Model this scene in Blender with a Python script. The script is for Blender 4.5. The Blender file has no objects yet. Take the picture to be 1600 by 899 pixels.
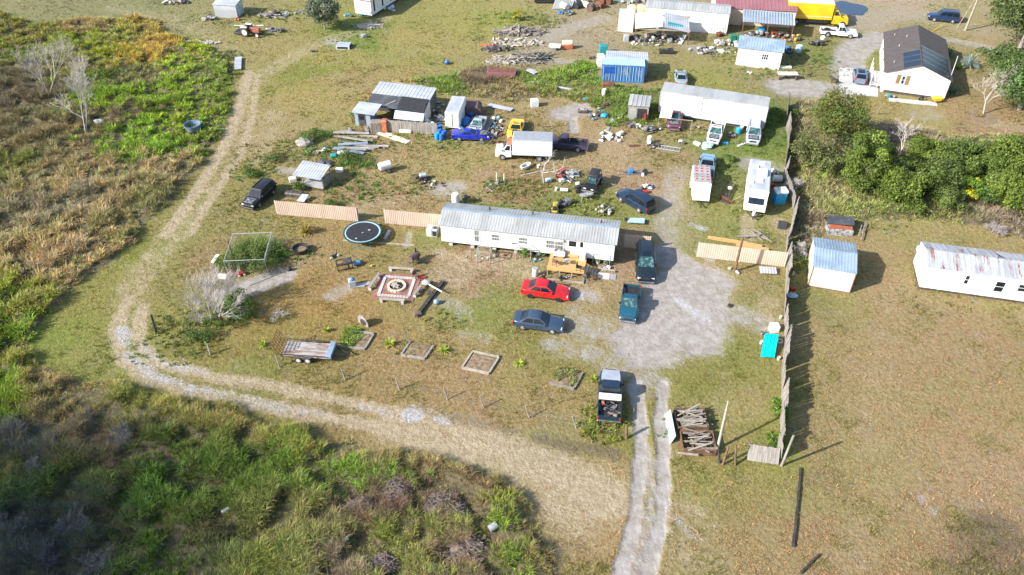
import bpy, bmesh, math, random
import numpy as np
from mathutils import Vector, Matrix, noise as mnoise
R = math.radians
random.seed(7); RNG = np.random.default_rng(7)
scn = bpy.context.scene
COL = scn.collection

# ---------------------------------------------------------------- camera
CAM_H, PITCH, FPX = 51.0, 40.0, 1244.4
cd = bpy.data.cameras.new("camera"); cam = bpy.data.objects.new("camera", cd); COL.objects.link(cam)
cam.location = (0, 0, CAM_H); cam.rotation_euler = (R(90 - PITCH), 0, 0)
cd.sensor_width = 36; cd.lens = 36 * FPX / 1600; cd.clip_start = .5; cd.clip_end = 8000
scn.camera = cam
# ---------------------------------------------------------------- light
SUN_EL, SUN_AZ = R(32), R(24)          # shadows fall to +X turned 24 degrees to +Y
sd = Vector((-math.cos(SUN_EL) * math.cos(SUN_AZ), -math.cos(SUN_EL) * math.sin(SUN_AZ), math.sin(SUN_EL)))
w = bpy.data.worlds.new("World"); scn.world = w; w.use_nodes = True
wn = w.node_tree; bg = wn.nodes["Background"]
sky = wn.nodes.new("ShaderNodeTexSky"); sky.sky_type = 'NISHITA'; sky.sun_disc = False
sky.sun_elevation = SUN_EL; sky.sun_rotation = math.atan2(sd.x, sd.y); sky.air_density = 1.0; sky.dust_density = 1.2
wn.links.new(sky.outputs[0], bg.inputs[0]); bg.inputs[1].default_value = .13
sl = bpy.data.lights.new("sun", 'SUN'); sl.energy = 4.6; sl.angle = R(.5); sl.color = (1, .96, .905)
so = bpy.data.objects.new("sun", sl); COL.objects.link(so); so.rotation_euler = sd.to_track_quat('Z', 'Y').to_euler()
scn.view_settings.view_transform = 'Standard'; scn.view_settings.look = 'None'
scn.view_settings.exposure = 1.0; scn.view_settings.gamma = 1; scn.view_settings.use_curve_mapping = False
scn.cycles.max_bounces = 5; scn.cycles.diffuse_bounces = 2; scn.cycles.glossy_bounces = 2
scn.cycles.transmission_bounces = 2; scn.cycles.transparent_max_bounces = 6
scn.cycles.caustics_reflective = False; scn.cycles.caustics_refractive = False

# ---------------------------------------------------------------- points on the ground seen through the photograph's lens
_c, _s = math.cos(R(PITCH)), math.sin(R(PITCH))
def G(px, py, z=0.0):
    u = (px - 800) / FPX; v = (py - 449.5) / FPX; t = (CAM_H - z) / (_s + v * _c)
    return Vector((u * t, (_c - v * _s) * t, z))
def head(a, b):
    p, q = G(*a), G(*b); return math.atan2(q.y - p.y, q.x - p.x)

# ---------------------------------------------------------------- materials
MATS = {}
def mat(name, c1, c2=None, rough=.7, metal=0.0, scale=2.0, stretch=(1, 1, 1), lo=.42, hi=.6, bump=0.0, coat=0.0, spec=.5,
        c3=None, scale3=1.0, lo3=.6, hi3=.68, grime=.12):
    if name in MATS: return MATS[name]
    m = bpy.data.materials.new(name); m.use_nodes = True; nt = m.node_tree; N = nt.nodes; L = nt.links
    b = N["Principled BSDF"]; b.inputs["Roughness"].default_value = rough; b.inputs["Metallic"].default_value = metal
    b.inputs["Specular IOR Level"].default_value = spec
    if coat: b.inputs["Coat Weight"].default_value = coat; b.inputs["Coat Roughness"].default_value = .06
    tc = N.new("ShaderNodeTexCoord"); oi = N.new("ShaderNodeObjectInfo")
    mp = N.new("ShaderNodeMapping"); mp.inputs["Scale"].default_value = stretch
    ad = N.new("ShaderNodeVectorMath"); ad.operation = 'ADD'
    mu = N.new("ShaderNodeMath"); mu.operation = 'MULTIPLY'; mu.inputs[1].default_value = 57.0
    L.new(oi.outputs["Random"], mu.inputs[0]); L.new(tc.outputs["Object"], mp.inputs[0])
    L.new(mp.outputs[0], ad.inputs[0]); L.new(mu.outputs[0], ad.inputs[1])
    def noise(sc, det=6, rg=.62):
        n = N.new("ShaderNodeTexNoise"); n.inputs["Scale"].default_value = sc; n.inputs["Detail"].default_value = det
        n.inputs["Roughness"].default_value = rg; L.new(ad.outputs[0], n.inputs["Vector"]); return n
    def ramp(n, a, bb):
        r = N.new("ShaderNodeMapRange"); r.inputs[1].default_value = a; r.inputs[2].default_value = bb
        r.interpolation_type = 'SMOOTHSTEP'; L.new(n.outputs[0], r.inputs[0]); return r
    def mix(fac, a, bb, typ='MIX'):
        x = N.new("ShaderNodeMix"); x.data_type = 'RGBA'; x.blend_type = typ
        if isinstance(fac, float): x.inputs[0].default_value = fac
        else: L.new(fac, x.inputs[0])
        for k, val in ((6, a), (7, bb)):
            if isinstance(val, tuple): x.inputs[k].default_value = (*val, 1)
            else: L.new(val, x.inputs[k])
        return x.outputs[2]
    n1 = noise(scale)
    c = mix(ramp(n1, lo, hi).outputs[0], c1, c2 if c2 else tuple(v * .8 for v in c1))
    if c3: c = mix(ramp(noise(scale3, 5, .7), lo3, hi3).outputs[0], c, c3)
    if grime:
        g = ramp(noise(scale * 4.3, 4), .35, .75)
        c = mix(g.outputs[0], c, tuple(v * (1 - grime * 1.8) for v in c1) if not c2 else mix(float(grime), c, (.12, .10, .08)))
    L.new(c, b.inputs["Base Color"])
    if bump:
        bp = N.new("ShaderNodeBump"); bp.inputs["Strength"].default_value = bump; bp.inputs["Distance"].default_value = .03
        L.new(noise(scale * 3).outputs[0], bp.inputs["Height"]); L.new(bp.outputs[0], b.inputs["Normal"])
    MATS[name] = m; return m

def paint(name, c, rough=.28, coat=.6, metal=.0, dirt=.1): return mat(name, c, tuple(v * .86 for v in c), rough=rough, coat=coat, metal=metal, scale=.9, grime=dirt)
def glassm(name="dark_glass", c=(.008, .013, .02), rough=.08):
    return mat(name, c, tuple(v * 1.6 for v in c), rough=rough, spec=.5, scale=1.2, grime=0)
M = {}
M['glass'] = glassm(); M['glass_green'] = mat('windscreen_glass', (.02, .055, .06), (.10, .19, .18), rough=.12, scale=2.6, lo=.45, hi=.62, spec=.5, grime=0)  # lighter windscreen blotches are painted-in reflections of the seats
M['rubber'] = mat("tyre_rubber", (.02, .02, .02), (.035, .033, .03), rough=.85)
M['rim'] = mat("wheel_rim", (.55, .56, .58), (.4, .4, .42), rough=.35, metal=.5)
M['rimdark'] = mat("dark_rim", (.05, .05, .055), rough=.4, metal=.3)
M['white'] = mat("white_paint", (.78, .78, .76), (.68, .67, .64), scale=.6, rough=.5, grime=.06)
M['siding'] = mat("white_siding", (.80, .80, .79), (.70, .70, .68), scale=.35, stretch=(1, 1, .5), rough=.55, c3=(.5, .47, .42), scale3=.9, lo3=.66, hi3=.8, grime=.05)
M['galv'] = mat("galvanised_sheet", (.40, .405, .39), (.32, .325, .315), scale=.8, stretch=(1, .25, 1), rough=.5, metal=.12, c3=(.25, .22, .19), scale3=.7, lo3=.6, hi3=.72, bump=.05)
M['galv_light'] = mat("pale_metal_sheet", (.47, .49, .51), (.37, .39, .41), scale=.9, stretch=(.4, 1, 1), rough=.45, metal=.1, grime=.08)
M['blueroof'] = mat("blue_grey_sheet", (.28, .36, .44), (.22, .29, .37), scale=.6, rough=.42, metal=.1, grime=.06)
M['tanmetal'] = mat("tan_sheet_metal", (.60, .47, .365), (.54, .42, .33), scale=.7, stretch=(2, 2, .3), rough=.55, grime=.07)
M['cream'] = mat("cream_sheet_metal", (.68, .64, .52), (.62, .58, .47), scale=.6, rough=.55, grime=.06)
M['rust'] = mat("rusty_steel", (.20, .075, .035), (.10, .04, .025), scale=2.2, rough=.85, c3=(.3, .26, .22), scale3=2, bump=.2)
M['rustroof'] = mat("rust_streaked_roof", (.40, .41, .42), (.30, .31, .33), scale=1.2, stretch=(1.6, .3, 1), rough=.6, c3=(.22, .09, .06), scale3=1.1, lo3=.54, hi3=.66, bump=.1)
M['wood'] = mat("weathered_wood", (.27, .235, .20), (.17, .145, .12), scale=2.5, stretch=(3, 3, .5), rough=.85, bump=.3, grime=.2)
M['woodgrey'] = mat("silver_grey_boards", (.33, .30, .265), (.22, .195, .17), scale=2.2, stretch=(3, 3, .4), rough=.85, bump=.3, grime=.2)
M['woodbrown'] = mat("brown_timber", (.19, .105, .055), (.11, .065, .04), scale=2.4, rough=.85, bump=.3)
M['woodnew'] = mat("fresh_timber", (.58, .36, .14), (.48, .28, .10), scale=2.0, stretch=(.6, 4, 1), rough=.7, grime=.08)
M['woodpale'] = mat("pale_bleached_timber", (.39, .345, .28), (.29, .25, .20), scale=2.2, rough=.8, bump=.2)
M['charred'] = mat("charred_timber", (.025, .022, .02), (.06, .05, .045), scale=3, rough=.9, bump=.4)
M['black'] = mat("black_plastic", (.018, .018, .02), (.03, .03, .033), rough=.5, scale=3)
M['steel'] = mat("dull_steel", (.32, .33, .34), (.22, .22, .23), rough=.45, metal=.5, scale=3)
M['chrome'] = mat("chrome", (.65, .66, .68), rough=.2, metal=.9, scale=3, grime=0)
M['lamp'] = mat("headlight_lens", (.72, .74, .75), rough=.12, spec=.9, grime=0)
M['red_lens'] = mat("tail_light_lens", (.45, .02, .02), rough=.2, spec=.8, grime=0)
M['cloth_blue'] = mat("blue_tarp", (.03, .14, .42), (.02, .09, .30), scale=1.6, rough=.5, bump=.5)
M['barrel_blue'] = mat("blue_plastic", (.02, .17, .52), (.015, .12, .4), scale=2, rough=.38)
M['concrete'] = mat("concrete", (.52, .50, .47), (.42, .40, .38), scale=.7, rough=.85, grime=.12)
M['brick'] = mat("red_pavers", (.30, .135, .10), (.22, .105, .08), scale=1.8, rough=.85, c3=(.4, .3, .25), scale3=4, bump=.1)
M['soil'] = mat("dry_soil", (.25, .175, .105), (.17, .12, .075), scale=3, rough=.95, c3=(.10, .12, .03), scale3=2.6, lo3=.56, hi3=.64, bump=.6)
M['red'] = mat("red_paint_worn", (.42, .03, .025), (.3, .03, .025), scale=2, rough=.45)
M['orange'] = mat("orange_paint_worn", (.50, .15, .07), (.36, .11, .06), scale=2, rough=.5)
M['green'] = mat("green_plastic", (.02, .19, .11), (.015, .13, .08), scale=2, rough=.5)
M['cyan'] = mat("turquoise_sheet", (.0, .53, .55), (.0, .46, .50), scale=.8, rough=.4, grime=.03)
M['tubblue'] = mat("bright_blue_plastic", (.02, .33, .62), (.02, .28, .55), scale=1, rough=.4, grime=.03)
M['yellow'] = mat("yellow_paint", (.82, .50, .015), (.72, .43, .015), scale=.6, rough=.4, grime=.04)
M['fadedblue'] = mat('faded_blue_plastic', (.08, .15, .24), (.16, .2, .24), rough=.6, scale=2)
M['teal'] = mat("teal_plastic", (.02, .28, .30), rough=.5, scale=2)
M['darkgreen'] = mat('dark_green_vinyl', (.01, .075, .055), rough=.5, scale=2)
M['fadedred'] = mat('faded_red_paint', (.34, .10, .07), (.24, .08, .06), scale=2, rough=.6)
M['deckgrey'] = mat('worn_trailer_deck', (.40, .37, .35), (.24, .19, .16), scale=1.6, stretch=(.4, 2, 1), rough=.85, c3=(.22, .12, .08), scale3=1.2, lo3=.55, hi3=.65)
M['duskbark'] = mat('dull_grey_twigs', (.15, .155, .16), (.10, .105, .11), scale=6, rough=.9)  # twigs of the near corner, its shade put into the darker grey
M['deadbrush'] = mat('dead_brush', (.13, .10, .085), (.20, .155, .125), scale=5, rough=.9)
M['litter'] = mat("mixed_scrap_plastic", (.46, .46, .43), (.25, .27, .29), scale=2.5, rough=.6, c3=(.10, .08, .07), scale3=3, lo3=.5, hi3=.56)
M['scrapdark'] = mat("oily_scrap_metal", (.06, .055, .05), (.13, .11, .095), scale=4, rough=.6, metal=.3)
M['bark'] = mat("grey_bark", (.30, .26, .22), (.20, .17, .145), scale=6, stretch=(2, 2, .5), rough=.9)
M['barkpale'] = mat("bleached_bark", (.50, .46, .41), (.38, .34, .31), scale=6, rough=.9)
M['barkpurple'] = mat("dead_twig_bark", (.36, .31, .30), (.27, .23, .23), scale=6, rough=.9)
M['shingle'] = mat("brown_shingles", (.085, .07, .066), (.06, .052, .05), scale=1.1, stretch=(1, 3, 1), rough=.9, c3=(.16, .13, .12), scale3=6, bump=.2)
M['maroonroof'] = mat("maroon_sheet_roof", (.27, .12, .13), (.24, .10, .11), scale=.4, rough=.5, grime=.04)
M['peach'] = mat("peach_render", (.72, .55, .40), (.68, .51, .37), scale=.5, rough=.7, grime=.04)
M['tarpdark'] = mat("dark_roof_membrane", (.045, .05, .06), (.075, .08, .09), scale=1.3, rough=.6, bump=.3)
M['brownrust'] = mat("brown_tarp", (.16, .095, .085), (.11, .07, .065), scale=1.5, rough=.8, bump=.4)
M['pink'] = mat("magenta_plastic", (.55, .03, .13), rough=.45, scale=2)
M['ochre'] = mat("ochre_paint", (.52, .40, .05), rough=.6, scale=2)
M['ash'] = mat("grey_ash", (.35, .33, .31), (.2, .19, .18), scale=5, rough=.95, bump=.4)
M['solar'] = mat("solar_cell", (.012, .02, .035), (.02, .03, .05), scale=4, rough=.3, spec=.4, grime=0)

# ---------------------------------------------------------------- mesh building
class MB:
    def __init__(s): s.v = []; s.f = []
    def add(s, vs, fs):
        o = len(s.v); s.v.extend([tuple(p) for p in vs]); s.f.extend([tuple(i + o for i in f) for f in fs]); return s
    def box(s, x0, x1, y0, y1, z0, z1):
        return s.add([(x0, y0, z0), (x1, y0, z0), (x1, y1, z0), (x0, y1, z0), (x0, y0, z1), (x1, y0, z1), (x1, y1, z1), (x0, y1, z1)],
                     [(3, 2, 1, 0), (4, 5, 6, 7), (0, 1, 5, 4), (1, 2, 6, 5), (2, 3, 7, 6), (3, 0, 4, 7)])
    def bev(s, x0, x1, y0, y1, z0, z1, b=.03):           # box with chamfered top and upright edges
        a = lambda x0, x1, y0, y1, z: [(x0 + b, y0, z), (x1 - b, y0, z), (x1, y0 + b, z), (x1, y1 - b, z), (x1 - b, y1, z), (x0 + b, y1, z), (x0, y1 - b, z), (x0, y0 + b, z)]
        vs = a(x0, x1, y0, y1, z0) + a(x0, x1, y0, y1, z1 - b) + [((x0 + x1) / 2 + (p[0] - (x0 + x1) / 2) * (1 - 2 * b / max(x1 - x0, .01)), (y0 + y1) / 2 + (p[1] - (y0 + y1) / 2) * (1 - 2 * b / max(y1 - y0, .01)), z1) for p in a(x0, x1, y0, y1, z1)]
        fs = [tuple(range(7, -1, -1)), tuple(range(16, 24))]
        for k in (0, 8):
            for i in range(8): j = (i + 1) % 8; fs.append((k + i, k + j, k + j + 8, k + i + 8))
        return s.add(vs, fs)
    def obox(s, c, sz, rot=(0, 0, 0)):
        m = Matrix.Translation(c) @ (Matrix.Rotation(rot[2], 4, 'Z') @ Matrix.Rotation(rot[1], 4, 'Y') @ Matrix.Rotation(rot[0], 4, 'X'))
        t = MB().box(-sz[0] / 2, sz[0] / 2, -sz[1] / 2, sz[1] / 2, -sz[2] / 2, sz[2] / 2)
        return s.add([m @ Vector(p) for p in t.v], t.f)
    def bar(s, p, q, w=.05, h=None):
        p, q = Vector(p), Vector(q); h = h or w; d = (q - p).normalized()
        a = d.cross(Vector((0, 0, 1)));
        if a.length < .01: a = Vector((1, 0, 0))
        a.normalize(); b = a.cross(d).normalized(); a *= w / 2; b *= h / 2
        vs = [p - a - b, p + a - b, p + a + b, p - a + b, q - a - b, q + a - b, q + a + b, q - a + b]
        return s.add(vs, [(0, 1, 2, 3), (7, 6, 5, 4), (0, 4, 5, 1), (1, 5, 6, 2), (2, 6, 7, 3), (3, 7, 4, 0)])
    def cyl(s, p, q, r0, r1=None, n=12, caps=True):
        p, q = Vector(p), Vector(q); r1 = r0 if r1 is None else r1; d = (q - p).normalized()
        a = d.orthogonal().normalized(); b = d.cross(a)
        vs = []
        for o, r in ((p, r0), (q, r1)):
            for i in range(n):
                t = 2 * math.pi * i / n; vs.append(o + a * (r * math.cos(t)) + b * (r * math.sin(t)))
        fs = [(i, (i + 1) % n, n + (i + 1) % n, n + i) for i in range(n)]
        if caps: fs += [tuple(range(n - 1, -1, -1)), tuple(range(n, 2 * n))]
        return s.add(vs, fs)
    def lathe(s, prof, n=16, c=(0, 0, 0)):
        vs = []; k = len(prof)
        for i in range(n):
            t = 2 * math.pi * i / n
            for r, z in prof: vs.append((c[0] + r * math.cos(t), c[1] + r * math.sin(t), c[2] + z))
        fs = []
        for i in range(n):
            j = (i + 1) % n
            for q in range(k - 1): fs.append((i * k + q, j * k + q, j * k + q + 1, i * k + q + 1))
        return s.add(vs, fs)
    def ell(s, c, r, n=10, m=6, zcut=-1.0, jit=0.0):
        vs = []; fs = []
        for j in range(m + 1):
            ph = -math.pi / 2 + math.pi * j / m; ph = max(ph, math.asin(zcut))
            for i in range(n):
                t = 2 * math.pi * i / n; k = 1 + (random.uniform(-jit, jit) if jit and 0 < j < m else 0)
                vs.append((c[0] + r[0] * k * math.cos(ph) * math.cos(t), c[1] + r[1] * k * math.cos(ph) * math.sin(t), c[2] + r[2] * k * math.sin(ph)))
        for j in range(m):
            for i in range(n): fs.append((j * n + i, j * n + (i + 1) % n, (j + 1) * n + (i + 1) % n, (j + 1) * n + i))
        return s.add(vs, fs)
    def prism(s, pts, axis, a, b):                        # polygon extruded along an axis; pts are the other two coordinates in order
        def P(u, v, w): return {'x': (w, u, v), 'y': (u, w, v), 'z': (u, v, w)}[axis]
        n = len(pts); vs = [P(u, v, a) for u, v in pts] + [P(u, v, b) for u, v in pts]
        return s.add(vs, [tuple(range(n)), tuple(range(2 * n - 1, n - 1, -1))] + [(i, n + i, n + (i + 1) % n, (i + 1) % n) for i in range(n)])
    def slab(s, p0, p1, p2, p3, th=.02):                  # four corners + thickness along their normal
        P = [Vector(p) for p in (p0, p1, p2, p3)]; n = (P[1] - P[0]).cross(P[3] - P[0]).normalized() * th
        vs = [p for p in P] + [p + n for p in P]
        return s.add(vs, [(3, 2, 1, 0), (4, 5, 6, 7), (0, 1, 5, 4), (1, 2, 6, 5), (2, 3, 7, 6), (3, 0, 4, 7)])
    def ribs(s, o, u, v, pitch=.25, h=.03, th=.015, sag=0.0):     # ribbed sheet: ribs run along v
        o, u, v = Vector(o), Vector(u), Vector(v); n = u.cross(v).normalized(); L = u.length; k = max(2, int(round(L / pitch)))
        pr = []
        for i in range(k):
            a = i / k; p = 1 / k
            pr += [(a, 0), (a + p * .62, 0), (a + p * .70, h), (a + p * .92, h)]
        pr.append((1, 0)); m = len(pr); vs = []
        for q in (0, .5, 1):
            for (a, hh) in pr: vs.append(o + u * a + v * q + n * (hh - sag * math.sin(math.pi * q)))
        for q in (0, .5, 1):
            for (a, hh) in pr: vs.append(o + u * a + v * q + n * (hh - th - sag * math.sin(math.pi * q)))
        fs = []
        for r in (0, 1):
            for i in range(m - 1):
                a = r * m + i; b = a + 1; c = b + m; d = a + m
                fs.append((a, b, c, d)); fs.append((d + 3 * m, c + 3 * m, b + 3 * m, a + 3 * m))
        for i in range(m - 1):
            fs.append((i + 3 * m, i + 1 + 3 * m, i + 1, i)); t = 2 * m + i; fs.append((t, t + 1, t + 1 + 3 * m, t + 3 * m))
        return s.add(vs, fs)
    def build(s, name, m, parent=None, smooth=0, clean=True):
        me = bpy.data.meshes.new(name); me.from_pydata(s.v, [], s.f); me.materials.append(M[m] if isinstance(m, str) else m)
        if clean:
            b = bmesh.new(); b.from_mesh(me); bmesh.ops.recalc_face_normals(b, faces=b.faces); b.to_mesh(me); b.free()
        if smooth:
            me.polygons.foreach_set('use_smooth', [True] * len(me.polygons)); me.set_sharp_from_angle(angle=R(smooth))
        o = bpy.data.objects.new(name, me); COL.objects.link(o)
        if parent: o.parent = parent
        return o
def tag(o, label, cat, group=None, kind=None):
    if label: o['label'] = label
    if cat: o['category'] = cat
    if group: o['group'] = group
    if kind: o['kind'] = kind
    return o
def thing(name, label, cat, loc, rz=0.0, group=None):
    o = bpy.data.objects.new(name, None); COL.objects.link(o); o.location = loc; o.rotation_euler = (0, 0, rz); o.empty_display_size = .3
    return tag(o, label, cat, group)
def kids(o): return [c for c in COL.objects if c.parent == o]
def dup(o, loc, rz, label, group=None, parent=None, scale=None, KC={}):
    def kk(x):
        if x.name not in KC: KC[x.name] = kids(x)
        return KC[x.name]
    def rec(x, p):
        c = x.copy(); COL.objects.link(c); c.parent = p
        for k in kk(x): rec(k, c)
        return c
    c = rec(o, None); c.location = loc; c.rotation_euler = (0, 0, rz)
    if label: c['label'] = label
    if group: c['group'] = group
    if scale: c.scale = scale if isinstance(scale, tuple) else (scale,) * 3
    return c
def single(mb, name, m, label, cat, loc, rz=0.0, group=None, smooth=0, rot=None):
    o = mb.build(name, m, None, smooth); o.location = loc; o.rotation_euler = rot if rot else (0, 0, rz)
    return tag(o, label, cat, group)

# ================================================================ GROUND
_T = RNG.random((256, 256))
def vnoise(x, y, sc, seed=0):
    x = np.asarray(x) / sc + seed * 17.31; y = np.asarray(y) / sc + seed * 9.77
    xi = np.floor(x).astype(int); yi = np.floor(y).astype(int); fx = x - xi; fy = y - yi
    fx = fx * fx * (3 - 2 * fx); fy = fy * fy * (3 - 2 * fy)
    t = lambda a, b: _T[a & 255, b & 255]
    return (t(xi, yi) * (1 - fx) + t(xi + 1, yi) * fx) * (1 - fy) + (t(xi, yi + 1) * (1 - fx) + t(xi + 1, yi + 1) * fx) * fy
def fbm(x, y, sc, seed=0, o=4):
    r = 0; a = 1; n = 0
    for k in range(o): r = r + a * vnoise(x, y, sc / 2 ** k, seed + k); n += a; a *= .55
    return r / n
def W(pts): return np.array([[G(*p).x, G(*p).y] for p in pts])
def sdist(x, y, poly):                                      # signed distance, positive inside
    d = np.full(x.shape, 1e9); ins = np.zeros(x.shape, bool); n = len(poly)
    for i in range(n):
        a = poly[i]; b = poly[(i + 1) % n]; ex, ey = b - a; wx = x - a[0]; wy = y - a[1]
        t = np.clip((wx * ex + wy * ey) / (ex * ex + ey * ey + 1e-9), 0, 1)
        d = np.minimum(d, (wx - ex * t) ** 2 + (wy - ey * t) ** 2)
        if abs(ey) > 1e-9:
            c = ((a[1] > y) != (b[1] > y)) & (x < ex * (y - a[1]) / ey + a[0]); ins ^= c
    return np.where(ins, 1, -1) * np.sqrt(d)
def ldist(x, y, line):
    d = np.full(x.shape, 1e9)
    for i in range(len(line) - 1):
        a = line[i]; b = line[i + 1]; ex, ey = b - a; wx = x - a[0]; wy = y - a[1]
        t = np.clip((wx * ex + wy * ey) / (ex * ex + ey * ey + 1e-9), 0, 1)
        d = np.minimum(d, (wx - ex * t) ** 2 + (wy - ey * t) ** 2)
    return np.sqrt(d)
sst = lambda a, b, v: (lambda t: t * t * (3 - 2 * t))(np.clip((v - a) / (b - a), 0, 1))

BR_LEFT = W([(-260, -20), (0, 22), (60, 38), (120, 30), (200, 28), (252, 34), (262, 52), (300, 66), (335, 78), (364, 104), (362, 150), (352, 205), (318, 258), (262, 318), (212, 372), (160, 420), (112, 458), (82, 492), (44, 536), (10, 560), (-300, 640)])
BR_FRONT = W([(-300, 560), (10, 545), (44, 540), (62, 572), (120, 592), (200, 604), (300, 626), (400, 655), (500, 684), (600, 702), (690, 716), (760, 742), (812, 780), (846, 822), (860, 870), (870, 1000), (850, 1100), (-400, 1100)])
BR_MID = W([(548, 196), (560, 158), (600, 128), (680, 122), (752, 104), (850, 112), (905, 96), (938, 104), (940, 132), (1035, 140), (1030, 190), (950, 200), (925, 165), (860, 152), (800, 160), (700, 150), (640, 140), (590, 150)])
BR_HEDGE = W([(1236, 166), (1300, 150), (1345, 186), (1400, 196), (1480, 212), (1600, 214), (1760, 220), (1760, 372), (1600, 372), (1500, 350), (1400, 346), (1300, 352), (1262, 420), (1236, 440), (1237, 300)])
BR_POOL = W([(448, 225), (470, 204), (520, 205), (545, 232), (545, 262), (520, 285), (478, 262)])
BR_COOP = W([(322, 400), (356, 372), (420, 384), (420, 440), (350, 470), (352, 520), (300, 545), (232, 548), (240, 520), (290, 470)])
BRUSH = [(BR_LEFT, 1.0), (BR_FRONT, 1.0), (BR_MID, .5), (BR_HEDGE, .6)]
def brush_mask(x, y, soft=.8):
    m = np.zeros(x.shape)
    for p, h in BRUSH: m = np.maximum(m, h * sst(-soft * .4, soft, sdist(x, y, p) + (fbm(x, y, 3.2, 5) - .5) * 2.6))
    return m
def HZ(x, y):
    m = brush_mask(x, y, 1.6)
    near = np.where(y < 60, 1, .75)
    h = sst(.36, .66, fbm(x, y, 1.5, 11, 3)) * .62 + fbm(x, y, 8, 3) * .45
    return m * h * near + .02 * (fbm(x, y, 1.2, 21) - .5)

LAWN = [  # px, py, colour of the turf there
 (500, 90, .25, .22, .075), (650, 60, .25, .22, .08), (400, 60, .24, .21, .085), (780, 40, .24, .23, .07), (560, 60, .15, .19, .045), (460, 110, .19, .19, .05), (480, 150, .26, .22, .08), (540, 130, .26, .21, .09),
 (300, 20, .21, .20, .09), (200, 10, .19, .19, .09), (430, 200, .26, .21, .10), (1000, 10, .27, .23, .14), (900, 110, .25, .21, .11), (870, 60, .27, .23, .15),
 (620, 260, .27, .21, .10), (700, 240, .25, .215, .085), (560, 300, .26, .195, .10), (650, 320, .26, .20, .095), (820, 300, .26, .185, .10), (760, 290, .28, .21, .11), (960, 250, .29, .22, .12), (1000, 280, .28, .20, .12), (930, 200, .28, .21, .11),
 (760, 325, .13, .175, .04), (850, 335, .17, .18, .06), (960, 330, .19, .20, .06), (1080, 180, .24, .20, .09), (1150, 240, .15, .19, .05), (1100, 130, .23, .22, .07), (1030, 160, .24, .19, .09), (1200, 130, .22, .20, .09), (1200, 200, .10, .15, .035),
 (1130, 350, .19, .20, .06), (1070, 260, .25, .20, .10), (1050, 330, .27, .23, .13), (1130, 310, .20, .20, .065), (1180, 480, .21, .19, .08), (1150, 440, .24, .20, .09),
 (700, 400, .25, .185, .10), (660, 380, .18, .19, .06), (740, 410, .28, .195, .12), (600, 400, .24, .185, .075), (540, 350, .24, .185, .075), (480, 400, .25, .19, .09), (500, 440, .26, .18, .075), (560, 500, .26, .175, .065), (470, 480, .26, .175, .065), (420, 520, .23, .18, .06), (660, 480, .23, .19, .07), (760, 470, .18, .19, .055), (740, 500, .20, .19, .065), (700, 540, .25, .19, .08), (800, 590, .23, .19, .07), (850, 560, .20, .18, .06), (620, 580, .25, .18, .08), (700, 600, .26, .19, .09), (760, 620, .26, .19, .095), (860, 620, .25, .19, .085), (940, 650, .18, .175, .045), (560, 575, .22, .18, .07), (350, 560, .21, .175, .06), (300, 540, .17, .17, .05), (400, 595, .18, .175, .055), (840, 690, .20, .18, .08), (920, 620, .22, .18, .07),
 (960, 400, .27, .195, .11), (930, 430, .27, .21, .11), (900, 330, .17, .19, .055), (330, 400, .24, .18, .09), (380, 350, .20, .18, .065), (280, 430, .21, .19, .065), (400, 280, .20, .18, .06), (350, 330, .22, .19, .075), (430, 260, .23, .19, .08),
 (100, 530, .17, .19, .045), (170, 470, .20, .19, .055), (150, 560, .19, .19, .055), (240, 400, .19, .19, .05), (300, 320, .20, .185, .06),
 (840, 730, .31, .25, .135), (900, 780, .31, .24, .125), (930, 850, .28, .22, .11), (760, 690, .33, .27, .17), (880, 870, .24, .19, .09), (960, 760, .30, .24, .13),
 (1100, 600, .18, .175, .05), (1140, 560, .20, .19, .065), (1180, 600, .19, .185, .055), (1150, 650, .25, .21, .09), (1190, 680, .19, .19, .05), (1080, 750, .22, .19, .075), (1150, 760, .22, .20, .07), (1200, 780, .22, .195, .075), (1100, 850, .26, .21, .11), (1160, 850, .23, .19, .085), (1080, 800, .25, .20, .10), (1220, 880, .24, .19, .09),
 (1300, 560, .26, .205, .095), (1400, 600, .27, .205, .105), (1500, 650, .265, .20, .10), (1400, 500, .26, .20, .095), (1340, 480, .23, .20, .08), (1550, 550, .26, .195, .10), (1450, 800, .27, .20, .11), (1340, 780, .26, .20, .10), (1550, 750, .27, .205, .11), (1560, 870, .18, .14, .085), (1300, 860, .25, .19, .095), (1280, 700, .25, .195, .095), (1400, 700, .26, .205, .10), (1400, 400, .27, .21, .10), (1430, 365, .25, .22, .09), (1380, 450, .27, .205, .105), (1550, 385, .26, .21, .09), (1260, 480, .19, .18, .07),
 (1450, 190, .25, .22, .085), (1400, 175, .24, .205, .08), (1550, 180, .26, .195, .10), (1560, 210, .27, .19, .11), (1400, 10, .30, .25, .17), (1500, 40, .26, .23, .11), (1440, 45, .23, .21, .09), (1560, 55, .27, .22, .12), (1280, 100, .19, .18, .07), (1340, 90, .16, .17, .05), (1500, 150, .25, .19, .09), (1360, 25, .29, .25, .17)]
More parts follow.
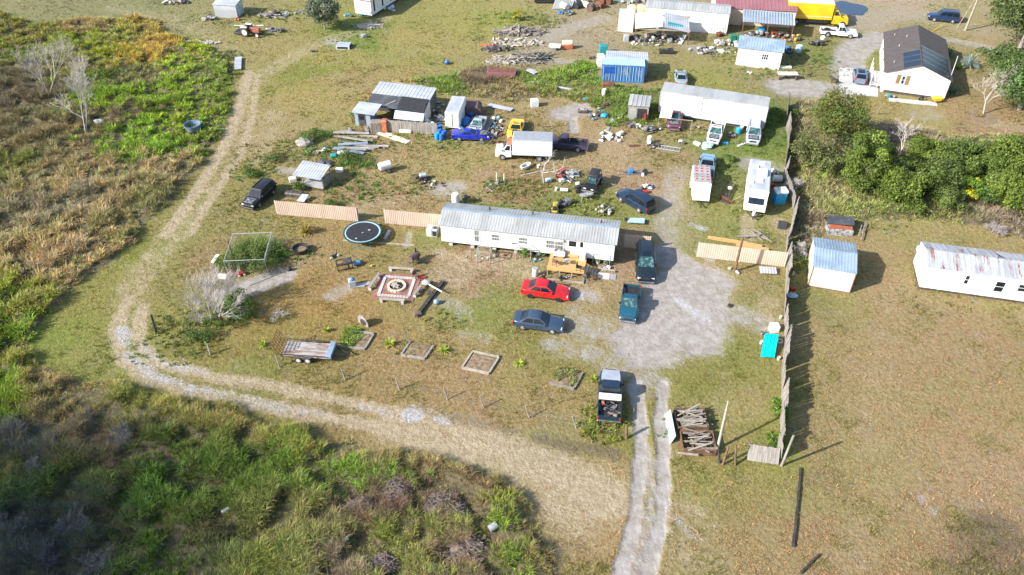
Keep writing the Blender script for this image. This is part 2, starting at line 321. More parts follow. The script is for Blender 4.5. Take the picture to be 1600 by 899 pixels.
STROKES = [  # layer, width m, soft m, strength, pixel path  (layers: 0 pale sand, 1 bare tan dirt, 2 white shell, 3 dark damp soil)
 (0, 2.4, 4.0, .9, [(1010, 540), (1030, 500), (1060, 450), (1090, 470), (1080, 520)]), (0, 1.6, 2.2, .85, [(1040, 400), (1070, 420), (1120, 440)]), (0, 1.2, 3.4, .52, [(890, 505), (950, 520), (990, 560), (1010, 600)]),
 (0, .8, 2.4, .5, [(870, 540), (920, 550), (970, 580)]), (0, .7, 1.4, .6, [(890, 458), (925, 464)]), (0, 1.3, 2.0, .55, [(1130, 480), (1180, 505)]), (0, 2.0, 2.0, .9, [(1040, 440), (1100, 520)]), (0, .9, 2.4, .5, [(1045, 385), (1040, 350), (1050, 300), (1060, 270)]),
 (0, .42, .62, .95, [(992, 600), (1000, 640), (1002, 700), (998, 760), (990, 820), (968, 899), (955, 960)]), (0, .45, .62, .95, [(1036, 600), (1032, 650), (1036, 700), (1037, 760), (1030, 830), (1010, 899), (1000, 960)]), (0, 1.0, 1.6, .18, [(1015, 600), (1018, 700), (1016, 800), (990, 899), (975, 960)]), (0, .3, .7, .6, [(1010, 700), (1018, 780), (1005, 860), (985, 920)]),
 (0, 1.4, 1.5, .75, [(350, 460), (400, 445), (440, 432)]), (0, .5, .8, .6, [(375, 490), (372, 462)]), (0, .8, 1.2, .5, [(520, 460), (545, 450)]), (0, .6, .9, .4, [(725, 525), (760, 528)]), (0, 1.4, 2, .6, [(690, 295), (710, 292)]), (0, .4, .5, .6, [(638, 365), (634, 385)]),
 (0, 3.0, 2.8, .75, [(1230, 135), (1290, 142), (1300, 150)]), (0, 1.2, 2.5, .75, [(880, 180), (905, 170)]), (0, .4, .8, .8, [(893, 180), (897, 205)]), (0, 1.5, 2.5, .5, [(850, 60), (900, 40), (940, 30)]), (0, .8, 1.5, .5, [(860, 95), (930, 100)]), (0, 1.2, 2.0, .45, [(1080, 75), (1130, 80)]), (0, 1.3, 1.8, .5, [(510, 62), (535, 70)]), (0, .6, 1.2, .55, [(1160, 260), (1170, 250), (1220, 262)]), (0, 2, 3, .35, [(1020, 300), (1010, 320)]), (0, .5, 1.0, .6, [(440, 266), (452, 268)]),
 (0, .9, 1.3, .45, [(690, 470), (720, 490)]), (0, 2.6, 2.5, .75, [(1420, 75), (1380, 60), (1340, 72), (1325, 95), (1330, 120)]), (0, .9, 1.2, .6, [(1480, 62), (1530, 72), (1600, 88)]), (0, 3, 3, .35, [(1330, 35), (1420, 22), (1540, 50), (1600, 48)]), (0, 2.0, 3, .4, [(1450, 180), (1440, 178)]),
 (1, .6, .9, .85, [(390, 112), (374, 170), (346, 238), (306, 300), (262, 365)]), (1, 1.4, 2.6, .4, [(396, 112), (380, 180), (352, 250), (310, 320)]), (1, .5, .9, .7, [(402, 118), (394, 180), (376, 240), (336, 300), (296, 365)]), (1, 1.2, 2.8, .5, [(318, 300), (270, 370), (228, 420), (200, 470)]), (1, .7, .8, .8, [(200, 470), (180, 515), (192, 560), (238, 594), (310, 614), (420, 636), (520, 654), (620, 672)]), (1, 1.0, 2.6, .34, [(200, 470), (190, 510), (210, 552), (260, 584), (420, 620), (560, 648)]), (1, 1.8, 2.2, .8, [(620, 668), (720, 690), (800, 710), (880, 740), (950, 780)]), (1, .6, .7, .8, [(222, 480), (214, 530), (240, 566), (330, 588), (430, 605), (530, 626), (620, 645)]),
 (1, 1.2, 2.6, .5, [(600, 30), (520, 62), (450, 92), (405, 122)]), (1, .4, 1.0, .3, [(1322, 899), (1345, 700), (1372, 520), (1395, 470)]), (1, .4, 1.0, .27, [(1352, 899), (1370, 700), (1392, 530), (1412, 475)]), (1, 1.5, 3, .4, [(395, 110), (300, 40), (180, 12)]), (1, 1.4, 2.2, .45, [(430, 180), (400, 250)]), (1, .8, 1.4, .55, [(720, 410), (690, 395)]), (1, 2.0, 2.6, .5, [(700, 430), (760, 400), (820, 420)]), (1, 1.6, 2.0, .35, [(960, 430), (1000, 380)]), (1, 1.3, 2, .45, [(560, 330), (640, 300)]), (1, 2, 3, .35, [(980, 250), (950, 220)]), (1, 2.2, 3, .4, [(900, 110), (860, 130)]), (1, 1.5, 2, .5, [(800, 90), (850, 80)]), (1, .8, 1.2, .6, [(1170, 340), (1165, 370)]), (1, .8, 1.3, .6, [(1215, 345), (1222, 360)]), (1, 1.2, 1.6, .5, [(1200, 470), (1195, 490)]), (1, 2, 2.5, .4, [(1100, 870), (1080, 820)]), (1, 2, 2.5, .6, [(900, 800), (870, 760)]), (1, 1.5, 2.5, .4, [(1250, 200), (1450, 200)]), (1, 1.4, 1.8, .5, [(1540, 190), (1600, 200)]), (1, 1, 2, .4, [(300, 75), (330, 75)]), (1, .5, .7, .5, [(985, 660), (1010, 700), (1018, 760)]),
 (2, .4, .9, .62, [(190, 515), (204, 556), (240, 588), (300, 606)]), (2, .3, .7, .5, [(222, 542), (250, 565), (320, 584)]), (2, .3, .9, .42, [(310, 608), (420, 632), (520, 650)]), (2, .4, .9, .8, [(638, 648), (650, 650)]), (2, .3, .8, .7, [(684, 655), (694, 660)]), (2, .3, .9, .35, [(640, 636), (720, 652), (760, 662)]), (2, .4, .7, .6, [(1092, 395), (1110, 405)]), (2, .4, .6, .6, [(1080, 352), (1100, 358)]), (2, .6, .9, .6, [(1060, 470), (1100, 500)]), (2, .3, .5, .5, [(560, 634), (640, 655)]),
 (2, .3, .5, .5, [(1440, 780), (1460, 800)]), (2, .3, .7, .45, [(1040, 790), (1080, 840)]), (2, .4, .8, .5, [(900, 462), (915, 465)]),
 (3, .6, 1.0, .7, [(840, 685), (900, 700), (960, 710)]), (3, .5, .8, .5, [(710, 655), (800, 675)]), (3, 1.5, 1.8, .6, [(1560, 830), (1600, 860)]), (3, 1.0, 1.5, .45, [(1275, 745), (1320, 765)]), (3, 1.5, 2, .4, [(650, 440), (640, 470)]), (3, 2.5, 2.5, .7, [(1260, 18), (1330, 14)])]
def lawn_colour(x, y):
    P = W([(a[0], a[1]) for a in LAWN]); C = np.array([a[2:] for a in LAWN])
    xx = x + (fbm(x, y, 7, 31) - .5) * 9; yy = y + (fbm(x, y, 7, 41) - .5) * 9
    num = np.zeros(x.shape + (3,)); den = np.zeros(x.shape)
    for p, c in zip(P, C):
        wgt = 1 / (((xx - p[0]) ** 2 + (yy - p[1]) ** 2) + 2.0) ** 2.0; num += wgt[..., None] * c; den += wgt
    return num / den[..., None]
def strokes(x, y):
    out = np.zeros(x.shape + (4,))
    jx = (fbm(x, y, 2.2, 51) - .5) * 2.2
    for lay, wd, so_, st, path in STROKES:
        d = ldist(x, y, W(path)) + jx * min(1, so_) * .45 * min(1, so_); v = st * (1 - sst(wd * .6, wd * .6 + so_, d)); out[..., lay] = np.maximum(out[..., lay], v)
    return out
gx = np.concatenate([[-3000, -1200, -500, -250, -150, -115], np.arange(-98, 98.01, .38), [115, 150, 250, 500, 1200, 3000]])
gy = np.concatenate([[-600, -150, -40, 0, 15, 22], np.arange(25, 156, .38), [165, 185, 230, 350, 700, 1500, 4000]])
X, Y = np.meshgrid(gx, gy); nx, ny = len(gx), len(gy)
Z = HZ(X, Y); Z[:, :6] = 0; Z[:, -6:] = 0; Z[:6] = 0; Z[-7:] = 0
def npmesh(name, V, F4=None, F3=None, cols=None, vecs=None):
    me = bpy.data.meshes.new(name); V = np.asarray(V, np.float32)
    n4 = 0 if F4 is None else len(F4); n3 = 0 if F3 is None else len(F3)
    me.vertices.add(len(V)); me.vertices.foreach_set('co', V.ravel())
    li = []; ls = []
    if n4: li.append(np.asarray(F4, np.int32).ravel()); ls.append(np.arange(n4) * 4)
    if n3: li.append(np.asarray(F3, np.int32).ravel()); ls.append(n4 * 4 + np.arange(n3) * 3)
    li = np.concatenate(li); ls = np.concatenate(ls).astype(np.int32)
    me.loops.add(len(li)); me.loops.foreach_set('vertex_index', li); me.polygons.add(n4 + n3); me.polygons.foreach_set('loop_start', ls)
    for nm, c in (cols or {}).items():
        a = me.color_attributes.new(nm, 'FLOAT_COLOR', 'POINT'); cc = np.ones((len(V), 4), np.float32); cc[:, :c.shape[1]] = c; a.data.foreach_set('color', cc.ravel())
    me.update(calc_edges=True); me.validate(); return me
V = np.stack([X, Y, Z], -1).reshape(-1, 3)
idx = np.arange(nx * ny).reshape(ny, nx)
F = np.stack([idx[:-1, :-1], idx[:-1, 1:], idx[1:, 1:], idx[1:, :-1]], -1).reshape(-1, 4)
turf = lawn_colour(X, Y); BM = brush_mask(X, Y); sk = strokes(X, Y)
me = npmesh("ground", V, F, None, {'turf': turf.reshape(-1, 3), 'bare': sk.reshape(-1, 4), 'brush': np.stack([BM, BM, BM], -1).reshape(-1, 3)})
me.polygons.foreach_set('use_smooth', [True] * len(me.polygons))
ground = bpy.data.objects.new("ground", me); COL.objects.link(ground); ground['kind'] = 'structure'

gm = bpy.data.materials.new("yard_ground"); gm.use_nodes = True; nt = gm.node_tree; N = nt.nodes; L = nt.links
bs = N["Principled BSDF"]; bs.inputs["Roughness"].default_value = .95; bs.inputs["Specular IOR Level"].default_value = .15
tc = N.new("ShaderNodeTexCoord")
def nz(sc, det=6, rg=.65, dist=0.0, src=None):
    n = N.new("ShaderNodeTexNoise"); n.inputs["Scale"].default_value = sc; n.inputs["Detail"].default_value = det; n.inputs["Roughness"].default_value = rg; n.inputs["Distortion"].default_value = dist
    L.new(src or tc.outputs["Object"], n.inputs["Vector"]); return n.outputs[0]
def mp_(v, a, b, c=0.0, d=1.0):
    r = N.new("ShaderNodeMapRange"); r.interpolation_type = 'SMOOTHSTEP'
    for k, q in ((1, a), (2, b), (3, c), (4, d)): r.inputs[k].default_value = q
    L.new(v, r.inputs[0]); return r.outputs[0]
def mt(op, a, b):
    m = N.new("ShaderNodeMath"); m.operation = op
    for k, q in ((0, a), (1, b)):
        if isinstance(q, (int, float)): m.inputs[k].default_value = q
        else: L.new(q, m.inputs[k])
    return m.outputs[0]
def mx(fac, a, b, typ='MIX'):
    x = N.new("ShaderNodeMix"); x.data_type = 'RGBA'; x.blend_type = typ
    if isinstance(fac, (int, float)): x.inputs[0].default_value = fac
    else: L.new(fac, x.inputs[0])
    for k, val in ((6, a), (7, b)):
        if isinstance(val, tuple): x.inputs[k].default_value = (*val, 1)
        else: L.new(val, x.inputs[k])
    return x.outputs[2]
def attr(n): a = N.new("ShaderNodeAttribute"); a.attribute_name = n; return a
at, ab, abr = attr('turf'), attr('bare'), attr('brush'); sep = N.new("ShaderNodeSeparateColor"); L.new(ab.outputs["Color"], sep.inputs[0])
big, med, fine, vfine = nz(.12), nz(.8, 8, .7), nz(5, 6, .7), nz(22, 4, .75)
c = mx(1.0, at.outputs["Color"], (1.28, 1.205, 1.30), 'MULTIPLY')
c = mx(mp_(big, .42, .70), c, mx(1.0, c, (.90, 1.0, .84), 'MULTIPLY'))                                   # greener drifts
c = mx(mp_(med, .52, .70, 0, .75), c, mx(1.0, c, (1.22, 1.08, 1.12), 'MULTIPLY'))                       # strawy patches
c = mx(mp_(nz(1.1, 9, .75), .54, .70, 0, .75), c, mx(1.0, c, (.60, .82, .52), 'MULTIPLY'))                 # tufts of live green
c = mx(mp_(nz(.45, 9, .7, 1.2), .54, .70, 0, .7), c, (.32, .255, .19))                                    # scuffed bare earth
c = mx(mp_(nz(2.6, 5, .6), .38, .60, .7, 0), c, mx(1.0, c, (.70, .72, .66), 'MULTIPLY'))  # shade in the turf's small pits, painted as darker mottling
c = mx(mp_(fine, .40, .62, 0, .65), c, mx(1.0, c, (.66, .70, .62), 'MULTIPLY'))                           # shade between blades, painted as darker flecks
c = mx(mp_(vfine, .50, .68, 0, .6), c, mx(1.0, c, (1.40, 1.36, 1.35), 'MULTIPLY'))                       # dead stems
sandc = mx(mp_(nz(1.1, 8, .7), .38, .64), (.265, .235, .21), (.375, .35, .33)); sandc = mx(mp_(nz(9, 5, .7), .5, .7, 0, .5), sandc, (.26, .22, .185)); mpg = N.new('ShaderNodeMapping'); mpg.inputs['Scale'].default_value = (2.6, .22, 1); mpg.inputs['Rotation'].default_value = (0, 0, .12); L.new(tc.outputs['Object'], mpg.inputs[0]); sandc = mx(mp_(nz(1.2, 4, .6, .6, mpg.outputs[0]), .5, .66, 0, .45), sandc, (.27, .23, .20))
dirtc = mx(mp_(nz(1.4, 8, .7), .38, .62), (.32, .25, .155), (.44, .36, .245)); dirtc = mx(mp_(fine, .5, .68, 0, .5), dirtc, (.20, .155, .09))
shellc = mx(mp_(nz(3, 6), .4, .65), (.34, .32, .31), (.47, .46, .47))
dampc = mx(mp_(fine, .4, .6), (.10, .09, .055), (.17, .13, .10))
edge = mt('ADD', mt('MULTIPLY', mt('SUBTRACT', nz(.9, 9, .72, .6), .5), 1.7), mt('MULTIPLY', mt('SUBTRACT', nz(6, 5, .75), .5), 1.6))
def layer(c, s, colr, k=.9):
    m = mp_(mt('ADD', mt('MULTIPLY', s, 1.25), mt('MULTIPLY', edge, mp_(s, 0, .25))), .34, .92, 0, k); return mx(m, c, colr)
c = layer(c, sep.outputs[1], dirtc, .85); c = layer(c, sep.outputs[0], sandc, .92); c = layer(c, sep.outputs[2], shellc, .9); c = layer(c, ab.outputs["Alpha"], dampc, .7)
litter = mx(mp_(med, .4, .62), (.12, .097, .058), (.19, .155, .095)); litter = mx(mp_(fine, .5, .65), litter, (.10, .12, .04))
c = mx(mp_(abr.outputs["Fac"], .1, .5), c, litter)
L.new(c, bs.inputs["Base Color"])
bp = N.new("ShaderNodeBump"); bp.inputs["Strength"].default_value = .9; bp.inputs["Distance"].default_value = .14
hgt = mt('ADD', mt('MULTIPLY', fine, .8), mt('ADD', mt('MULTIPLY', vfine, .5), mt('MULTIPLY', med, 1.2)))
hgt = mt('ADD', hgt, mt('MULTIPLY', nz(2.6, 5, .6), 1.6))
hgt = mt('MULTIPLY', hgt, mp_(sep.outputs[0], 0, 1, 1, .35)); L.new(hgt, bp.inputs["Height"]); L.new(bp.outputs[0], bs.inputs["Normal"])
me.materials.append(gm)

# ================================================================ PLANTS AS STUFF
def folmat(name, att='tint', col=None, trans=.3, rough=.7, g=1.0):
    m = bpy.data.materials.new(name); m.use_nodes = True; nt = m.node_tree; b = nt.nodes["Principled BSDF"]; b.inputs["Roughness"].default_value = rough; b.inputs["Specular IOR Level"].default_value = .25
    out = nt.nodes["Material Output"]; t = nt.nodes.new("ShaderNodeBsdfTranslucent"); mxs = nt.nodes.new("ShaderNodeMixShader"); mxs.inputs[0].default_value = trans
    a = nt.nodes.new("ShaderNodeAttribute"); a.attribute_name = att
    n = nt.nodes.new("ShaderNodeTexNoise"); n.inputs["Scale"].default_value = 3; mr = nt.nodes.new("ShaderNodeMapRange"); mr.inputs[3].default_value = .95 * g; mr.inputs[4].default_value = 1.75 * g
    nt.links.new(n.outputs[0], mr.inputs[0]); v = nt.nodes.new("ShaderNodeVectorMath"); v.operation = 'SCALE'
    nt.links.new(a.outputs["Color"], v.inputs[0]); nt.links.new(mr.outputs[0], v.inputs["Scale"])
    nt.links.new(v.outputs[0], b.inputs["Base Color"]); nt.links.new(v.outputs[0], t.inputs[0])
    nt.links.new(b.outputs[0], mxs.inputs[1]); nt.links.new(t.outputs[0], mxs.inputs[2]); nt.links.new(mxs.outputs[0], out.inputs[0]); return m
FOL = folmat("leaf_foliage", g=.84); GRS = folmat("grass_blades", trans=.25, rough=.6)
def blades(cx, cy, cz, h, w, col, nb, spread, lean=.75, jitc=.28):
    n = len(cx); T = n * nb; rp = lambda a: np.repeat(a, nb)
    az = RNG.random(T) * 2 * np.pi; rr = np.sqrt(RNG.random(T)) * rp(spread); L_ = rp(h) * (.55 + .6 * RNG.random(T)); ln = lean * (.25 + RNG.random(T)) * (.4 + .6 * rr / (rp(spread) + 1e-6))
    bx = rp(cx) + np.cos(az) * rr; by = rp(cy) + np.sin(az) * rr; bz = rp(cz) - .03
    a2 = az + RNG.normal(0, .5, T); dx, dy = np.cos(a2), np.sin(a2); a3 = a2 + np.pi / 2 + RNG.normal(0, .6, T); px, py = np.cos(a3) * rp(w) / 2, np.sin(a3) * rp(w) / 2
    m = .55; mxx = bx + dx * ln * L_ * m * .6; myy = by + dy * ln * L_ * m * .6; mz = bz + L_ * m
    tx = bx + dx * ln * L_; ty = by + dy * ln * L_; tz = bz + L_ * (1 - .35 * ln)
    V = np.stack([np.stack([bx - px, by - py, bz], -1), np.stack([bx + px, by + py, bz], -1), np.stack([mxx - px * .8, myy - py * .8, mz], -1), np.stack([mxx + px * .8, myy + py * .8, mz], -1), np.stack([tx, ty, tz], -1)], 1)
    i = np.arange(T)[:, None] * 5; F4 = i + np.array([0, 1, 3, 2]); F3 = i + np.array([2, 3, 4])
    c = np.repeat(col, nb, 0) * (1 + jitc * RNG.normal(0, 1, (T, 1))).clip(.45, 1.9); C = np.repeat(c[:, None, :], 5, 1)
    return V.reshape(-1, 3), F4, F3, C.reshape(-1, 3).clip(0.004, .9)
def leafballs(cx, cy, cz, r, rz, s, col, nl, jitc=.25, shell=.55):
    n = len(cx); T = n * nl; rp = lambda a: np.repeat(a, nl)
    d = RNG.normal(0, 1, (T, 3)); d /= np.linalg.norm(d, axis=1, keepdims=True); d[:, 2] = np.where(d[:, 2] < -.3, -d[:, 2], d[:, 2])
    q = shell + (1 - shell) * RNG.random(T) ** .6
    c = np.stack([rp(cx) + d[:, 0] * rp(r) * q, rp(cy) + d[:, 1] * rp(r) * q, rp(cz) + d[:, 2] * rp(rz) * q], -1)
    nrm = d + RNG.normal(0, .55, (T, 3)); nrm /= np.linalg.norm(nrm, axis=1, keepdims=True)
    a = np.cross(nrm, RNG.normal(0, 1, (T, 3))); a /= np.linalg.norm(a, axis=1, keepdims=True); b = np.cross(nrm, a); ss = (rp(s) * (.6 + .8 * RNG.random(T)))[:, None]
    V = np.stack([c - a * ss, c - b * ss * .55, c + a * ss, c + b * ss * .55], 1)
    F4 = np.arange(T)[:, None] * 4 + np.arange(4); cc = np.repeat(col, nl, 0) * (1 + jitc * RNG.normal(0, 1, (T, 1))).clip(.5, 1.8)
    return V.reshape(-1, 3), F4, np.repeat(cc[:, None, :], 4, 1).reshape(-1, 3).clip(.004, .9)
def join(parts):                                             # parts: (V, F4, F3, C)
    Vs, A4, A3, Cs = [], [], [], []; o = 0
    for V, f4, f3, c in parts:
        Vs.append(V); Cs.append(c)
        if f4 is not None: A4.append(f4 + o)
        if f3 is not None: A3.append(f3 + o)
        o += len(V)
    return np.concatenate(Vs), (np.concatenate(A4) if A4 else None), (np.concatenate(A3) if A3 else None), np.concatenate(Cs)
def fol_obj(name, parts, m, parent=None):
    V, f4, f3, C = join(parts); me = npmesh(name, V, f4, f3, {'tint': C}); me.materials.append(m)
    o = bpy.data.objects.new(name, me); COL.objects.link(o); o.parent = parent; return o
def scatter(poly, dens, thr=.35):
    x0, y0 = poly.min(0); x1, y1 = poly.max(0); x0 = max(x0, -96); x1 = min(x1, 96); y0 = max(y0, 26); y1 = min(y1, 150)
    n = int((x1 - x0) * (y1 - y0) * dens); x = RNG.random(n) * (x1 - x0) + x0; y = RNG.random(n) * (y1 - y0) + y0
    s = sdist(x, y, poly) + (fbm(x, y, 3.2, 5) - .5) * 2.6; k = s > 0
    vis = np.abs(x) < (.66 * (y * .766 + 33.5) + 3); k &= vis
    return x[k], y[k], s[k]
# control points: px, py, colour, height, blade width, leafy share
BC = [(30, 90, .10, .13, .02, .7, .07, .7), (60, 60, .16, .15, .04, .8, .06, .4), (130, 45, .25, .19, .09, .8, .05, .1), (110, 70, .17, .20, .025, .8, .06, .6), (190, 60, .20, .20, .05, .8, .06, .3), (240, 45, .26, .20, .06, .8, .05, .2), (240, 80, .29, .20, .05, .9, .05, .3), (200, 90, .24, .19, .035, .8, .06, .4), (160, 90, .18, .20, .02, .8, .06, .6), (300, 85, .20, .25, .02, .8, .07, .8), (280, 110, .19, .26, .025, .8, .07, .8), (330, 110, .14, .18, .04, .8, .06, .6),
 (20, 120, .10, .085, .055, 1.0, .035, .0), (60, 150, .11, .085, .06, 1.0, .035, .0), (20, 200, .12, .10, .055, 1.0, .035, .05), (60, 220, .15, .12, .06, 1.0, .04, .1), (120, 110, .16, .15, .05, .9, .05, .4), (150, 130, .12, .17, .03, .8, .06, .7), (200, 130, .12, .13, .05, .8, .05, .3), (230, 125, .14, .11, .07, .8, .04, .0), (260, 150, .15, .22, .02, .9, .08, .9), (180, 160, .15, .22, .02, .9, .08, .9), (300, 170, .16, .22, .025, .9, .08, .8), (240, 200, .14, .22, .02, .9, .08, .9), (190, 185, .12, .10, .06, .9, .04, .0), (160, 190, .13, .11, .055, .8, .04, .1), (200, 230, .13, .20, .02, .9, .08, .9), (260, 235, .15, .23, .03, .8, .07, .8), (320, 215, .15, .19, .035, .8, .07, .6), (340, 150, .14, .19, .03, .8, .06, .7), (270, 190, .19, .25, .02, .9, .08, .9),
 (100, 250, .19, .15, .08, 1.0, .05, .1), (30, 260, .13, .14, .04, 1.0, .05, .3), (150, 275, .24, .19, .10, 1.1, .05, .0), (90, 300, .27, .21, .12, 1.1, .05, .0), (60, 330, .17, .15, .10, 1.1, .05, .0), (120, 320, .20, .18, .13, 1.1, .05, .0), (150, 330, .28, .21, .12, 1.2, .05, .0), (200, 300, .21, .17, .09, 1.0, .05, .1), (260, 270, .27, .21, .12, 1.0, .05, .0), (230, 310, .14, .14, .05, .9, .05, .3), (190, 350, .18, .16, .07, .9, .05, .2), (20, 380, .20, .17, .09, 1.1, .05, .05), (70, 380, .28, .21, .11, 1.2, .05, .0), (110, 390, .30, .22, .13, 1.1, .05, .0), (130, 430, .27, .20, .11, 1.0, .05, .0), (60, 430, .26, .20, .12, 1.1, .05, .0), (20, 460, .17, .20, .03, 1.0, .06, .5), (50, 480, .20, .19, .05, 1.0, .06, .3), (20, 510, .12, .17, .02, 1.0, .07, .8), (60, 500, .15, .20, .03, .9, .07, .7),
 (10, 590, .12, .20, .02, .9, .07, .8), (40, 560, .20, .20, .05, .9, .05, .2), (70, 600, .26, .21, .10, .9, .04, .0), (20, 640, .14, .20, .02, .9, .07, .8), (100, 640, .19, .16, .08, .9, .04, .1), (150, 610, .25, .22, .09, .8, .04, .0), (200, 640, .17, .19, .05, .8, .045, .2), (250, 640, .23, .22, .07, .7, .04, .1), (320, 655, .24, .22, .08, .7, .04, .0), (400, 680, .24, .22, .08, .7, .04, .0), (480, 705, .20, .21, .05, .7, .045, .1), (560, 710, .27, .23, .11, .8, .04, .0), (640, 725, .24, .20, .10, .8, .04, .0), (700, 740, .22, .19, .09, .8, .04, .1), (770, 770, .20, .19, .06, .8, .045, .2), (820, 800, .22, .19, .08, .8, .04, .1), (840, 860, .21, .17, .09, .8, .04, .1),
 (130, 680, .13, .11, .08, 1.0, .025, .0), (180, 700, .12, .10, .07, 1.0, .025, .0), (260, 700, .09, .12, .03, .9, .05, .5), (40, 700, .07, .075, .075, 1.2, .022, .1), (20, 750, .07, .10, .02, .9, .05, .6), (60, 770, .05, .09, .03, 1.0, .06, .8), (100, 760, .07, .10, .02, .9, .06, .6), (30, 820, .05, .07, .07, 1.3, .024, .3), (80, 840, .055, .07, .075, 1.3, .024, .2), (120, 800, .05, .07, .06, 1.2, .025, .3), (60, 890, .055, .07, .07, 1.3, .024, .2), (130, 880, .06, .075, .07, 1.3, .024, .3), (180, 820, .07, .10, .04, .9, .05, .5), (200, 760, .08, .08, .04, .9, .04, .1),  # near corner: its shade is put into these darkened plant colours
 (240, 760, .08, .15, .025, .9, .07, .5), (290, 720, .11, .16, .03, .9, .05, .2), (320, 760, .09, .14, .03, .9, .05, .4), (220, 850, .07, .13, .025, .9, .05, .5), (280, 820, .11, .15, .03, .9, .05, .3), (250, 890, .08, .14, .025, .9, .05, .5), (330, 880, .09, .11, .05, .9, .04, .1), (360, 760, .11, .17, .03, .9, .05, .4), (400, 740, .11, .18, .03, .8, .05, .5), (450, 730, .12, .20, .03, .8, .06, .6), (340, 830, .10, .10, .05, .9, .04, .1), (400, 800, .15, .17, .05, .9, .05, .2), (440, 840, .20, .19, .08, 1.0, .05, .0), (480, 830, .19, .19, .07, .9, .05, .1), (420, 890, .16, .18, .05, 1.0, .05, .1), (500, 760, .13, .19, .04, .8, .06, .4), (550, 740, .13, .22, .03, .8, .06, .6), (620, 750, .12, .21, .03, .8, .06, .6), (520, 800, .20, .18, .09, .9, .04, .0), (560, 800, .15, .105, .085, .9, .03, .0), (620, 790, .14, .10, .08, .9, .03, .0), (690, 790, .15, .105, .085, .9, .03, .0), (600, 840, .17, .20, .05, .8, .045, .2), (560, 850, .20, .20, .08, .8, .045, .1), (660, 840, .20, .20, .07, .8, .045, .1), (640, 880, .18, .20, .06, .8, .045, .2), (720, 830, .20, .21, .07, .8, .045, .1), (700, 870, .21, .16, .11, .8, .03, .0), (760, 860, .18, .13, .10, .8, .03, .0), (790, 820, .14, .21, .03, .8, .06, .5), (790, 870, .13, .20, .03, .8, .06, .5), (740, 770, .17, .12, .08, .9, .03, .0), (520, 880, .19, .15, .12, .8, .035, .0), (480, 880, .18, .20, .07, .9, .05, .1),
 (620, 140, .27, .21, .09, .6, .06, .1), (680, 135, .13, .18, .04, .6, .06, .5), (760, 120, .17, .13, .09, .7, .04, .0), (850, 125, .15, .19, .04, .6, .06, .5), (920, 120, .12, .19, .03, .7, .07, .6), (560, 180, .20, .17, .07, .6, .05, .2), (800, 145, .24, .19, .10, .6, .05, .1), (900, 150, .18, .19, .06, .6, .06, .4), (980, 170, .12, .17, .04, .7, .06, .6),
 (1250, 190, .22, .19, .11, 1.0, .05, .2), (1250, 250, .25, .20, .12, 1.0, .05, .1), (1262, 300, .22, .21, .09, .8, .05, .2), (1250, 350, .24, .19, .13, .9, .04, .0), (1246, 420, .12, .16, .04, .7, .06, .4), (1300, 310, .25, .23, .10, .9, .05, .2), (1330, 330, .20, .22, .07, .8, .05, .4), (1400, 320, .17, .19, .06, .9, .05, .4), (1430, 300, .08, .12, .03, .8, .06, .7), (1460, 330, .23, .22, .09, .9, .05, .2), (1380, 215, .20, .16, .15, .9, .035, .0), (1430, 220, .24, .19, .13, .9, .04, .0), (1500, 225, .20, .20, .08, .7, .05, .3), (1480, 250, .12, .16, .05, .8, .06, .5), (1540, 330, .21, .17, .12, .9, .04, .1), (1580, 355, .23, .18, .14, .9, .04, .0), (1590, 300, .17, .22, .04, 1.0, .07, .8), (1520, 215, .22, .21, .09, .6, .05, .2)]
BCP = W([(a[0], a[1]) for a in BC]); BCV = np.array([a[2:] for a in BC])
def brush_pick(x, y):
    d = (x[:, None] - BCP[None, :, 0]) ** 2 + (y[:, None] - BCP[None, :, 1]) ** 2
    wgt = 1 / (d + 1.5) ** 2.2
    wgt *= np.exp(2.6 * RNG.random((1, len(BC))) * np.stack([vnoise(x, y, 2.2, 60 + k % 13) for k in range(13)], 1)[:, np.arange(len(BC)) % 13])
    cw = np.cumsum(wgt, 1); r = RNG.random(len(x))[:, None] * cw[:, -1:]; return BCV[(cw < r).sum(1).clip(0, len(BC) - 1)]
def brush(name, label, poly, dens, nb, hs=1.0, ws=1.0, zscale=1.0, tint=(1, 1, 1), gap=.22):
    x, y, s = scatter(poly, dens); kk = sst(.30, .52, fbm(x, y, 1.5, 11, 3)) + gap > RNG.random(len(x)); x, y, s = x[kk], y[kk], s[kk]; v = brush_pick(x, y); z = HZ(x, y) * zscale
    col = v[:, :3] * np.array(tint) * (.8 + .4 * RNG.random((len(x), 1))) * (1 + RNG.normal(0, .07, (len(x), 3)))
    big = fbm(x, y, 1.5, 11, 3); h = v[:, 3] * hs * (.45 + .8 * RNG.random(len(x))) * (.5 + .8 * sst(.36, .66, big)) * (.55 + .45 * sst(0, 1.5, s))
    leaf = RNG.random(len(x)) < v[:, 5] * .6; g = ~leaf; parts = []
    V, f4, f3, C = blades(x[g], y[g], z[g], h[g] * 1.05, v[g, 4] * ws, col[g], nb, h[g] * .34 + .06, lean=1.1); parts.append((V, f4, f3, C))
    if leaf.any():
        V, f4, C = leafballs(x[leaf], y[leaf], z[leaf] + h[leaf] * .12, h[leaf] * .75, h[leaf] * .55, np.full(leaf.sum(), .07 * ws), col[leaf], int(nb * 1.7)); parts.append((V, f4, None, C))
    o = fol_obj(name, parts, GRS); tag(o, label, 'undergrowth', kind='stuff'); return o
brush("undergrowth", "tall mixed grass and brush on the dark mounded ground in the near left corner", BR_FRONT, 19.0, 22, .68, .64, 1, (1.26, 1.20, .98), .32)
brush("undergrowth", "rank green and straw brush on the large wild plot left of the curving track", BR_LEFT, 6.0, 22, .72, 1.0, 1, (1.36, 1.36, 1.12), .6)
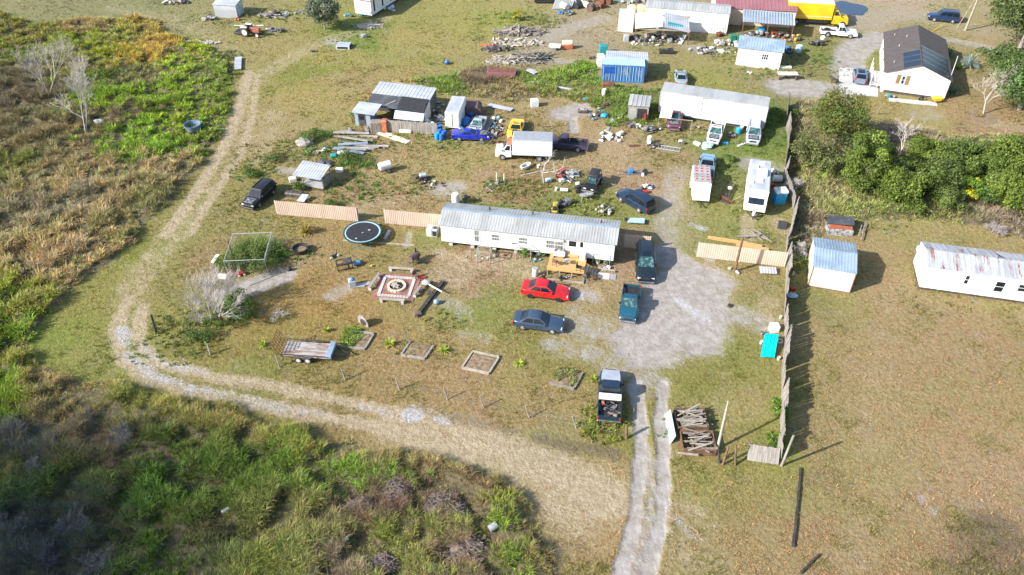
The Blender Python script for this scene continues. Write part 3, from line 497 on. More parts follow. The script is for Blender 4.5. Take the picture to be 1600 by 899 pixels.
brush("undergrowth", "low weeds and dead grass in the strip behind the junk compound", BR_MID, 10, 18, 1.05, 1.1, .5, (1.25, 1.25, 1.1), .5)
brush("undergrowth", "straw grass and weeds under the tree belt right of the old board fence", BR_HEDGE, 7, 18, .9, 1.05, .6, (1.2, 1.22, 1.1), .5)
# mown turf: short tufts over the whole yard, denser near the camera
def turf_tufts():
    n = 150000; d = np.sqrt(RNG.random(n)) ; y = 27 + (118 * RNG.random(n) ** 1.55); x = (RNG.random(n) * 2 - 1) * (.66 * (y * .766 + 33.5) + 2)
    sk = strokes(x, y); bare = np.maximum(sk[:, 0] * 1.2, np.maximum(sk[:, 1] * .75, sk[:, 2])); bm = brush_mask(x, y)
    pad = sdist(x, y, W([(1305, 150), (1305, 102), (1352, 104), (1376, 120), (1376, 158)])) < 0; pad &= (x - G(1325, 14).x) ** 2 + (y - G(1325, 14).y) ** 2 > 16
    k = pad & (bare + .5 * (fbm(x, y, 1.5, 77) - .5) < .42 * (0.3 + RNG.random(n))) & (bm < .3) & (fbm(x, y, 2.3, 71) > .36 + .25 * (RNG.random(n) - .5))
    x, y = x[k], y[k]; c = lawn_colour(x, y) * np.array([.95, .82, .78]); gsh = sst(.5, .68, fbm(x, y, 2.8, 81))[:, None]
    c = c * ((1 - gsh) * np.array([1.2, 1.12, 1.1]) + gsh * np.array([.72, .95, .55])) * (.75 + .5 * RNG.random((len(x), 1)))
    h = (.06 + .10 * RNG.random(len(x))) * (1 + .8 * gsh[:, 0]) * np.where(y > 75, 1.3, 1) * np.where(RNG.random(len(x)) < .12, 2.1, 1)
    V, f4, f3, C = blades(x, y, np.zeros(len(x)), h, np.where(y > 70, .05, .034), c, 6, np.full(len(x), .09), lean=1.3)
    return fol_obj("lawn_grass", [(V, f4, f3, C)], GRS)
tag(turf_tufts(), "short dry lawn grass covering the yard and the mown fields", "grass", kind='stuff')
def weed_patch(pp, rad, n, col, h, label, leafy=.5, jx=1.0):
    n = int(n * 2.0); p = G(*pp); a = RNG.random(n) * 6.283; r = np.sqrt(RNG.random(n)) * rad; x = p.x + np.cos(a) * r * jx; y = p.y + np.sin(a) * r
    c = np.array(col)[None] * (.75 + .5 * RNG.random((n, 1))) * (1 + RNG.normal(0, .08, (n, 3))); hh = h * (.4 + .8 * RNG.random(n)) * (1.15 - .6 * r / rad); lf = RNG.random(n) < leafy * .55; parts = []
    if (~lf).any(): parts.append(blades(x[~lf], y[~lf], 0 * x[~lf], hh[~lf], np.full((~lf).sum(), .05), c[~lf], 18, hh[~lf] * .35, lean=1.0))
    if lf.any():
        V, f4, C = leafballs(x[lf], y[lf], hh[lf] * .2, hh[lf] * .6, hh[lf] * .7, np.full(lf.sum(), .07), c[lf], 30); parts.append((V, f4, None, C))
    return tag(fol_obj("weeds", parts, GRS), label, "weeds", kind='stuff')
GR, OL, ST = (.09, .17, .03), (.16, .18, .05), (.26, .21, .09)
for a in [((385, 195), 1, 1, None, 1, None)][:0]: pass
WP = [((500, 228), 4.0, 60, GR, .8, "green weeds round the hollow left of the plank stacks", .7, 1.3), ((560, 296), 3.2, 50, GR, .6, "green weeds growing below the shelter with the pale metal roof", .6, 1.5), ((555, 258), 2.6, 40, GR, .9, "bushy weeds between the shelter and the plank stacks", .8, 1.2),
 ((430, 244), 4.0, 45, OL, .45, "low weeds along the track side above the wrecked black car", .6, 1.5), ((398, 270), 2.4, 30, GR, .5, "weed patch beside the track above the wrecked black car", .7, 1.3), ((640, 216), 3.4, 50, GR, .45, "green weeds at the foot of the grey board fence", .7, 2.2), ((735, 222), 2.0, 20, GR, .3, "weeds under the blue convertible", .6, 1.8),
 ((765, 318), 3.4, 60, GR, .28, "lush grass patch above the white home's roof", .2, 2.2), ((825, 295), 2.2, 30, OL, .7, "weeds round the bed frame by the bare tree", .6, 1.2), ((880, 335), 3.0, 50, OL, .4, "weeds behind the white home near the small engine", .4, 2.4), ((930, 320), 2.0, 25, OL, .5, "weeds below the black open jeep", .5, 1.5),
 ((400, 400), 2.1, 110, (.13, .18, .04), 2.2, "rank weeds filling the wire cage", .75, 1.1), ((355, 405), 1.3, 20, (.15, .20, .03), 1.1, "weeds on the left side of the wire cage", .7, .8), ((432, 402), 1.3, 18, GR, 1.0, "weeds on the right side of the wire cage", .7, .9), ((360, 490), 2.3, 40, GR, .9, "dark weeds round the grey twiggy bush", .7, 1.2), ((300, 510), 3.2, 60, OL, .6, "weeds on the bank beside the burnt gate post", .5, 1.3), ((265, 548), 2.4, 30, OL, .4, "grass bank at the bend of the track", .3, 1.5), ((470, 398), 1.6, 18, GR, .4, "weeds beside the round black tub", .6, 1.6),
 ((640, 545), 1.3, 14, OL, .4, "weeds spilling into the second garden bed", .6, 1.1), ((548, 528), 1.5, 26, (.16, .24, .03), .8, "bright green weeds at the left end of the first garden bed", .8, .7), ((940, 664), 2.1, 50, (.17, .19, .035), .7, "round yellow-green weed patch behind the parked flatbed pickup", .5, 1.1), ((885, 590), 1.2, 22, OL, .6, "weeds growing on the fourth garden bed", .6, 1.0),
 ((1075, 668), 2.4, 24, GR, .35, "weeds under the old timber crates", .5, 1.2), ((1218, 640), 1.3, 30, (.13, .20, .03), .5, "green weeds at the foot of the leaning board fence", .6, .5), ((1212, 690), 1.0, 22, (.13, .20, .03), .5, "green weeds by the fallen grey gate", .6, .7), ((1200, 185), 3.2, 50, GR, .5, "weeds at the right end of the long white trailer", .6, 1.0), ((1115, 178), 3.0, 30, GR, .5, "weeds along the front of the long white trailer", .6, 2.2), ((1060, 205), 2.6, 30, OL, .5, "weeds round the shed and the maroon pickup", .4, 2.0), ((1130, 262), 2.6, 28, GR, .35, "weeds between the camper and the covered trailer", .4, 1.2), ((1080, 212), 2.0, 20, OL, .4, "dry weeds in front of the maroon pickup", .4, 2.2),
 ((1190, 112), 3.2, 40, GR, .5, "weeds in front of the white shed with the barred window", .5, 2.0), ((1265, 95), 3.0, 36, GR, .5, "weeds right of the white shed with the barred window", .5, 1.5), ((1140, 88), 2.6, 30, OL, .6, "weeds left of the white shed with the barred window", .5, 1.2), ((1300, 110), 3.2, 30, OL, .3, "scrubby grass left of the concrete drive", .3, 1.2), ((800, 30), 3.5, 46, (.13, .19, .03), .7, "green weeds beside the branch heaps", .7, 2.0), ((850, 35), 3.0, 30, OL, .6, "weeds behind the branch heaps", .5, 1.5), ((540, 55), 4.5, 50, (.10, .18, .03), .3, "green grass below the small round tree", .2, 1.4), ((390, 28), 4.0, 46, OL, .7, "weeds round the small white outbuilding", .6, 2.6), ((690, 500), 1.8, 24, OL, .3, "weeds right of the long black beam", .5, 1.3), ((1350, 352), 2.2, 26, OL, .5, "weeds behind the cream shed", .4, 2.2), ((1450, 470), 2.6, 26, OL, .35, "grass tufts in front of the rusty-roofed home", .3, 1.8), ((355, 88), 2.0, 24, (.10, .12, .04), .8, "dark brush at the corner of the wild plot", .5, 1.2), ((750, 60), 1.4, 14, OL, .3, "weeds by the dumped sheet", .3, 1), ((990, 445), .1, 1, OL, .1, "tiny weed", 0, 1)]
for a in WP[:-1]:
    weed_patch(a[0], a[1], a[2], a[3], a[4], a[5], a[6], a[7])
def heapmesh(pp, rx, ry, hgt_, n, ln, mats_, name, label, cat='debris heap', wd=.09, rz=0.0, parent=None):   # uncountable heap of sticks and scraps
    p = G(*pp); mb = MB()
    mb.ell((0, 0, 0), (rx * .8, ry * .8, hgt_ * .55), 12, 6, 0.0, .15)
    for i in range(n):
        a = random.random() * 6.28; r = math.sqrt(random.random()); cx_, cy_ = rx * r * math.cos(a), ry * r * math.sin(a); z = hgt_ * max(.05, (1 - r * r)) * (.5 + .6 * random.random())
        l = ln * random.uniform(.4, 1.2); t = random.gauss(rz, .7); tl = random.gauss(0, .25); w_ = wd * random.uniform(.5, 1.7)
        mb.obox((cx_, cy_, z), (l, w_, w_ * random.uniform(.3, 1)), (random.random(), tl, t))
    o = mb.build(name, mats_); o.location = p; o.location.z = float(HZ(np.array([p.x]), np.array([p.y]))[0]) * .8; return tag(o, label, cat, kind='stuff')

# ================================================================ VEHICLES (x forward, z up, origin on the ground at mid length)
def shell(prof, hw, wfun, drop=.05, cols=(-1, -.93, -.5, .5, .93, 1)):   # side profile (closed loop) swept across the width with rounded shoulders
    mb = MB(); n = len(prof); zc = .6; vs = []
    for c in cols:
        for (x, z) in prof:
            w = hw * wfun(x, z); zz = z
            if abs(c) == 1: zz = z - drop if z > zc else z
            elif abs(c) < .6: zz = z + (.018 if z > zc else 0)
            vs.append((x, c * w, zz))
    fs = []
    for k in range(len(cols) - 1):
        for i in range(n): j = (i + 1) % n; fs.append((k * n + i, k * n + j, (k + 1) * n + j, (k + 1) * n + i))
    fs.append(tuple(range(n))); fs.append(tuple(range((len(cols) - 1) * n + n - 1, (len(cols) - 1) * n - 1, -1)))
    return mb.add(vs, fs)
def arch(cx, r, z0, k=7): return [(cx + r * math.cos(math.pi * i / k), z0 + r * math.sin(math.pi * i / k)) for i in range(k + 1)]
def wheel(parent, x, y, r, w, rim='rim', flat=False):
    sgn = 1 if y > 0 else -1
    wm = MB().lathe([(r * .55, -w / 2), (r * .93, -w / 2), (r, -w / 2 + .03), (r, w / 2 - .03), (r * .93, w / 2), (r * .55, w / 2), (r * .55, -w / 2)], 18)
    o = wm.build('wheel', 'rubber', parent, 40); o.location = (x, y, r); o.rotation_euler = (R(90), 0, 0)
    rm = MB().lathe([(0, .0), (r * .12, .03), (r * .2, .0), (r * .5, -.03), (r * .56, .02), (r * .6, .02), (r * .6, -.04), (0, -.06)], 18)
    for i in range(5):
        t = 6.283 * i / 5; rm.bar((.05 * math.cos(t), .05 * math.sin(t), .02), (r * .56 * math.cos(t), r * .56 * math.sin(t), .015), .06, .03)
    q = rm.build('rim', rim, o, 40); q.location = (0, 0, (w / 2 - .01) * -sgn); q.rotation_euler = (0 if sgn < 0 else R(180), 0, 0)
    return o
def frustum(b, t, z0, z1):   # b,t = (xa,xb,halfw)
    return [(b[0], -b[2], z0), (b[1], -b[2], z0), (b[1], b[2], z0), (b[0], b[2], z0), (t[0], -t[2], z1), (t[1], -t[2], z1), (t[1], t[2], z1), (t[0], t[2], z1)]
def pane(mb, q, u0, u1, v0, v1, out=.01, th=.012):     # glass panel proud of a quad face a,b,c,d (a-b bottom)
    a, b, c, d = [Vector(p) for p in q]
    P = lambda u, v: (a * (1 - u) + b * u) * (1 - v) + (d * (1 - u) + c * u) * v
    n = (b - a).cross(d - a).normalized(); o = n * out
    pts = [P(u0, v0) + o, P(u1, v0) + o, P(u1, v1) + o, P(u0, v1) + o]; mb.slab(*pts, th=th); return mb
def cabin(p, body, b, t, z0, z1, glassk='glass', split=(.0, .5, 1.0), roofm=None, side=True, rearglass=True, screen='glass'):
    f = frustum(b, t, z0, z1); mb = MB()
    mb.add(f, [(3, 2, 1, 0), (4, 5, 6, 7), (0, 1, 5, 4), (1, 2, 6, 5), (2, 3, 7, 6), (3, 0, 4, 7)])
    o = mb.build('cabin', body, p)
    bm = bmesh.new(); bm.from_mesh(o.data); bmesh.ops.bevel(bm, geom=[e for e in bm.edges if max(v.co.z for v in e.verts) > z0 + .01], offset=.055, segments=2, affect='EDGES'); bm.to_mesh(o.data); bm.free()
    o.data.polygons.foreach_set('use_smooth', [True] * len(o.data.polygons)); o.data.set_sharp_from_angle(angle=R(38))
    pane(MB(), (f[1], f[2], f[6], f[5]), .07, .93, .06, .93).build('windscreen', screen, p)
    if rearglass: pane(MB(), (f[3], f[0], f[4], f[7]), .09, .91, .12, .9).build('rear_window', glassk, p)
    if side:
        for (A, B, C, D, flip) in ((f[0], f[1], f[5], f[4], False), (f[2], f[3], f[7], f[6], True)):
            for k in range(len(split) - 1):
                u0, u1 = split[k], split[k + 1]; g = .018
                if flip: u0, u1 = 1 - u1, 1 - u0
                pane(MB(), (A, B, C, D), max(u0 + g, .04), min(u1 - g, .96), .14, .86, .006).build('side_window', glassk, p)
    pr = MB().add([(t[0] + .12, -t[2] + .1, z1 - .02), (t[1] - .1, -t[2] + .1, z1 - .02), (t[1] - .1, t[2] - .1, z1 - .02), (t[0] + .12, t[2] - .1, z1 - .02),
                   (t[0] + .3, -t[2] + .3, z1 + .022), (t[1] - .28, -t[2] + .3, z1 + .022), (t[1] - .28, t[2] - .3, z1 + .022), (t[0] + .3, t[2] - .3, z1 + .022)], [(4, 5, 6, 7), (0, 1, 5, 4), (1, 2, 6, 5), (2, 3, 7, 6), (3, 0, 4, 7)])
    pr.build('roof_panel', roofm or body, p, 60)
    return f
def lights(p, xf, xr, hw, zf, zr, lw=.30, tl=True):
    for s in (-1, 1):
        MB().bev(xf - .2, xf - .02, s * (hw - .31) - lw / 2, s * (hw - .31) + lw / 2, zf - .06, zf + .05, .02).build('headlight', 'lamp', p)
        if tl: MB().bev(xr - .012, xr + .12, s * (hw - .2) - .14, s * (hw - .2) + .14, zr - .09, zr + .09, .02).build('tail_light', 'red_lens', p)
def mirrors(p, x, hw, z, m):
    for s in (-1, 1): MB().bev(x - .06, x + .07, s * (hw + .1) - .11, s * (hw + .1) + .09, z, z + .16, .02).build('mirror', m, p)
def car(label, cat, loc, yaw_, body, kind='sedan', L=4.8, Wd=1.84, H=1.45, glassk='glass', screen='glass', rim='rim', roofm=None, name=None, hoodopen=False, stripe=None, wr=.33, group=None, hoodm=None, wheels=True, chrome='chrome'):
    p = thing(name or 'parked_car', label, cat, loc, yaw_, group); h = L / 2; hw = Wd / 2
    taper = lambda x, z: (1 - .09 * sst(h * .5, h * .86, abs(x)) - .17 * sst(h * .86, h, abs(x))) * (1 - .05 * (1 - sst(.2, .45, z)))
    zb = .24
    if kind in ('sedan', 'coupe'):
        belt = .93 if kind == 'sedan' else .88; wb = L * .29
        prof = [(-h + .06, zb), (-h, .5), (-h + .02, .78), (-h + .1, belt - .02), (-h + .35, belt + .035), (-h * .52, belt + .03), (h * .32, belt), (h * .62, belt - .1), (h * .86, belt - .22), (h - .04, .6), (h, .45), (h - .06, zb)]
        prof += arch(wb, wr + .05, zb + .02) + arch(-wb, wr + .05, zb + .02)
        shell(prof, hw, taper).build('body', body, p, 35)
        if kind == 'sedan': f = cabin(p, body, (-h * .74, h * .40, hw * .91), (-h * .40, h * .06, hw * .68), belt - .01, H, glassk, (.05, .5, .95), roofm, screen=screen)
        else: f = cabin(p, body, (-h * .62, h * .26, hw * .86), (-h * .30, -h * .02, hw * .62), belt - .01, H, glassk, (.12, .9), roofm, screen=screen)
        lights(p, h - .1, -h + .02, hw, .62, .76); zh = belt
    elif kind in ('suv', 'hatch'):
        belt = 1.02 if H > 1.6 else .95; wb = L * .285
        prof = [(-h + .05, zb + .05), (-h, .55), (-h + .02, .9), (-h + .06, belt + .02), (-h * .6, belt + .03), (h * .42, belt + .03), (h * .66, belt - .03), (h * .9, belt - .1), (h - .03, belt - .28), (h, .5), (h - .05, zb + .05)]
        prof += arch(wb, wr + .06, zb + .07) + arch(-wb, wr + .06, zb + .07)
        shell(prof, hw, taper).build('body', body, p, 35)
        sp = (.04, .36, .68, .97) if kind == 'suv' else (.08, .5, .94)
        rr = -h * .86 if kind == 'suv' else -h * .66
        f = cabin(p, body, (-h + .1, h * .44, hw * .93), (rr, h * .14, hw * .74), belt, H, glassk, sp, roofm, screen=screen)
        lights(p, h - .06, -h + .02, hw, belt - .24, .95); zh = belt
        if kind == 'suv':
            for s in (-1, 1): MB().bar((rr + .2, s * hw * .68, H + .04), (h * .08, s * hw * .68, H + .04), .05, .05).build('roof_rail', 'black', p)
    elif kind == 'pickup':
        belt = 1.0 if H > 1.65 else .93; wb = L * .3; xb = -h * .12; cabb = (xb + .02, h * .42, hw * .92)
        prof = [(xb, zb + .12), (xb, belt), (h * .44, belt), (h * .66, belt - .01), (h * .93, belt - .09), (h - .03, belt - .25), (h, .5), (h - .05, zb + .1)] + arch(wb, wr + .06, zb + .12)
        shell(prof, hw, taper).build('body', body, p, 35)
        f = cabin(p, body, cabb, (xb + .12, h * .20, hw * .74), belt - .01, H, glassk, (.06, .9) if L < 5.4 else (.05, .42, .93), roofm, screen=screen)
        sp = [(-h + .04, .5), (-h + .04, belt - .02), (xb - .04, belt - .02), (xb - .04, .5)] + arch(-wb, wr + .06, zb + .24)
        for s in (-1, 1): MB().prism(sp, 'y', s * (hw - .09), s * (hw - .01)).build('bed_side', body, p)
        MB().box(-h + .08, xb - .04, -hw + .1, hw - .1, .56, .62).box(-wb - .42, -wb + .42, -hw + .1, -hw + .3, .6, .82).box(-wb - .42, -wb + .42, hw - .3, hw - .1, .6, .82).build('bed_floor', 'black', p)
        MB().bev(-h, -h + .07, -hw + .09, hw - .09, .5, belt - .03, .02).build('tailgate', body, p)
        MB().bev(-h - .1, -h + .02, -hw + .02, hw - .02, .38, .52, .02).build('rear_bumper', 'chrome', p)
        lights(p, h - .04, -h, hw, belt - .26, .75, tl=False); zh = belt
        for s in (-1, 1): MB().bev(-h - .012, -h + .1, s * (hw - .1) - .07, s * (hw - .1) + .085, .6, .86, .02).build('tail_light', 'red_lens', p)
    elif kind == 'jeep':
        belt = .95; wb = L * .3
        prof = [(-h, .5), (-h, belt), (h * .3, belt), (h * .34, belt + .04), (h * .86, belt - .06), (h * .88, .5), (h * .3, .45)] + arch(-wb, wr + .05, .48)
        shell(prof, hw * .8, lambda x, z: 1 - .2 * sst(.3 * h, h, x)).build('body', body, p, 35)
        for s in (-1, 1):
            MB().bev(wb - .42, wb + .5, s * hw * .82 - .16, s * hw * .82 + .16, .72, .80, .03).build('mudguard', 'black', p)
            MB().bar((h * .26, s * hw * .7, belt), (h * .16, s * hw * .66, H - .12), .06).bar((-h * .3, s * hw * .72, belt), (-h * .3, s * hw * .66, H), .06).bar((-h * .95, s * hw * .72, belt), (-h * .8, s * hw * .66, H), .06).build('roll_bar', 'black', p)
        MB().bev(-h * .86, h * .1, -hw * .7, hw * .7, H - .03, H + .04, .03).build('soft_top', 'black', p, 60)
        pane(MB(), ((h * .3, -hw * .68, belt), (h * .3, hw * .68, belt), (h * .2, hw * .64, H - .1), (h * .2, -hw * .64, H - .1)), .04, .96, .05, .95).build('windscreen', 'glass_green', p)
        MB().bev(h * .88, h * .97, -hw * .9, hw * .9, .46, .6, .02).build('front_bumper', 'steel', p)
        for s in (-1, 1): MB().bev(-h * .1, h * .05, s * .38 - .22, s * .38 + .22, belt - .1, belt + .35, .05).build('seat', 'black', p)
        lights(p, h * .9, -h, hw * .9, .8, .75); zh = belt
    if kind != 'jeep':
        MB().bev(h - .14, h + .03, -hw * .82, hw * .82, zb + .03, zb + .2, .03).build('front_bumper', body if kind in ('sedan', 'coupe') else chrome, p)
        MB().bev(h - .12, h + .006, -hw * .46, hw * .46, zh - .36, zh - .2, .015).build('grille', 'black', p)
        MB().bev(h * .34 - .02, h * .40, -hw * .78, hw * .78, zh - .015, zh + .022, .01).build('wiper_cowl', 'black', p)
        mirrors(p, h * .28, hw * .93, zh + .04, body if kind == 'sedan' else 'black')
        for s in (-1, 1):
            if kind != 'pickup': MB().box(-.02 * L - .012, -.02 * L + .012, s * hw * .985 - .012, s * hw * .985 + .012, .42, .86).build('door_seam', 'black', p)
            MB().bar((-h * .52, s * (hw * .995), .34), (h * .5, s * (hw * .995), .34), .02, .1).build('sill', 'black', p)
    if kind in ('pickup',): pass
    if hoodopen:
        MB().bev(h * .46, h * .9, -hw * .68, hw * .68, zh - .12, zh + .025, .02).build('engine_bay', 'black', p)
        e = MB().bev(h * .5, h * .86, -hw * .55, hw * .55, zh - .02, zh + .03, .01); 
        for i in range(9): e.obox((h * random.uniform(.5, .86), hw * random.uniform(-.55, .55), zh + .05), (random.uniform(.12, .3), random.uniform(.1, .3), .08), (0, 0, random.random() * 3))
        e.build('engine', 'steel', p)
        if hoodopen == 2: MB().slab((h * .45, -hw * .7, zh + .02), (h * .45, hw * .7, zh + .02), (h * .30, hw * .7, zh + .72), (h * .30, -hw * .7, zh + .72), .03).build('bonnet', hoodm or body, p)
    elif hoodm: MB().slab((h * .44, -hw * .82, zh + .03), (h * .67, -hw * .8, zh + .02), (h * .67, hw * .8, zh + .02), (h * .44, hw * .82, zh + .03), .02).slab((h * .67, -hw * .8, zh + .02), (h * .91, -hw * .72, zh - .05), (h * .91, hw * .72, zh - .05), (h * .67, hw * .8, zh + .02), .02).build('bonnet', hoodm, p)
    if stripe: MB().add([(h * .30, -.3, zh + .026), (h * .84, -.22, zh - .16), (h * .84, .22, zh - .16), (h * .30, .3, zh + .026), (h * .30, -.3, zh + .05), (h * .84, -.22, zh - .13), (h * .84, .22, zh - .13), (h * .30, .3, zh + .05)], [(4, 5, 6, 7), (0, 1, 5, 4), (1, 2, 6, 5), (2, 3, 7, 6), (3, 0, 4, 7)]).build('bonnet_stripe', stripe, p)
    if wheels:
        wbx = wb
        for x in (wbx, -wbx):
            for s in (-1, 1): wheel(p, x, s * (hw - .12 + (.06 if kind in ('jeep',) else 0)), wr, .22, rim)
    return p
def C2(near, far, off):     # car centre from the two near-side wheel contacts, pushed away from the camera by off
    a, b = G(*near), G(*far); m = (a + b) / 2; d = (b - a).normalized(); n = Vector((-d.y, d.x, 0))
    if n.y < 0: n = -n
    return m + n * off
P = lambda n, c, **k: paint(n, c, **k)
red = P('red_car_paint', (.62, .012, .016)); slate = P('slate_blue_car_paint', (.06, .10, .16), metal=.35); navy = P('navy_car_paint', (.012, .028, .06)); tealp = P('teal_truck_paint', (.010, .07, .11)); dkblue = P('dark_blue_paint', (.012, .035, .10))
silver = P('silver_paint', (.42, .46, .50), metal=0.0, rough=.4); blackp = P('black_paint', (.012, .012, .014), coat=.4); yel = P('yellow_car_paint', (.85, .55, .02)); royal = P('royal_blue_paint', (.012, .03, .42), coat=.4); purple = P('faded_purple_paint', (.05, .035, .085), rough=.5, coat=.2)
maroon = P('maroon_paint', (.16, .035, .075), rough=.5, coat=.2); whitep = P('white_car_paint', (.74, .75, .76)); ltblue = P('pale_blue_paint', (.22, .38, .58), rough=.45, coat=.3); greyblue = P('grey_blue_paint', (.16, .24, .32), rough=.45, coat=.3); greyp = P('grey_hatch_paint', (.20, .25, .32), metal=.3); seafoam = P('grey_green_paint', (.26, .32, .33), rough=.5, coat=.2)
car("shiny red sedan parked side-on below the wooden deck", "car", C2((829, 466), (872, 472), .85), head((829, 466), (872, 472)), red, 'sedan', 4.8, 1.88, 1.47, rim='rimdark')
car("slate blue sedan with silver wheels parked below the red sedan", "car", C2((818, 516), (861, 522), .85), head((818, 516), (861, 522)), slate, 'sedan', 4.85, 1.86, 1.46)
car("big black off-roader with a sunroof parked nose-on beside the tan fence end", "suv", G(1005, 412) + Vector((.05, -.75, 0)), head((1004, 392), (1006, 441)), P('black_green_paint', (.008, .018, .022)), 'suv', 5.5, 2.0, 1.88, screen='glass_green', wr=.38)
suv_k = kids(COL.objects['parked_car.002']); MB().bev(-.35, .35, -.42, .42, 1.9, 1.93, .02).build('sunroof', 'glass', COL.objects['parked_car.002'])
car("teal pickup with a black open bed parked nose-on in the sandy yard", "pickup", G(983, 478) + Vector((0, -.25, 0)), head((988, 452), (981, 500)), tealp, 'pickup', 5.0, 1.84, 1.62, screen='glass_green', hoodm=P('teal_bonnet_paint', (.012, .095, .15)), wr=.35)
# flatbed loaded pickup at the drive
t = car("dark blue pickup with a white toolbox and cluttered bed by the sandy drive", "pickup", G(952, 622) + Vector((0, -.15, 0)), head((950, 660), (953, 585)), P('midnight_truck_paint', (.012, .03, .05)), 'pickup', 5.6, 2.0, 1.78, hoodm=P('bonnet_sky_reflection', (.36, .40, .46), rough=.4), roofm=P('glossy_navy_roof_paint', (.012, .03, .07)), wr=.37)  # pale bonnet colour paints in the sky reflected off dark paint
MB().bev(-.98, -.42, -.94, .94, .98, 1.22, .03).build('toolbox', 'white', t)
for i in range(26): MB().obox((random.uniform(-2.5, -1.0), random.uniform(-.8, .1 if i % 3 else .8), .72 + random.random() * .15), (random.uniform(.1, .6), random.uniform(.05, .25), random.uniform(.05, .2)), (random.random(), 0, random.random() * 3)).build('scrap_item', random.choice(['scrapdark', 'steel', 'wood', 'black']), t)
MB().obox((-1.25, .55, .8), (.3, .2, .16), (0, 0, .4)).build('bed_can', 'orange', t)
car("navy estate off-roader parked at an angle behind the white home", "suv", G(992, 321) + Vector((.0, .1, 0)), head((1012, 331), (975, 309)), navy, 'suv', 4.9, 1.86, 1.72, wr=.36)
bc = car("royal blue convertible pickup with its bed full of tarps beside the white cabinet", "pickup", C2((752, 222), (718, 221), .8), head((718, 221.5), (752, 222.5)), royal, 'coupe', 4.9, 1.74, 1.22, hoodopen=1)
car("pale silver coupe raised on junk behind the blue convertible", "car", G(746, 203), head((756, 182), (742, 208)), silver, 'coupe', 4.7, 1.8, 1.4, screen='glass_green')
car("yellow sports coupe with a black bonnet stripe behind the white box van", "car", G(806, 208), head((812, 190), (801, 224)), yel, 'coupe', 4.7, 1.86, 1.22, stripe='black', glassk='glass', roofm='black')
car("dark purple pickup with an open bed hidden behind the white box van", "pickup", G(884, 231), head((905, 236), (865, 232)), purple, 'pickup', 5.4, 1.9, 1.7, wr=.37)
wk = car("burnt out black car with its bonnet missing beside the track", "wrecked car", G(407, 312), head((424, 296), (396, 322)), blackp, 'suv', 4.9, 1.85, 1.6, hoodopen=1, chrome='black')
MB().bev(-2.3, -1.2, -.7, .7, 1.0, 1.1, .03).build('boot_lid', 'black', wk)
car("small black open off-roader with a soft top and pale windscreen in the middle yard", "jeep", G(925, 294), head((930, 276), (918, 296)), blackp, 'jeep', 3.6, 1.65, 1.75, wr=.38)
car("maroon pickup with no grille beside the tin-roofed shed", "pickup", G(1053, 192), head((1053, 174), (1051, 200)), maroon, 'pickup', 5.2, 1.9, 1.72, screen='glass_green', hoodopen=1, wr=.37)
car("white pickup with an orange roof and open engine bay, left of the two bonnetless vehicles", "pickup", G(1117, 214), head((1122, 194), (1112, 226)), whitep, 'pickup', 5.0, 1.86, 1.66, screen='glass_green', hoodopen=1, roofm='orange')
car("silver off-roader with its bonnet off, right of the white and orange pickup", "suv", G(1176, 216), head((1178, 195), (1175, 226)), silver, 'suv', 4.7, 1.86, 1.72, screen='glass_green', hoodopen=1)
car("grey green coupe with an empty rear window behind the long white trailer", "car", G(1063, 127), head((1064, 136), (1062, 112)), seafoam, 'coupe', 4.6, 1.8, 1.34, hoodopen=0)
car("white extended cab pickup beside the yellow lorry", "pickup", C2((1292, 58), (1328, 60.5), .85), head((1292, 58), (1328, 60.5)), whitep, 'pickup', 5.7, 1.95, 1.78, wr=.38)
car("dark blue off-roader parked on the grass beyond the house", "suv", C2((1459, 34), (1487, 37), .85), head((1487, 37), (1459, 34)), dkblue, 'suv', 4.9, 1.9, 1.75, wr=.36)
car("grey hatchback with a dark glass roof on the concrete drive of the house", "car", G(1342, 124), head((1341, 132), (1340, 110)), greyp, 'hatch', 4.5, 1.82, 1.5, roofm='glass')
car("pale blue pickup half hidden behind the red-dotted trailer", "pickup", G(1103, 268) + Vector((0, 0, 0)), head((1100, 290), (1107, 244)), greyblue, 'pickup', 5.6, 1.95, 1.78, roofm=ltblue, hoodm=ltblue, wr=.37)

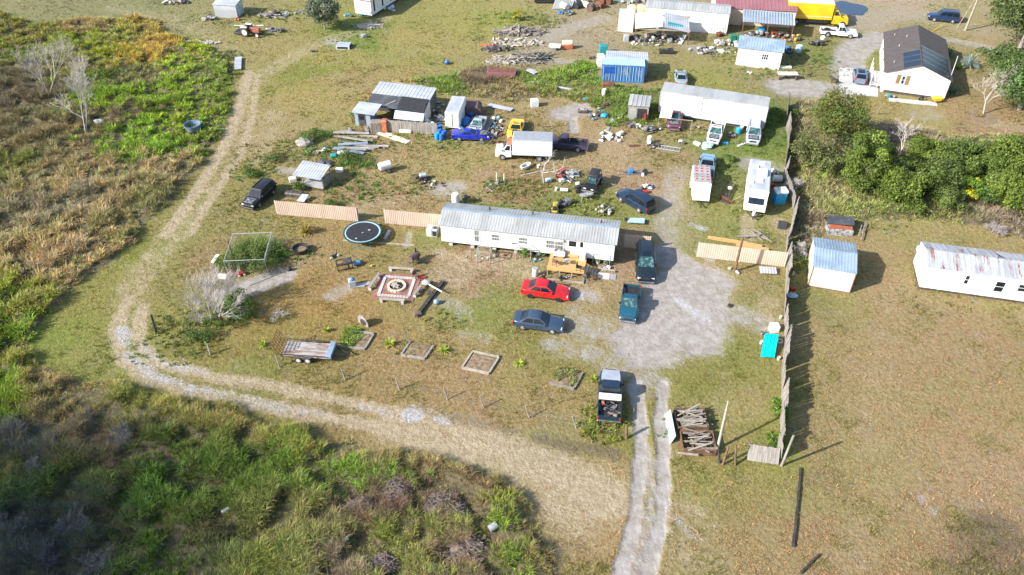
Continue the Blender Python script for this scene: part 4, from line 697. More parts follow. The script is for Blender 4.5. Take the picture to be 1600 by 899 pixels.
def van_body(p, x0, x1, hw, z0, z1, m, roofm, ribs=True, trim=None):
    MB().bev(x0, x1, -hw, hw, z0, z1, .05).build('box', m, p, 30)
    MB().bev(x0 + .03, x1 - .03, -hw + .03, hw - .03, z1 - .02, z1 + .03, .03).build('roof_panel', roofm, p)
    e = MB()
    for s in (-1, 1):
        e.bar((x0, s * (hw + .006), z1 - .05), (x1, s * (hw + .006), z1 - .05), .03, .08).bar((x0, s * (hw + .006), z0 + .05), (x1, s * (hw + .006), z0 + .05), .03, .1)
        if ribs:
            k = x0 + .5
            while k < x1: e.bar((k, s * (hw + .002), z0 + .1), (k, s * (hw + .002), z1 - .1), .012, .012); k += .6
    e.build('trim', trim or 'galv_light', p)
def cab_over(p, body, x0, x1, hw, zb, zh, screen='glass_green', hood=.9, zhood=1.25):
    prof = [(x0, .5), (x0, zb), (x1 - hood, zb), (x1 - .1, zhood), (x1, .9), (x1, .45), (x1 - .1, .4)] + arch(x1 - .85, .46, .42)
    shell(prof, hw, lambda x, z: 1 - .14 * sst(x1 - .8, x1, x)).build('body', body, p, 35)
    cabin(p, body, (x0 + .02, x1 - hood + .05, hw * .95), (x0 + .05, x1 - hood - .55, hw * .84), zb - .01, zh, 'glass', (.15, .85), None, rearglass=False, screen=screen)
    MB().bev(x1 - .06, x1 + .07, -hw * .85, hw * .85, .42, .62, .03).build('front_bumper', 'black', p); MB().bev(x1 - .1, x1 + .01, -hw * .5, hw * .5, .75, .98, .02).build('grille', 'black', p)
    for s in (-1, 1): MB().bev(x1 - .12, x1 + .012, s * hw * .68 - .14, s * hw * .68 + .14, .78, .95, .02).build('headlight', 'lamp', p)
    mirrors(p, x1 - hood, hw * .97, zb + .05, 'black')
# white box van
bt = thing('box_van', "white cutaway box van with an orange cab roof in the middle yard", 'van', C2((796, 250), (848, 254), 1.0), head((848, 252.5), (796, 250.5)))
cab_over(bt, 'white', 1.9, 3.9, .98, 1.25, 2.05); MB().bev(1.72, 2.5, -.85, .85, 2.07, 2.2, .08).build('cab_fairing', 'orange', bt)
van_body(bt, -3.1, 1.75, 1.12, .85, 2.95, 'siding', mat('grey_van_roof', (.30, .32, .35), (.26, .28, .31), rough=.5))
for x in (2.95, -1.55):
    for s in (-1, 1): wheel(bt, x, s * .9, .38, .26)
MB().box(-3.1, 1.9, -.4, .4, .5, .82).build('chassis', 'black', bt); MB().bev(-3.18, -3.06, -.9, .9, .5, .62, .02).build('rear_bumper', 'steel', bt)
# yellow lorry
yt = thing('box_lorry', "long yellow box lorry with a white roof beside the maroon-roofed building", 'lorry', G(1268, 40) + Vector((0, 1.0, 0)), head((1235, 38.5), (1300, 42)))
van_body(yt, -4.2, 3.0, 1.25, 1.15, 3.7, 'yellow', 'white', False, 'yellow'); MB().bar((-4.2, -1.262, 1.6), (3.0, -1.262, 1.6), .02, .06).build('side_stripe', 'white', yt)
cab_over(yt, 'yellow', 3.15, 5.7, 1.1, 1.7, 2.6, 'glass', 1.3, 1.45)
for x in (4.85, -2.4):
    for s in (-1, 1): wheel(yt, x, s * .98, .48, .3)
MB().box(-4.2, 3.2, -.45, .45, .6, 1.12).build('chassis', 'black', yt); MB().box(-1.2, 2.6, -1.1, -.6, .55, 1.12).build('side_locker', 'black', yt)
def draw(p, x0, x1, hw, z=.45): MB().bar((x0, -hw, z), (x1, 0, z), .08).bar((x0, hw, z), (x1, 0, z), .08).bar((x1 - .3, 0, z), (x1 - .3, 0, .02), .06).box(x1 - .1, x1 + .12, -.07, .07, z - .04, z + .1).build('drawbar', 'black', p)
# covered trailer with red dotted roof
et = thing('cargo_trailer', "white enclosed cargo trailer with rows of red dots on its grey roof", 'trailer', (G(1093, 300) + Vector((0, .1, 0))), head((1091, 278), (1094, 332)))
MB().bev(-2.3, 1.6, -1.0, 1.0, .45, 2.15, .05).build('box', 'white', et, 30); MB().add([(1.6, -1, .45), (1.6, 1, .45), (1.6, 1, 2.12), (1.6, -1, 2.12), (2.7, -.94, .5), (2.7, .94, .5), (2.5, .9, 1.45), (2.5, -.9, 1.45)], [(4, 5, 6, 7), (0, 1, 5, 4), (1, 2, 6, 5), (2, 3, 7, 6), (3, 0, 4, 7)]).build('sloped_nose', 'white', et)
MB().bev(-2.27, 1.5, -.97, .97, 2.14, 2.18, .02).build('roof_panel', 'galv', et)
for i in range(6):
    for j in range(3): MB().cyl((-2.0 + i * .58, -.62 + j * .62, 2.17), (-2.0 + i * .58 + .02, -.62 + j * .62, 2.2), random.uniform(.09, .17), None, 7).build('roof_dot', 'red', et)
for s in (-1, 1): MB().bev(-.9, .3, s * 1.06 - .1, s * 1.06 + .1, .55, .72, .03).build('mudguard', 'white', et); wheel(et, -.3, s * 1.02, .32, .2)
draw(et, 2.6, 3.7, .6)
# camper
rv = thing('travel_camper', "long white travel camper with roof vents parked along the old board fence", 'camper', G(1179, 312) + Vector((0, 0, 0)), head((1183, 268), (1176, 336)))
MB().bev(-4.0, 2.6, -1.2, 1.2, .55, 2.9, .08).build('body', 'siding', rv, 30); MB().bev(-3.95, 2.5, -1.15, 1.15, 2.88, 2.93, .03).build('roof_panel', 'galv_light', rv)
MB().add([(2.6, -1.2, .6), (2.6, 1.2, .6), (2.6, 1.18, 2.84), (2.6, -1.18, 2.84), (3.5, -1.15, .7), (3.5, 1.15, .7), (3.6, 1.12, 1.5), (3.6, -1.12, 1.5), (3.05, 1.1, 2.4), (3.05, -1.1, 2.4)], [(4, 5, 6, 7), (7, 6, 8, 9), (9, 8, 2, 3), (0, 4, 7, 9, 3), (1, 2, 8, 6, 5), (0, 1, 5, 4)]).build('front_cap', 'white', rv)
pane(MB(), ((3.6, -.9, 1.5), (3.6, .9, 1.5), (3.05, .9, 2.4), (3.05, -.9, 2.4)), .03, .97, .12, .8, .012).build('front_window', 'glass', rv)
for x, y, a, b, h in ((-3.2, .2, .35, .3, .1), (-2.3, -.5, .3, .32, .12), (-1.0, .3, .65, .5, .28), (.6, .1, .4, .35, .12), (1.2, -.8, .25, .25, .1)): MB().bev(x - a, x + a, y - b, y + b, 2.92, 2.93 + h, .04).build('roof_vent', 'white', rv, 30)
for s in (-1, 1):
    for x in (-.5, .45): wheel(rv, x, s * 1.08, .36, .2)
    MB().bev(-2.9, -2.0, s * 1.205 - .02, s * 1.205 + .02, 1.5, 2.1, .01).build('side_window', 'glass', rv)
draw(rv, 3.4, 4.5, .7); MB().cyl((3.9, 0, .45), (3.9, 0, .85), .17).build('gas_bottle', 'white', rv)
# tandem flatbed trailer
ut = thing('utility_trailer', "worn flatbed trailer with a raised mesh ramp at its left end", 'trailer', G(482, 567) + Vector((0, 1.02, 0)), head((440, 567), (515, 572)))
MB().box(-2.35, 2.3, -.98, .98, .52, .58).build('frame', 'scrapdark', ut)
d = MB()
for k in range(11): d.box(-2.3, 2.05, -.95 + k * .173, -.95 + k * .173 + .16, .585, .625)
d.build('deck_boards', 'deckgrey', ut); MB().bev(1.75, 2.25, -.97, .97, .63, .95, .03).build('toolbox', 'blueroof', ut)
for s in (-1, 1): MB().bar((-2.3, s * .99, .85), (2.0, s * .99, .85), .05).bar((-.6, s * .99, .6), (-.6, s * .99, .85), .05).bar((1.0, s * .99, .6), (1.0, s * .99, .85), .05).bar((-2.3, s * .99, .6), (-2.3, s * .99, .85), .05).build('side_rail', 'charred', ut)
g = MB()
for k in range(7): g.bar((-2.35, -.95 + k * .317, .6), (-3.0, -.95 + k * .317, 2.0), .045)
for q in range(5): a = q / 4; g.bar((-2.35 - .65 * a, -.95, .6 + 1.4 * a), (-2.35 - .65 * a, .95, .6 + 1.4 * a), .045)
g.build('ramp_gate', 'rust', ut)
for s in (-1, 1):
    for x in (-.75, .1): wheel(ut, x, s * 1.06, .33, .2, 'white')
    MB().bev(-1.2, .5, s * 1.08 - .1, s * 1.08 + .1, .68, .73, .02).build('mudguard', 'scrapdark', ut)
draw(ut, 2.3, 3.5, .7, .5)
# yard tractor far left
tr = thing('farm_tractor', "red farm tractor with a black mower deck by the small white outbuilding", 'tractor', G(393, 58) + Vector((0, .6, 0)), head((375, 56), (405, 60)))
MB().bev(-.2, 1.6, -.32, .32, .7, 1.35, .08).build('bonnet', 'fadedred', tr, 30); MB().bev(-1.0, -.2, -.5, .5, .6, 1.1, .08).build('body', 'scrapdark', tr); MB().bev(-1.0, -.5, -.25, .25, 1.1, 1.6, .06).build('seat', 'black', tr)
for s in (-1, 1): wheel(tr, -.75, s * .75, .75, .4, 'white'); wheel(tr, 1.3, s * .6, .38, .22, 'white'); MB().bev(-1.3, -.2, s * .72 - .2, s * .72 + .2, 1.5, 1.6, .05).build('mudguard', 'white', tr)
MB().bev(-2.9, -1.5, -.8, .8, .25, .5, .05).build('mower_deck', 'black', tr); MB().bar((-1.5, 0, .4), (-.9, 0, .8), .12).build('hitch', 'black', tr); MB().cyl((-.1, 0, 1.3), (-.35, 0, 1.55), .04).cyl((-.38, 0, 1.53), (-.34, 0, 1.57), .2, None, 12).build('steering_wheel', 'black', tr)

# ================================================================ BUILDINGS (local x along the front from its left corner, y to the back)
def site(name, label, cat, a, b, L=None, za=0.0, group=None):
    A, B = G(*a, za), G(*b, za); yw = math.atan2(B.y - A.y, B.x - A.x); A.z = 0
    t = thing(name, label, cat, A, yw, group); return t, (L or (B - A).length)
def walls(t, L, Wd, z0, ze, zr=None, m='siding', along='x', ridge=.5):
    mb = MB()
    if zr is None: mb.box(0, L, 0, Wd, z0, ze)
    elif along == 'x': mb.prism([(0, z0), (Wd, z0), (Wd, ze), (Wd * ridge, zr), (0, ze)], 'x', 0, L)
    else: mb.prism([(0, z0), (L, z0), (L, ze), (L * ridge, zr), (0, ze)], 'y', 0, Wd)
    return mb.build('wall', m, t)
def roof(t, L, Wd, ze, zr, m='galv', along='x', ov=.15, pitch=.28, h=.03, ridge=.5, ribs=True, cap=None, th=.05):
    if along == 'x':
        sl = (zr - ze) / (Wd * ridge); sl2 = (zr - ze) / (Wd * (1 - ridge)) if ridge < 1 else 0
        f = ((-ov, -ov, ze - sl * ov + th), (L + 2 * ov, 0, 0), (0, Wd * ridge + ov, zr - ze + sl * ov))
        b = ((L + ov, Wd + ov, ze - sl2 * ov + th), (-(L + 2 * ov), 0, 0), (0, -(Wd * (1 - ridge) + ov), zr - ze + sl2 * ov))
        ends = ((-ov, Wd * ridge, zr + th), (L + ov, Wd * ridge, zr + th))
    else:
        sl = (zr - ze) / (L * ridge); sl2 = (zr - ze) / (L * (1 - ridge)) if ridge < 1 else 0
        f = ((-ov, Wd + ov, ze - sl * ov + th), (0, -(Wd + 2 * ov), 0), (L * ridge + ov, 0, zr - ze + sl * ov))
        b = ((L + ov, -ov, ze - sl2 * ov + th), (0, Wd + 2 * ov, 0), (-(L * (1 - ridge) + ov), 0, zr - ze + sl2 * ov))
        ends = ((L * ridge, -ov, zr + th), (L * ridge, Wd + ov, zr + th))
    mb = MB()
    for k, q in enumerate((f, b)):
        if k == 1 and ridge >= 1: continue
        if ribs: mb.ribs(*q, pitch=pitch, h=h)
        else:
            o, u, v = map(Vector, q); mb.slab(o, o + u, o + u + v, o + v, .05)
    r = mb.build('roof', m, t)
    if cap and ridge < 1: MB().bar(ends[0], ends[1], .3, .06).build('ridge_cap', cap, r)
    return r
def window(t, x, z, w, h, y=0.0, face='y', fm='white', bars=False, mull=0, pm='glass'):
    s = -1; e = .045
    def bx(mb, a, b, c, d, o0, o1):
        if face == 'y': mb.box(a, b, y - o1, y - o0, c, d)
        else: mb.box(y + o0, y + o1, a, b, c, d)
        return mb
    fr = MB(); k = .06
    for q in ((x, x + w, z, z + k), (x, x + w, z + h - k, z + h), (x, x + k, z + k, z + h - k), (x + w - k, x + w, z + k, z + h - k)): bx(fr, *q, -.01, e)
    bx(fr, x + k, x + w - k, z + h * .5 - .02, z + h * .5 + .02, .013, e)
    for i in range(mull): xx = x + w * (i + 1) / (mull + 1); bx(fr, xx - .03, xx + .03, z + k, z + h - k, .012, e + .004)
    o = fr.build('window', fm, t); bx(MB(), x + k, x + w - k, z + k, z + h - k, -.005, .01).build('pane', pm, o); return o
def door(t, x, z, w, h, m='white', y=0.0):
    d = MB().box(x, x + w, y - .05, y + .01, z, z + h).build('door', m, t)
    MB().box(x + .12, x + w - .12, y - .062, y - .045, z + h * .55, z + h * .9).build('pane', 'glass', d); MB().cyl((x + w - .1, y - .05, z + h * .46), (x + w - .1, y - .1, z + h * .46), .03).build('handle', 'steel', d)
M['window_grey'] = mat("dull_window_glass", (.20, .21, .22), (.11, .12, .13), scale=3, rough=.15, spec=.8, grime=0)
# --- the white mobile home
mh, L = site('mobile_home', "long white mobile home with a ribbed pale roof in the middle of the yard", 'mobile home', (690, 377), (957, 408), 18.1, .7)
WD = 3.85; walls(mh, L, WD, .72, 2.95, 3.55, 'siding'); roof(mh, L, WD, 2.95, 3.55, 'galv', ov=.25, pitch=.3, h=.022, cap='blueroof')
sk_ = MB()
for k in range(74): sk_.bar((.1 + k * .245, -.012, .74), (.1 + k * .245, -.012, 2.9), .014, .014)
sk_.build('siding_seams', 'white', mh)
for k in range(8):
    for y in (.5, WD - .5): MB().box(.7 + k * 2.35, 1.1 + k * 2.35, y - .2, y + .2, 0, .72).build('pier', 'concrete', mh)
0; MB().box(0, L, .15, WD - .1, .55, .718).build('floor_frame', 'scrapdark', mh)
window(mh, 3.55, 1.15, .62, 1.55, pm='window_grey'); window(mh, 5.35, 1.55, .95, .85, pm='window_grey'); window(mh, 8.25, 1.55, .98, .85, pm='window_grey'); window(mh, 11.1, 1.4, 1.9, 1.05, mull=1, pm='window_grey'); door(mh, 13.35, .95, 1.0, 1.9); door(mh, 14.5, .95, .55, 1.9)
MB().box(7.55, 7.98, -.03, -.005, 1.42, 1.56).build('number_plate', 'scrapdark', mh)
MB().box(-.012, 0, 1.4, 1.9, 1.5, 2.2).build('side_vent', 'galv', mh)
for x in (4.6, 9.2, 16.4): MB().cyl((x, 3.0 if x < 10 else 2.8, 3.1), (x, 3.0 if x < 10 else 2.8, 3.62), .09).build('roof_vent', 'scrapdark', mh)
MB().cyl((13.0, -.15, 2.5), (13.0, -.15, 2.68), .08).build('porch_light', 'black', mh)
ac = thing('air_conditioner', "white air conditioning unit at the left end of the white mobile home", 'air conditioner', G(676, 368) + Vector((0, .2, 0)), mh.rotation_euler.z)
MB().bev(-.55, .0, -.45, .45, 0, .95, .04).build('casing', 'white', ac); MB().bev(.03, .62, -.45, .45, 0, .9, .03).build('condenser', 'galv_light', ac); MB().bev(.1, .55, -.47, -.452, .12, .75, .005).build('grille', 'black', ac); MB().cyl((.33, 0, .9), (.33, 0, .95), .24).build('fan_guard', 'scrapdark', ac)
# --- deck
dk, L2 = site('wooden_deck', "yellow timber deck with railing frame at the door of the white mobile home", 'deck', (854, 431), (905, 437), 3.75)
D2 = 2.6; b = MB()
for k in range(18): b.box(0, L2, .1 + k * .145, .1 + k * .145 + .135, .86, .9)
b.build('floor_boards', 'woodnew', dk)
b = MB()
for x in (0.0, L2 - .1):
    for y in (.1, D2 - .1): b.box(x, x + .1, y, y + .1, 0, .86)
b.box(L2 * .33, L2 * .33 + .09, .1, .19, 0, .86).box(L2 * .66, L2 * .66 + .09, .1, .19, 0, .86); b.build('post', 'woodpale', dk)
MB().box(0, L2, .06, .1, .7, .862).box(0, .04, .1, D2, .7, .858).box(L2 - .04, L2, .1, D2, .7, .858).build('rim_joist', 'woodnew', dk)
MB().box(-.35, L2 + .1, -.62, -.5, 0, .16).box(-.35, -.24, -.5, .06, 0, .14).box(L2, L2 + .1, -.5, .06, 0, .14).build('ground_beam', 'woodpale', dk)
MB().box(1.6, 2.9, D2 - .35, D2, .905, 1.1).build('door_step', 'woodnew', dk)
st = MB()
for k in range(4): st.box(L2 + .05 + k * .28, L2 + .32 + k * .28, .5, 1.6, .66 - k * .2, .7 - k * .2)
st.build('stair_tread', 'woodpale', dk); MB().bar((L2, .46, .8), (L2 + 1.25, .46, .05), .05, .2).bar((L2, 1.64, .8), (L2 + 1.25, 1.64, .05), .05, .2).build('stringer', 'woodnew', dk)
MB().bar((L2 + .9, 1.9, .25), (L2 + 3.0, 1.75, .25), .1, .12).bar((L2 + .9, 1.9, 0), (L2 + .9, 1.9, .3), .08).bar((L2 + 3.0, 1.75, 0), (L2 + 3.0, 1.75, .3), .08).build('kerb_rail', 'woodpale', dk)
def loc_on(t, x, y, z=0): return t.matrix_basis @ Vector((x, y, z))
bpy.context.view_layer.update()
def on(t, x, y, z=0):
    a = t.rotation_euler.z; return Vector((t.location.x + x * math.cos(a) - y * math.sin(a), t.location.y + x * math.sin(a) + y * math.cos(a), z))
single(MB().slab((0, 0, 0), (1.15, 0, 0), (1.15, .9, 0), (0, .9, 0), .06), 'paving_slab', 'concrete', "pale pink-grey slab at the foot of the deck stairs", 'slab', on(dk, L2 + 1.4, .55, .0), dk.rotation_euler.z)
single(MB().slab((0, 0, 0), (.6, 0, 0), (.6, .85, 0), (0, .85, 0), .05), 'paving_slab', 'galv', "grey-green slab at the far right of the deck stairs", 'slab', on(dk, L2 + 2.6, .6, .0), dk.rotation_euler.z)
def grill(loc, rz, label, m='black'):
    t = thing('barbecue_grill', label, 'barbecue', loc, rz); MB().bev(-.35, .35, -.25, .25, .75, 1.0, .05).build('firebox', m, t); MB().ell((0, 0, 1.0), (.36, .26, .2), 12, 6, 0).build('lid', m, t, 50)
    l = MB()
    for x in (-.3, .3):
        for y in (-.2, .2): l.bar((x, y, 0), (x, y, .78), .04)
    l.build('legs', 'steel', t); MB().box(.37, .65, -.2, .2, .85, .88).build('side_shelf', 'black', t); return t
# deck furniture
bq = thing('bench_seat', "white cushioned bench against the home's wall on the wooden deck", 'bench', on(dk, .95, D2 - .45, .9), dk.rotation_euler.z)
MB().bev(-.6, .6, -.3, .3, .3, .45, .04).build('seat', 'white', bq); MB().bev(-.6, .6, .22, .32, .45, .85, .04).build('backrest', 'litter', bq); MB().box(-.55, -.48, -.25, .25, 0, .3).box(.48, .55, -.25, .25, 0, .3).build('legs', 'woodbrown', bq)
single(MB().bev(-.3, .3, -.25, .25, 0, .75, .05), 'cabinet', 'white', "white round-fronted appliance beside the door on the wooden deck", 'cabinet', on(dk, 3.35, D2 - .3, .9), dk.rotation_euler.z, smooth=30)
def table_(loc, rz, label, r=.4, h=.5, m='litter', lm='steel', nm='side_table', cat='table'):
    t = thing(nm, label, cat, loc, rz); MB().cyl((0, 0, h - .03), (0, 0, h), r, None, 16).build('table_top', m, t); MB().cyl((0, 0, 0), (0, 0, h - .03), .04).cyl((0, 0, 0), (0, 0, .02), r * .6, None, 12).build('pedestal', lm, t); return t
table_(on(dk, 1.85, 1.1, .9), 0, "small round pale table in the middle of the wooden deck", .33, .5)
def chair(loc, rz, label, m='black', group=None):
    t = thing('chair', label, 'chair', loc, rz, group); MB().bev(-.25, .25, -.25, .25, .4, .45, .02).build('seat', m, t); MB().bev(-.25, .25, .2, .26, .45, .9, .02).build('backrest', m, t)
    for x in (-.22, .22):
        for y in (-.22, .22): MB().bar((x, y, 0), (x, y, .4), .04).build('leg', m, t)
    return t
chair(on(dk, .75, .8, .9), 2.6, "dark chair at the left side of the wooden deck", 'woodbrown'); chair(on(dk, 3.2, .35, .9), 1.2, "small black chair at the front right corner of the wooden deck", 'black')
grill(on(dk, L2 + .3, -.2, 0), 1.0, "black and white grill at the foot of the deck stairs")
def drum(loc, label, m='white', r=.29, h=.88, nm='drum', cat='barrel', group=None, lying=None, lid=None):
    prof = [(0, 0), (r * .95, 0), (r, .04)] + [(r + (.018 if k in (2, 5) else 0), h * (.1 + .1 * k)) for k in range(1, 8)] + [(r, h - .04), (r * .93, h), (r * .9, h - .03), (0, h - .03)]
    t = thing(nm, label, cat, loc, lying if lying is not None else 0, group); o = MB().lathe(prof, 16).build('body', m, t, 40)
    if lid: MB().cyl((0, 0, h - .02), (0, 0, h + .03), r * .9, None, 16).build('lid', lid, t, 40)
    if lying is not None:
        for c in kids(t): c.rotation_euler = (R(90), 0, 0); c.location = (0, h / 2, r)
    return t
drum(G(836, 431), "white metal drum left of the wooden deck", 'white', .3, .95, lid='galv')
def tyre(loc, label, rz=0, flat=True, r=.33, group=None, m='rubber'):
    mb = MB().lathe([(r * .5, -.1), (r * .9, -.11), (r, -.08), (r, .08), (r * .9, .11), (r * .5, .1), (r * .45, 0), (r * .5, -.1)], 18)
    o = mb.build('tyre', m, None, 40); o.location = loc + Vector((0, 0, .11 if flat else r)); o.rotation_euler = (random.uniform(-.1, .1), random.uniform(-.1, .1), 0) if flat else (R(90), 0, rz)
    return tag(o, label, 'tyre', group)
tyre(G(846, 438), "brown wheel leaning at the front left corner of the deck", .3, False, m='rust')
tyre(G(878, 437), "tyre under the front edge of the wooden deck", .5)
def trellis(a, b, h, label, group=None):
    t, L = site('trellis', label, 'pipe frame', a, b); f = MB()
    for y in (0, .9): f.bar((0, y, 0), (0, y, h), .07).bar((L, y, 0), (L, y, h), .07).bar((0, y, h), (L, y, h), .07)
    f.bar((0, 0, h), (0, .9, h), .06).bar((L, 0, h), (L, .9, h), .06); f.build('frame', 'galv', t); MB().bar((0, .0, h * .5), (L, .0, h * .5), .03).build('cross_rail', 'steel', t); return t
trellis((745, 411), (765, 413), 1.5, "left grey pipe frame standing before the white home"); trellis((806, 405), (829, 407), 1.55, "middle grey pipe frame with a leafy plant before the white home"); trellis((926, 413), (952, 416), 1.35, "grey pipe frame with potted plants right of the deck")
def bushy(loc, r, h, col, label, leaf=.07, nleaf=260, nm='shrub', cat='shrub', pot=None, stem=True):
    t = thing(nm, label, cat, loc, 0); n = 7; a = RNG.random(n) * 6.28; q = RNG.random(n) ** .5 * r * .55
    V, f4, C = leafballs(np.cos(a) * q, np.sin(a) * q, h * (.4 + .3 * RNG.random(n)), np.full(n, r * .5), np.full(n, h * .38), np.full(n, leaf), np.array(col)[None] * (.7 + .6 * RNG.random((n, 1))), nleaf // n)
    fol_obj('foliage', [(V, f4, None, C)], FOL, t)
    if stem: MB().cyl((0, 0, -.05), (0, 0, h * .5), .05, .02, 6).build('stem', 'bark', t)
    if pot: MB().lathe([(0, 0), (.16, 0), (.22, .34), (.19, .34), (.17, .3), (0, .3)], 12).build('pot', pot, t)
    return t
bushy(G(817, 404), .8, 1.3, (.10, .18, .03), "leafy green plant inside the middle pipe frame", .1); bushy(G(770, 396), .4, .4, (.12, .18, .04), "low plant under the edge of the white home", .06, 120)
bushy(G(934, 412), .5, .9, (.11, .18, .04), "potted plant inside the pipe frame right of the deck", .08, 200, pot='white'); bushy(G(947, 415), .35, .6, (.12, .17, .05), "small potted plant at the right post of the pipe frame", .06, 120, pot='litter')
bushy(G(848, 400), .5, .6, (.09, .18, .04), "plant at the left side of the deck by the home", .08, 160)
# --- fences of ribbed tan metal
def metal_fence(a, b, h, label, m='tanmetal', endpost=True, double=False):
    t, L = site('metal_fence', label, 'fence', a, b); n = max(1, round(L / 2.4)); s = L / n
    for k in range(n): MB().ribs((k * s, .0, .06), (s, 0, 0), (0, .0, h), pitch=.22, h=.03, th=.012).build('sheet_panel', m, t)
    for k in range(n + 1): MB().box(k * s - .05, k * s + .05, .05, .15, 0, h + .02).build('post', 'woodpale', t)
    MB().box(0, L, .035, .075, .4, .5).box(0, L, .035, .075, h - .35, h - .25).build('rail', 'woodpale', t); return t
metal_fence((433, 336), (560, 347), 1.85, "tan ribbed metal fence left of the gap by the trampoline"); metal_fence((602, 350), (690, 358), 1.85, "tan ribbed metal fence running into the left end of the white home")
metal_fence((974, 387), (1015, 391), 1.7, "short tan metal fence at the right end of the white home", 'tanmetal'); mf = metal_fence((1088, 402), (1226, 418), 1.85, "long tan metal fence behind the leaning brown pole", 'tanmetal')
single(MB().ribs((0, 0, 0), (2.4, 0, 0), (0, 1.0, .35), pitch=.22), 'metal_sheet', 'tanmetal', "tan metal sheet resting against the back of the long tan fence", 'metal sheet', on(mf, 7.7, .9, .1), mf.rotation_euler.z)
for k, (a, b, lb) in enumerate([((1106, 372), (1168, 382), "left end"), ((1120, 376), (1190, 388), "middle"), ((1150, 386), (1200, 394), "right end")]):
    p, q = G(*a), G(*b); single(MB().bar((0, 0, .1 + .1 * k), (q.x - p.x, q.y - p.y, .12 + .1 * k), .4, .16), 'timber_plank', 'woodnew', f"orange timber plank behind the long tan fence, at the {lb} of the stack", 'plank', p, 0)
# --- old leaning board fence
pts = [(1232, 166), (1228, 196), (1231, 224), (1229, 252), (1224, 280), (1233, 306), (1240, 330), (1235, 356), (1228, 384), (1228, 420), (1227, 460), (1225, 500), (1226, 535), (1222, 575), (1221, 615), (1219, 655), (1220, 700)]
bf = thing('board_fence', "tall old grey board fence running along the right side of the yard", 'fence', G(1226, 500), 0); bo = bf.location.copy()
pl = [G(*q) - bo for q in pts]
for i in range(len(pl) - 1):
    a, b_ = pl[i], pl[i + 1]; L = (b_ - a).length; n = max(1, int(round(L / 2.4)))
    for j in range(n):
        p, q = a.lerp(b_, j / n), a.lerp(b_, (j + 1) / n); d = (q - p); l = d.length; d.normalize(); nrm = Vector((-d.y, d.x, 0)); mb = MB(); kx = int(l / .16); ln = random.uniform(-.25, .25)
        hh = 1.95
        for k in range(kx):
            if random.random() < .03: continue
            c = p + d * (l * (k + .5) / kx); h = hh * random.uniform(.9, 1.06); tp = c + nrm * (ln + random.uniform(-.03, .03)) + d * random.uniform(-.04, .04) + Vector((0, 0, h))
            o = nrm * random.uniform(-.015, .015)
            vs = [c - d * .084 + o, c + d * .084 + o, tp + d * .084 + o, tp - d * .084 + o]; mb.slab(*vs, th=.02)
        mb.build('board_panel', 'woodgrey' if random.random() < .75 else 'wood', bf)
        MB().bar(p, p + nrm * ln + Vector((0, 0, 2.0)), .1).build('post', 'wood', bf)
        if random.random() < .8: MB().bar(p + nrm * .05 + Vector((0, 0, .45)), q + nrm * .05 + Vector((0, 0, .45)), .04, .09).bar(p + nrm * (.05 + ln * .8) + Vector((0, 0, 1.6)), q + nrm * (.05 + ln * .8) + Vector((0, 0, 1.6)), .04, .09).build('rail', 'wood', bf)
def board_panel(a, b, h, label, tilt=0.0, m='woodgrey', z=0.0, nm='picket_gate', cat='fence panel'):
    p, q = G(*a), G(*b); L = (q - p).length; mb = MB(); n = int(L / .15)
    for k in range(n): mb.obox((L * (k + .5) / n, 0, h / 2 + random.uniform(-.03, .03)), (.14, .022, h))
    mb.box(0, L, .012, .05, .3, .4).box(0, L, .012, .05, h - .4, h - .3)
    o = mb.build(nm, m); o.location = p + Vector((0, 0, z)); o.rotation_euler = (tilt, 0, math.atan2(q.y - p.y, q.x - p.x)); return tag(o, label, cat)
board_panel((1167, 720), (1216, 727), 1.3, "fallen grey picket panel at the front end of the old board fence", R(-40), z=.05)
board_panel((1214, 700), (1220, 720), 1.9, "last upright grey panel leaning at the front end of the old board fence", R(6))
def pole(a, top_px, h, r0, r1, m, label, nm='wooden_pole', cat='pole', sq=False):
    p = G(*a); q = G(*top_px, h); mb = MB()
    if sq: mb.bar((0, 0, -.1), q - p + Vector((0, 0, 0)), r0 * 2)
    else: mb.cyl((0, 0, -.1), q - p, r0, r1, 9)
    return single(mb, nm, m, label, cat, p, 0, smooth=40)
pole((1221, 728), (1240, 681), 3.7, .11, .09, 'woodgrey', "thick grey post leaning right at the front end of the old board fence")
pole((1148, 424), (1161, 371), 4.4, .14, .11, 'woodbrown', "tall brown pole standing in front of the long tan fence")
pole((1121, 702), (1138, 627), 4.6, .13, .08, 'woodpale', "long bleached pole leaning upward beside the old timber crates")
pole((1129, 727), (1138, 698), 1.8, .1, .08, 'woodbrown', "short brown stake right of the long bleached pole"); pole((1149, 728), (1150, 694), 1.9, .1, .08, 'woodbrown', "rightmost short brown stake near the timber crates"); pole((1125, 724), (1123, 703), 1.2, .1, .09, 'charred', "dark stub at the foot of the long bleached pole")
pole((244, 522), (236, 492), 1.9, .12, .1, 'charred', "burnt black gate post at the bend of the track"); pole((329, 555), (324, 538), 1.2, .08, .07, 'woodgrey', "grey fence post right of the burnt gate post")
for (x, y, w) in ((437, 574, "by the trailer's ramp"), (540, 595, "right of the trailer's drawbar"), (625, 610, "second right of the trailer"), (700, 625, "below the second garden bed"), (757, 638, "below the third garden bed"), (828, 654, "below and left of the fourth garden bed"), (901, 669, "left of the round weed patch")):
    pole((x, y), (x - 7, y - 19), 1.25, .06, .055, 'woodgrey', f"thin grey fence post {w}", 'fence_post', 'fence post')
pole((979, 686), (979, 664), 1.35, .13, .12, 'woodbrown', "stout brown post beside the wheel ruts below the parked pickup", 'fence_post', 'fence post')
w_ = MB(); fp = [G(540, 595), G(625, 610), G(700, 625), G(757, 638), G(828, 654), G(901, 669), G(979, 686)]
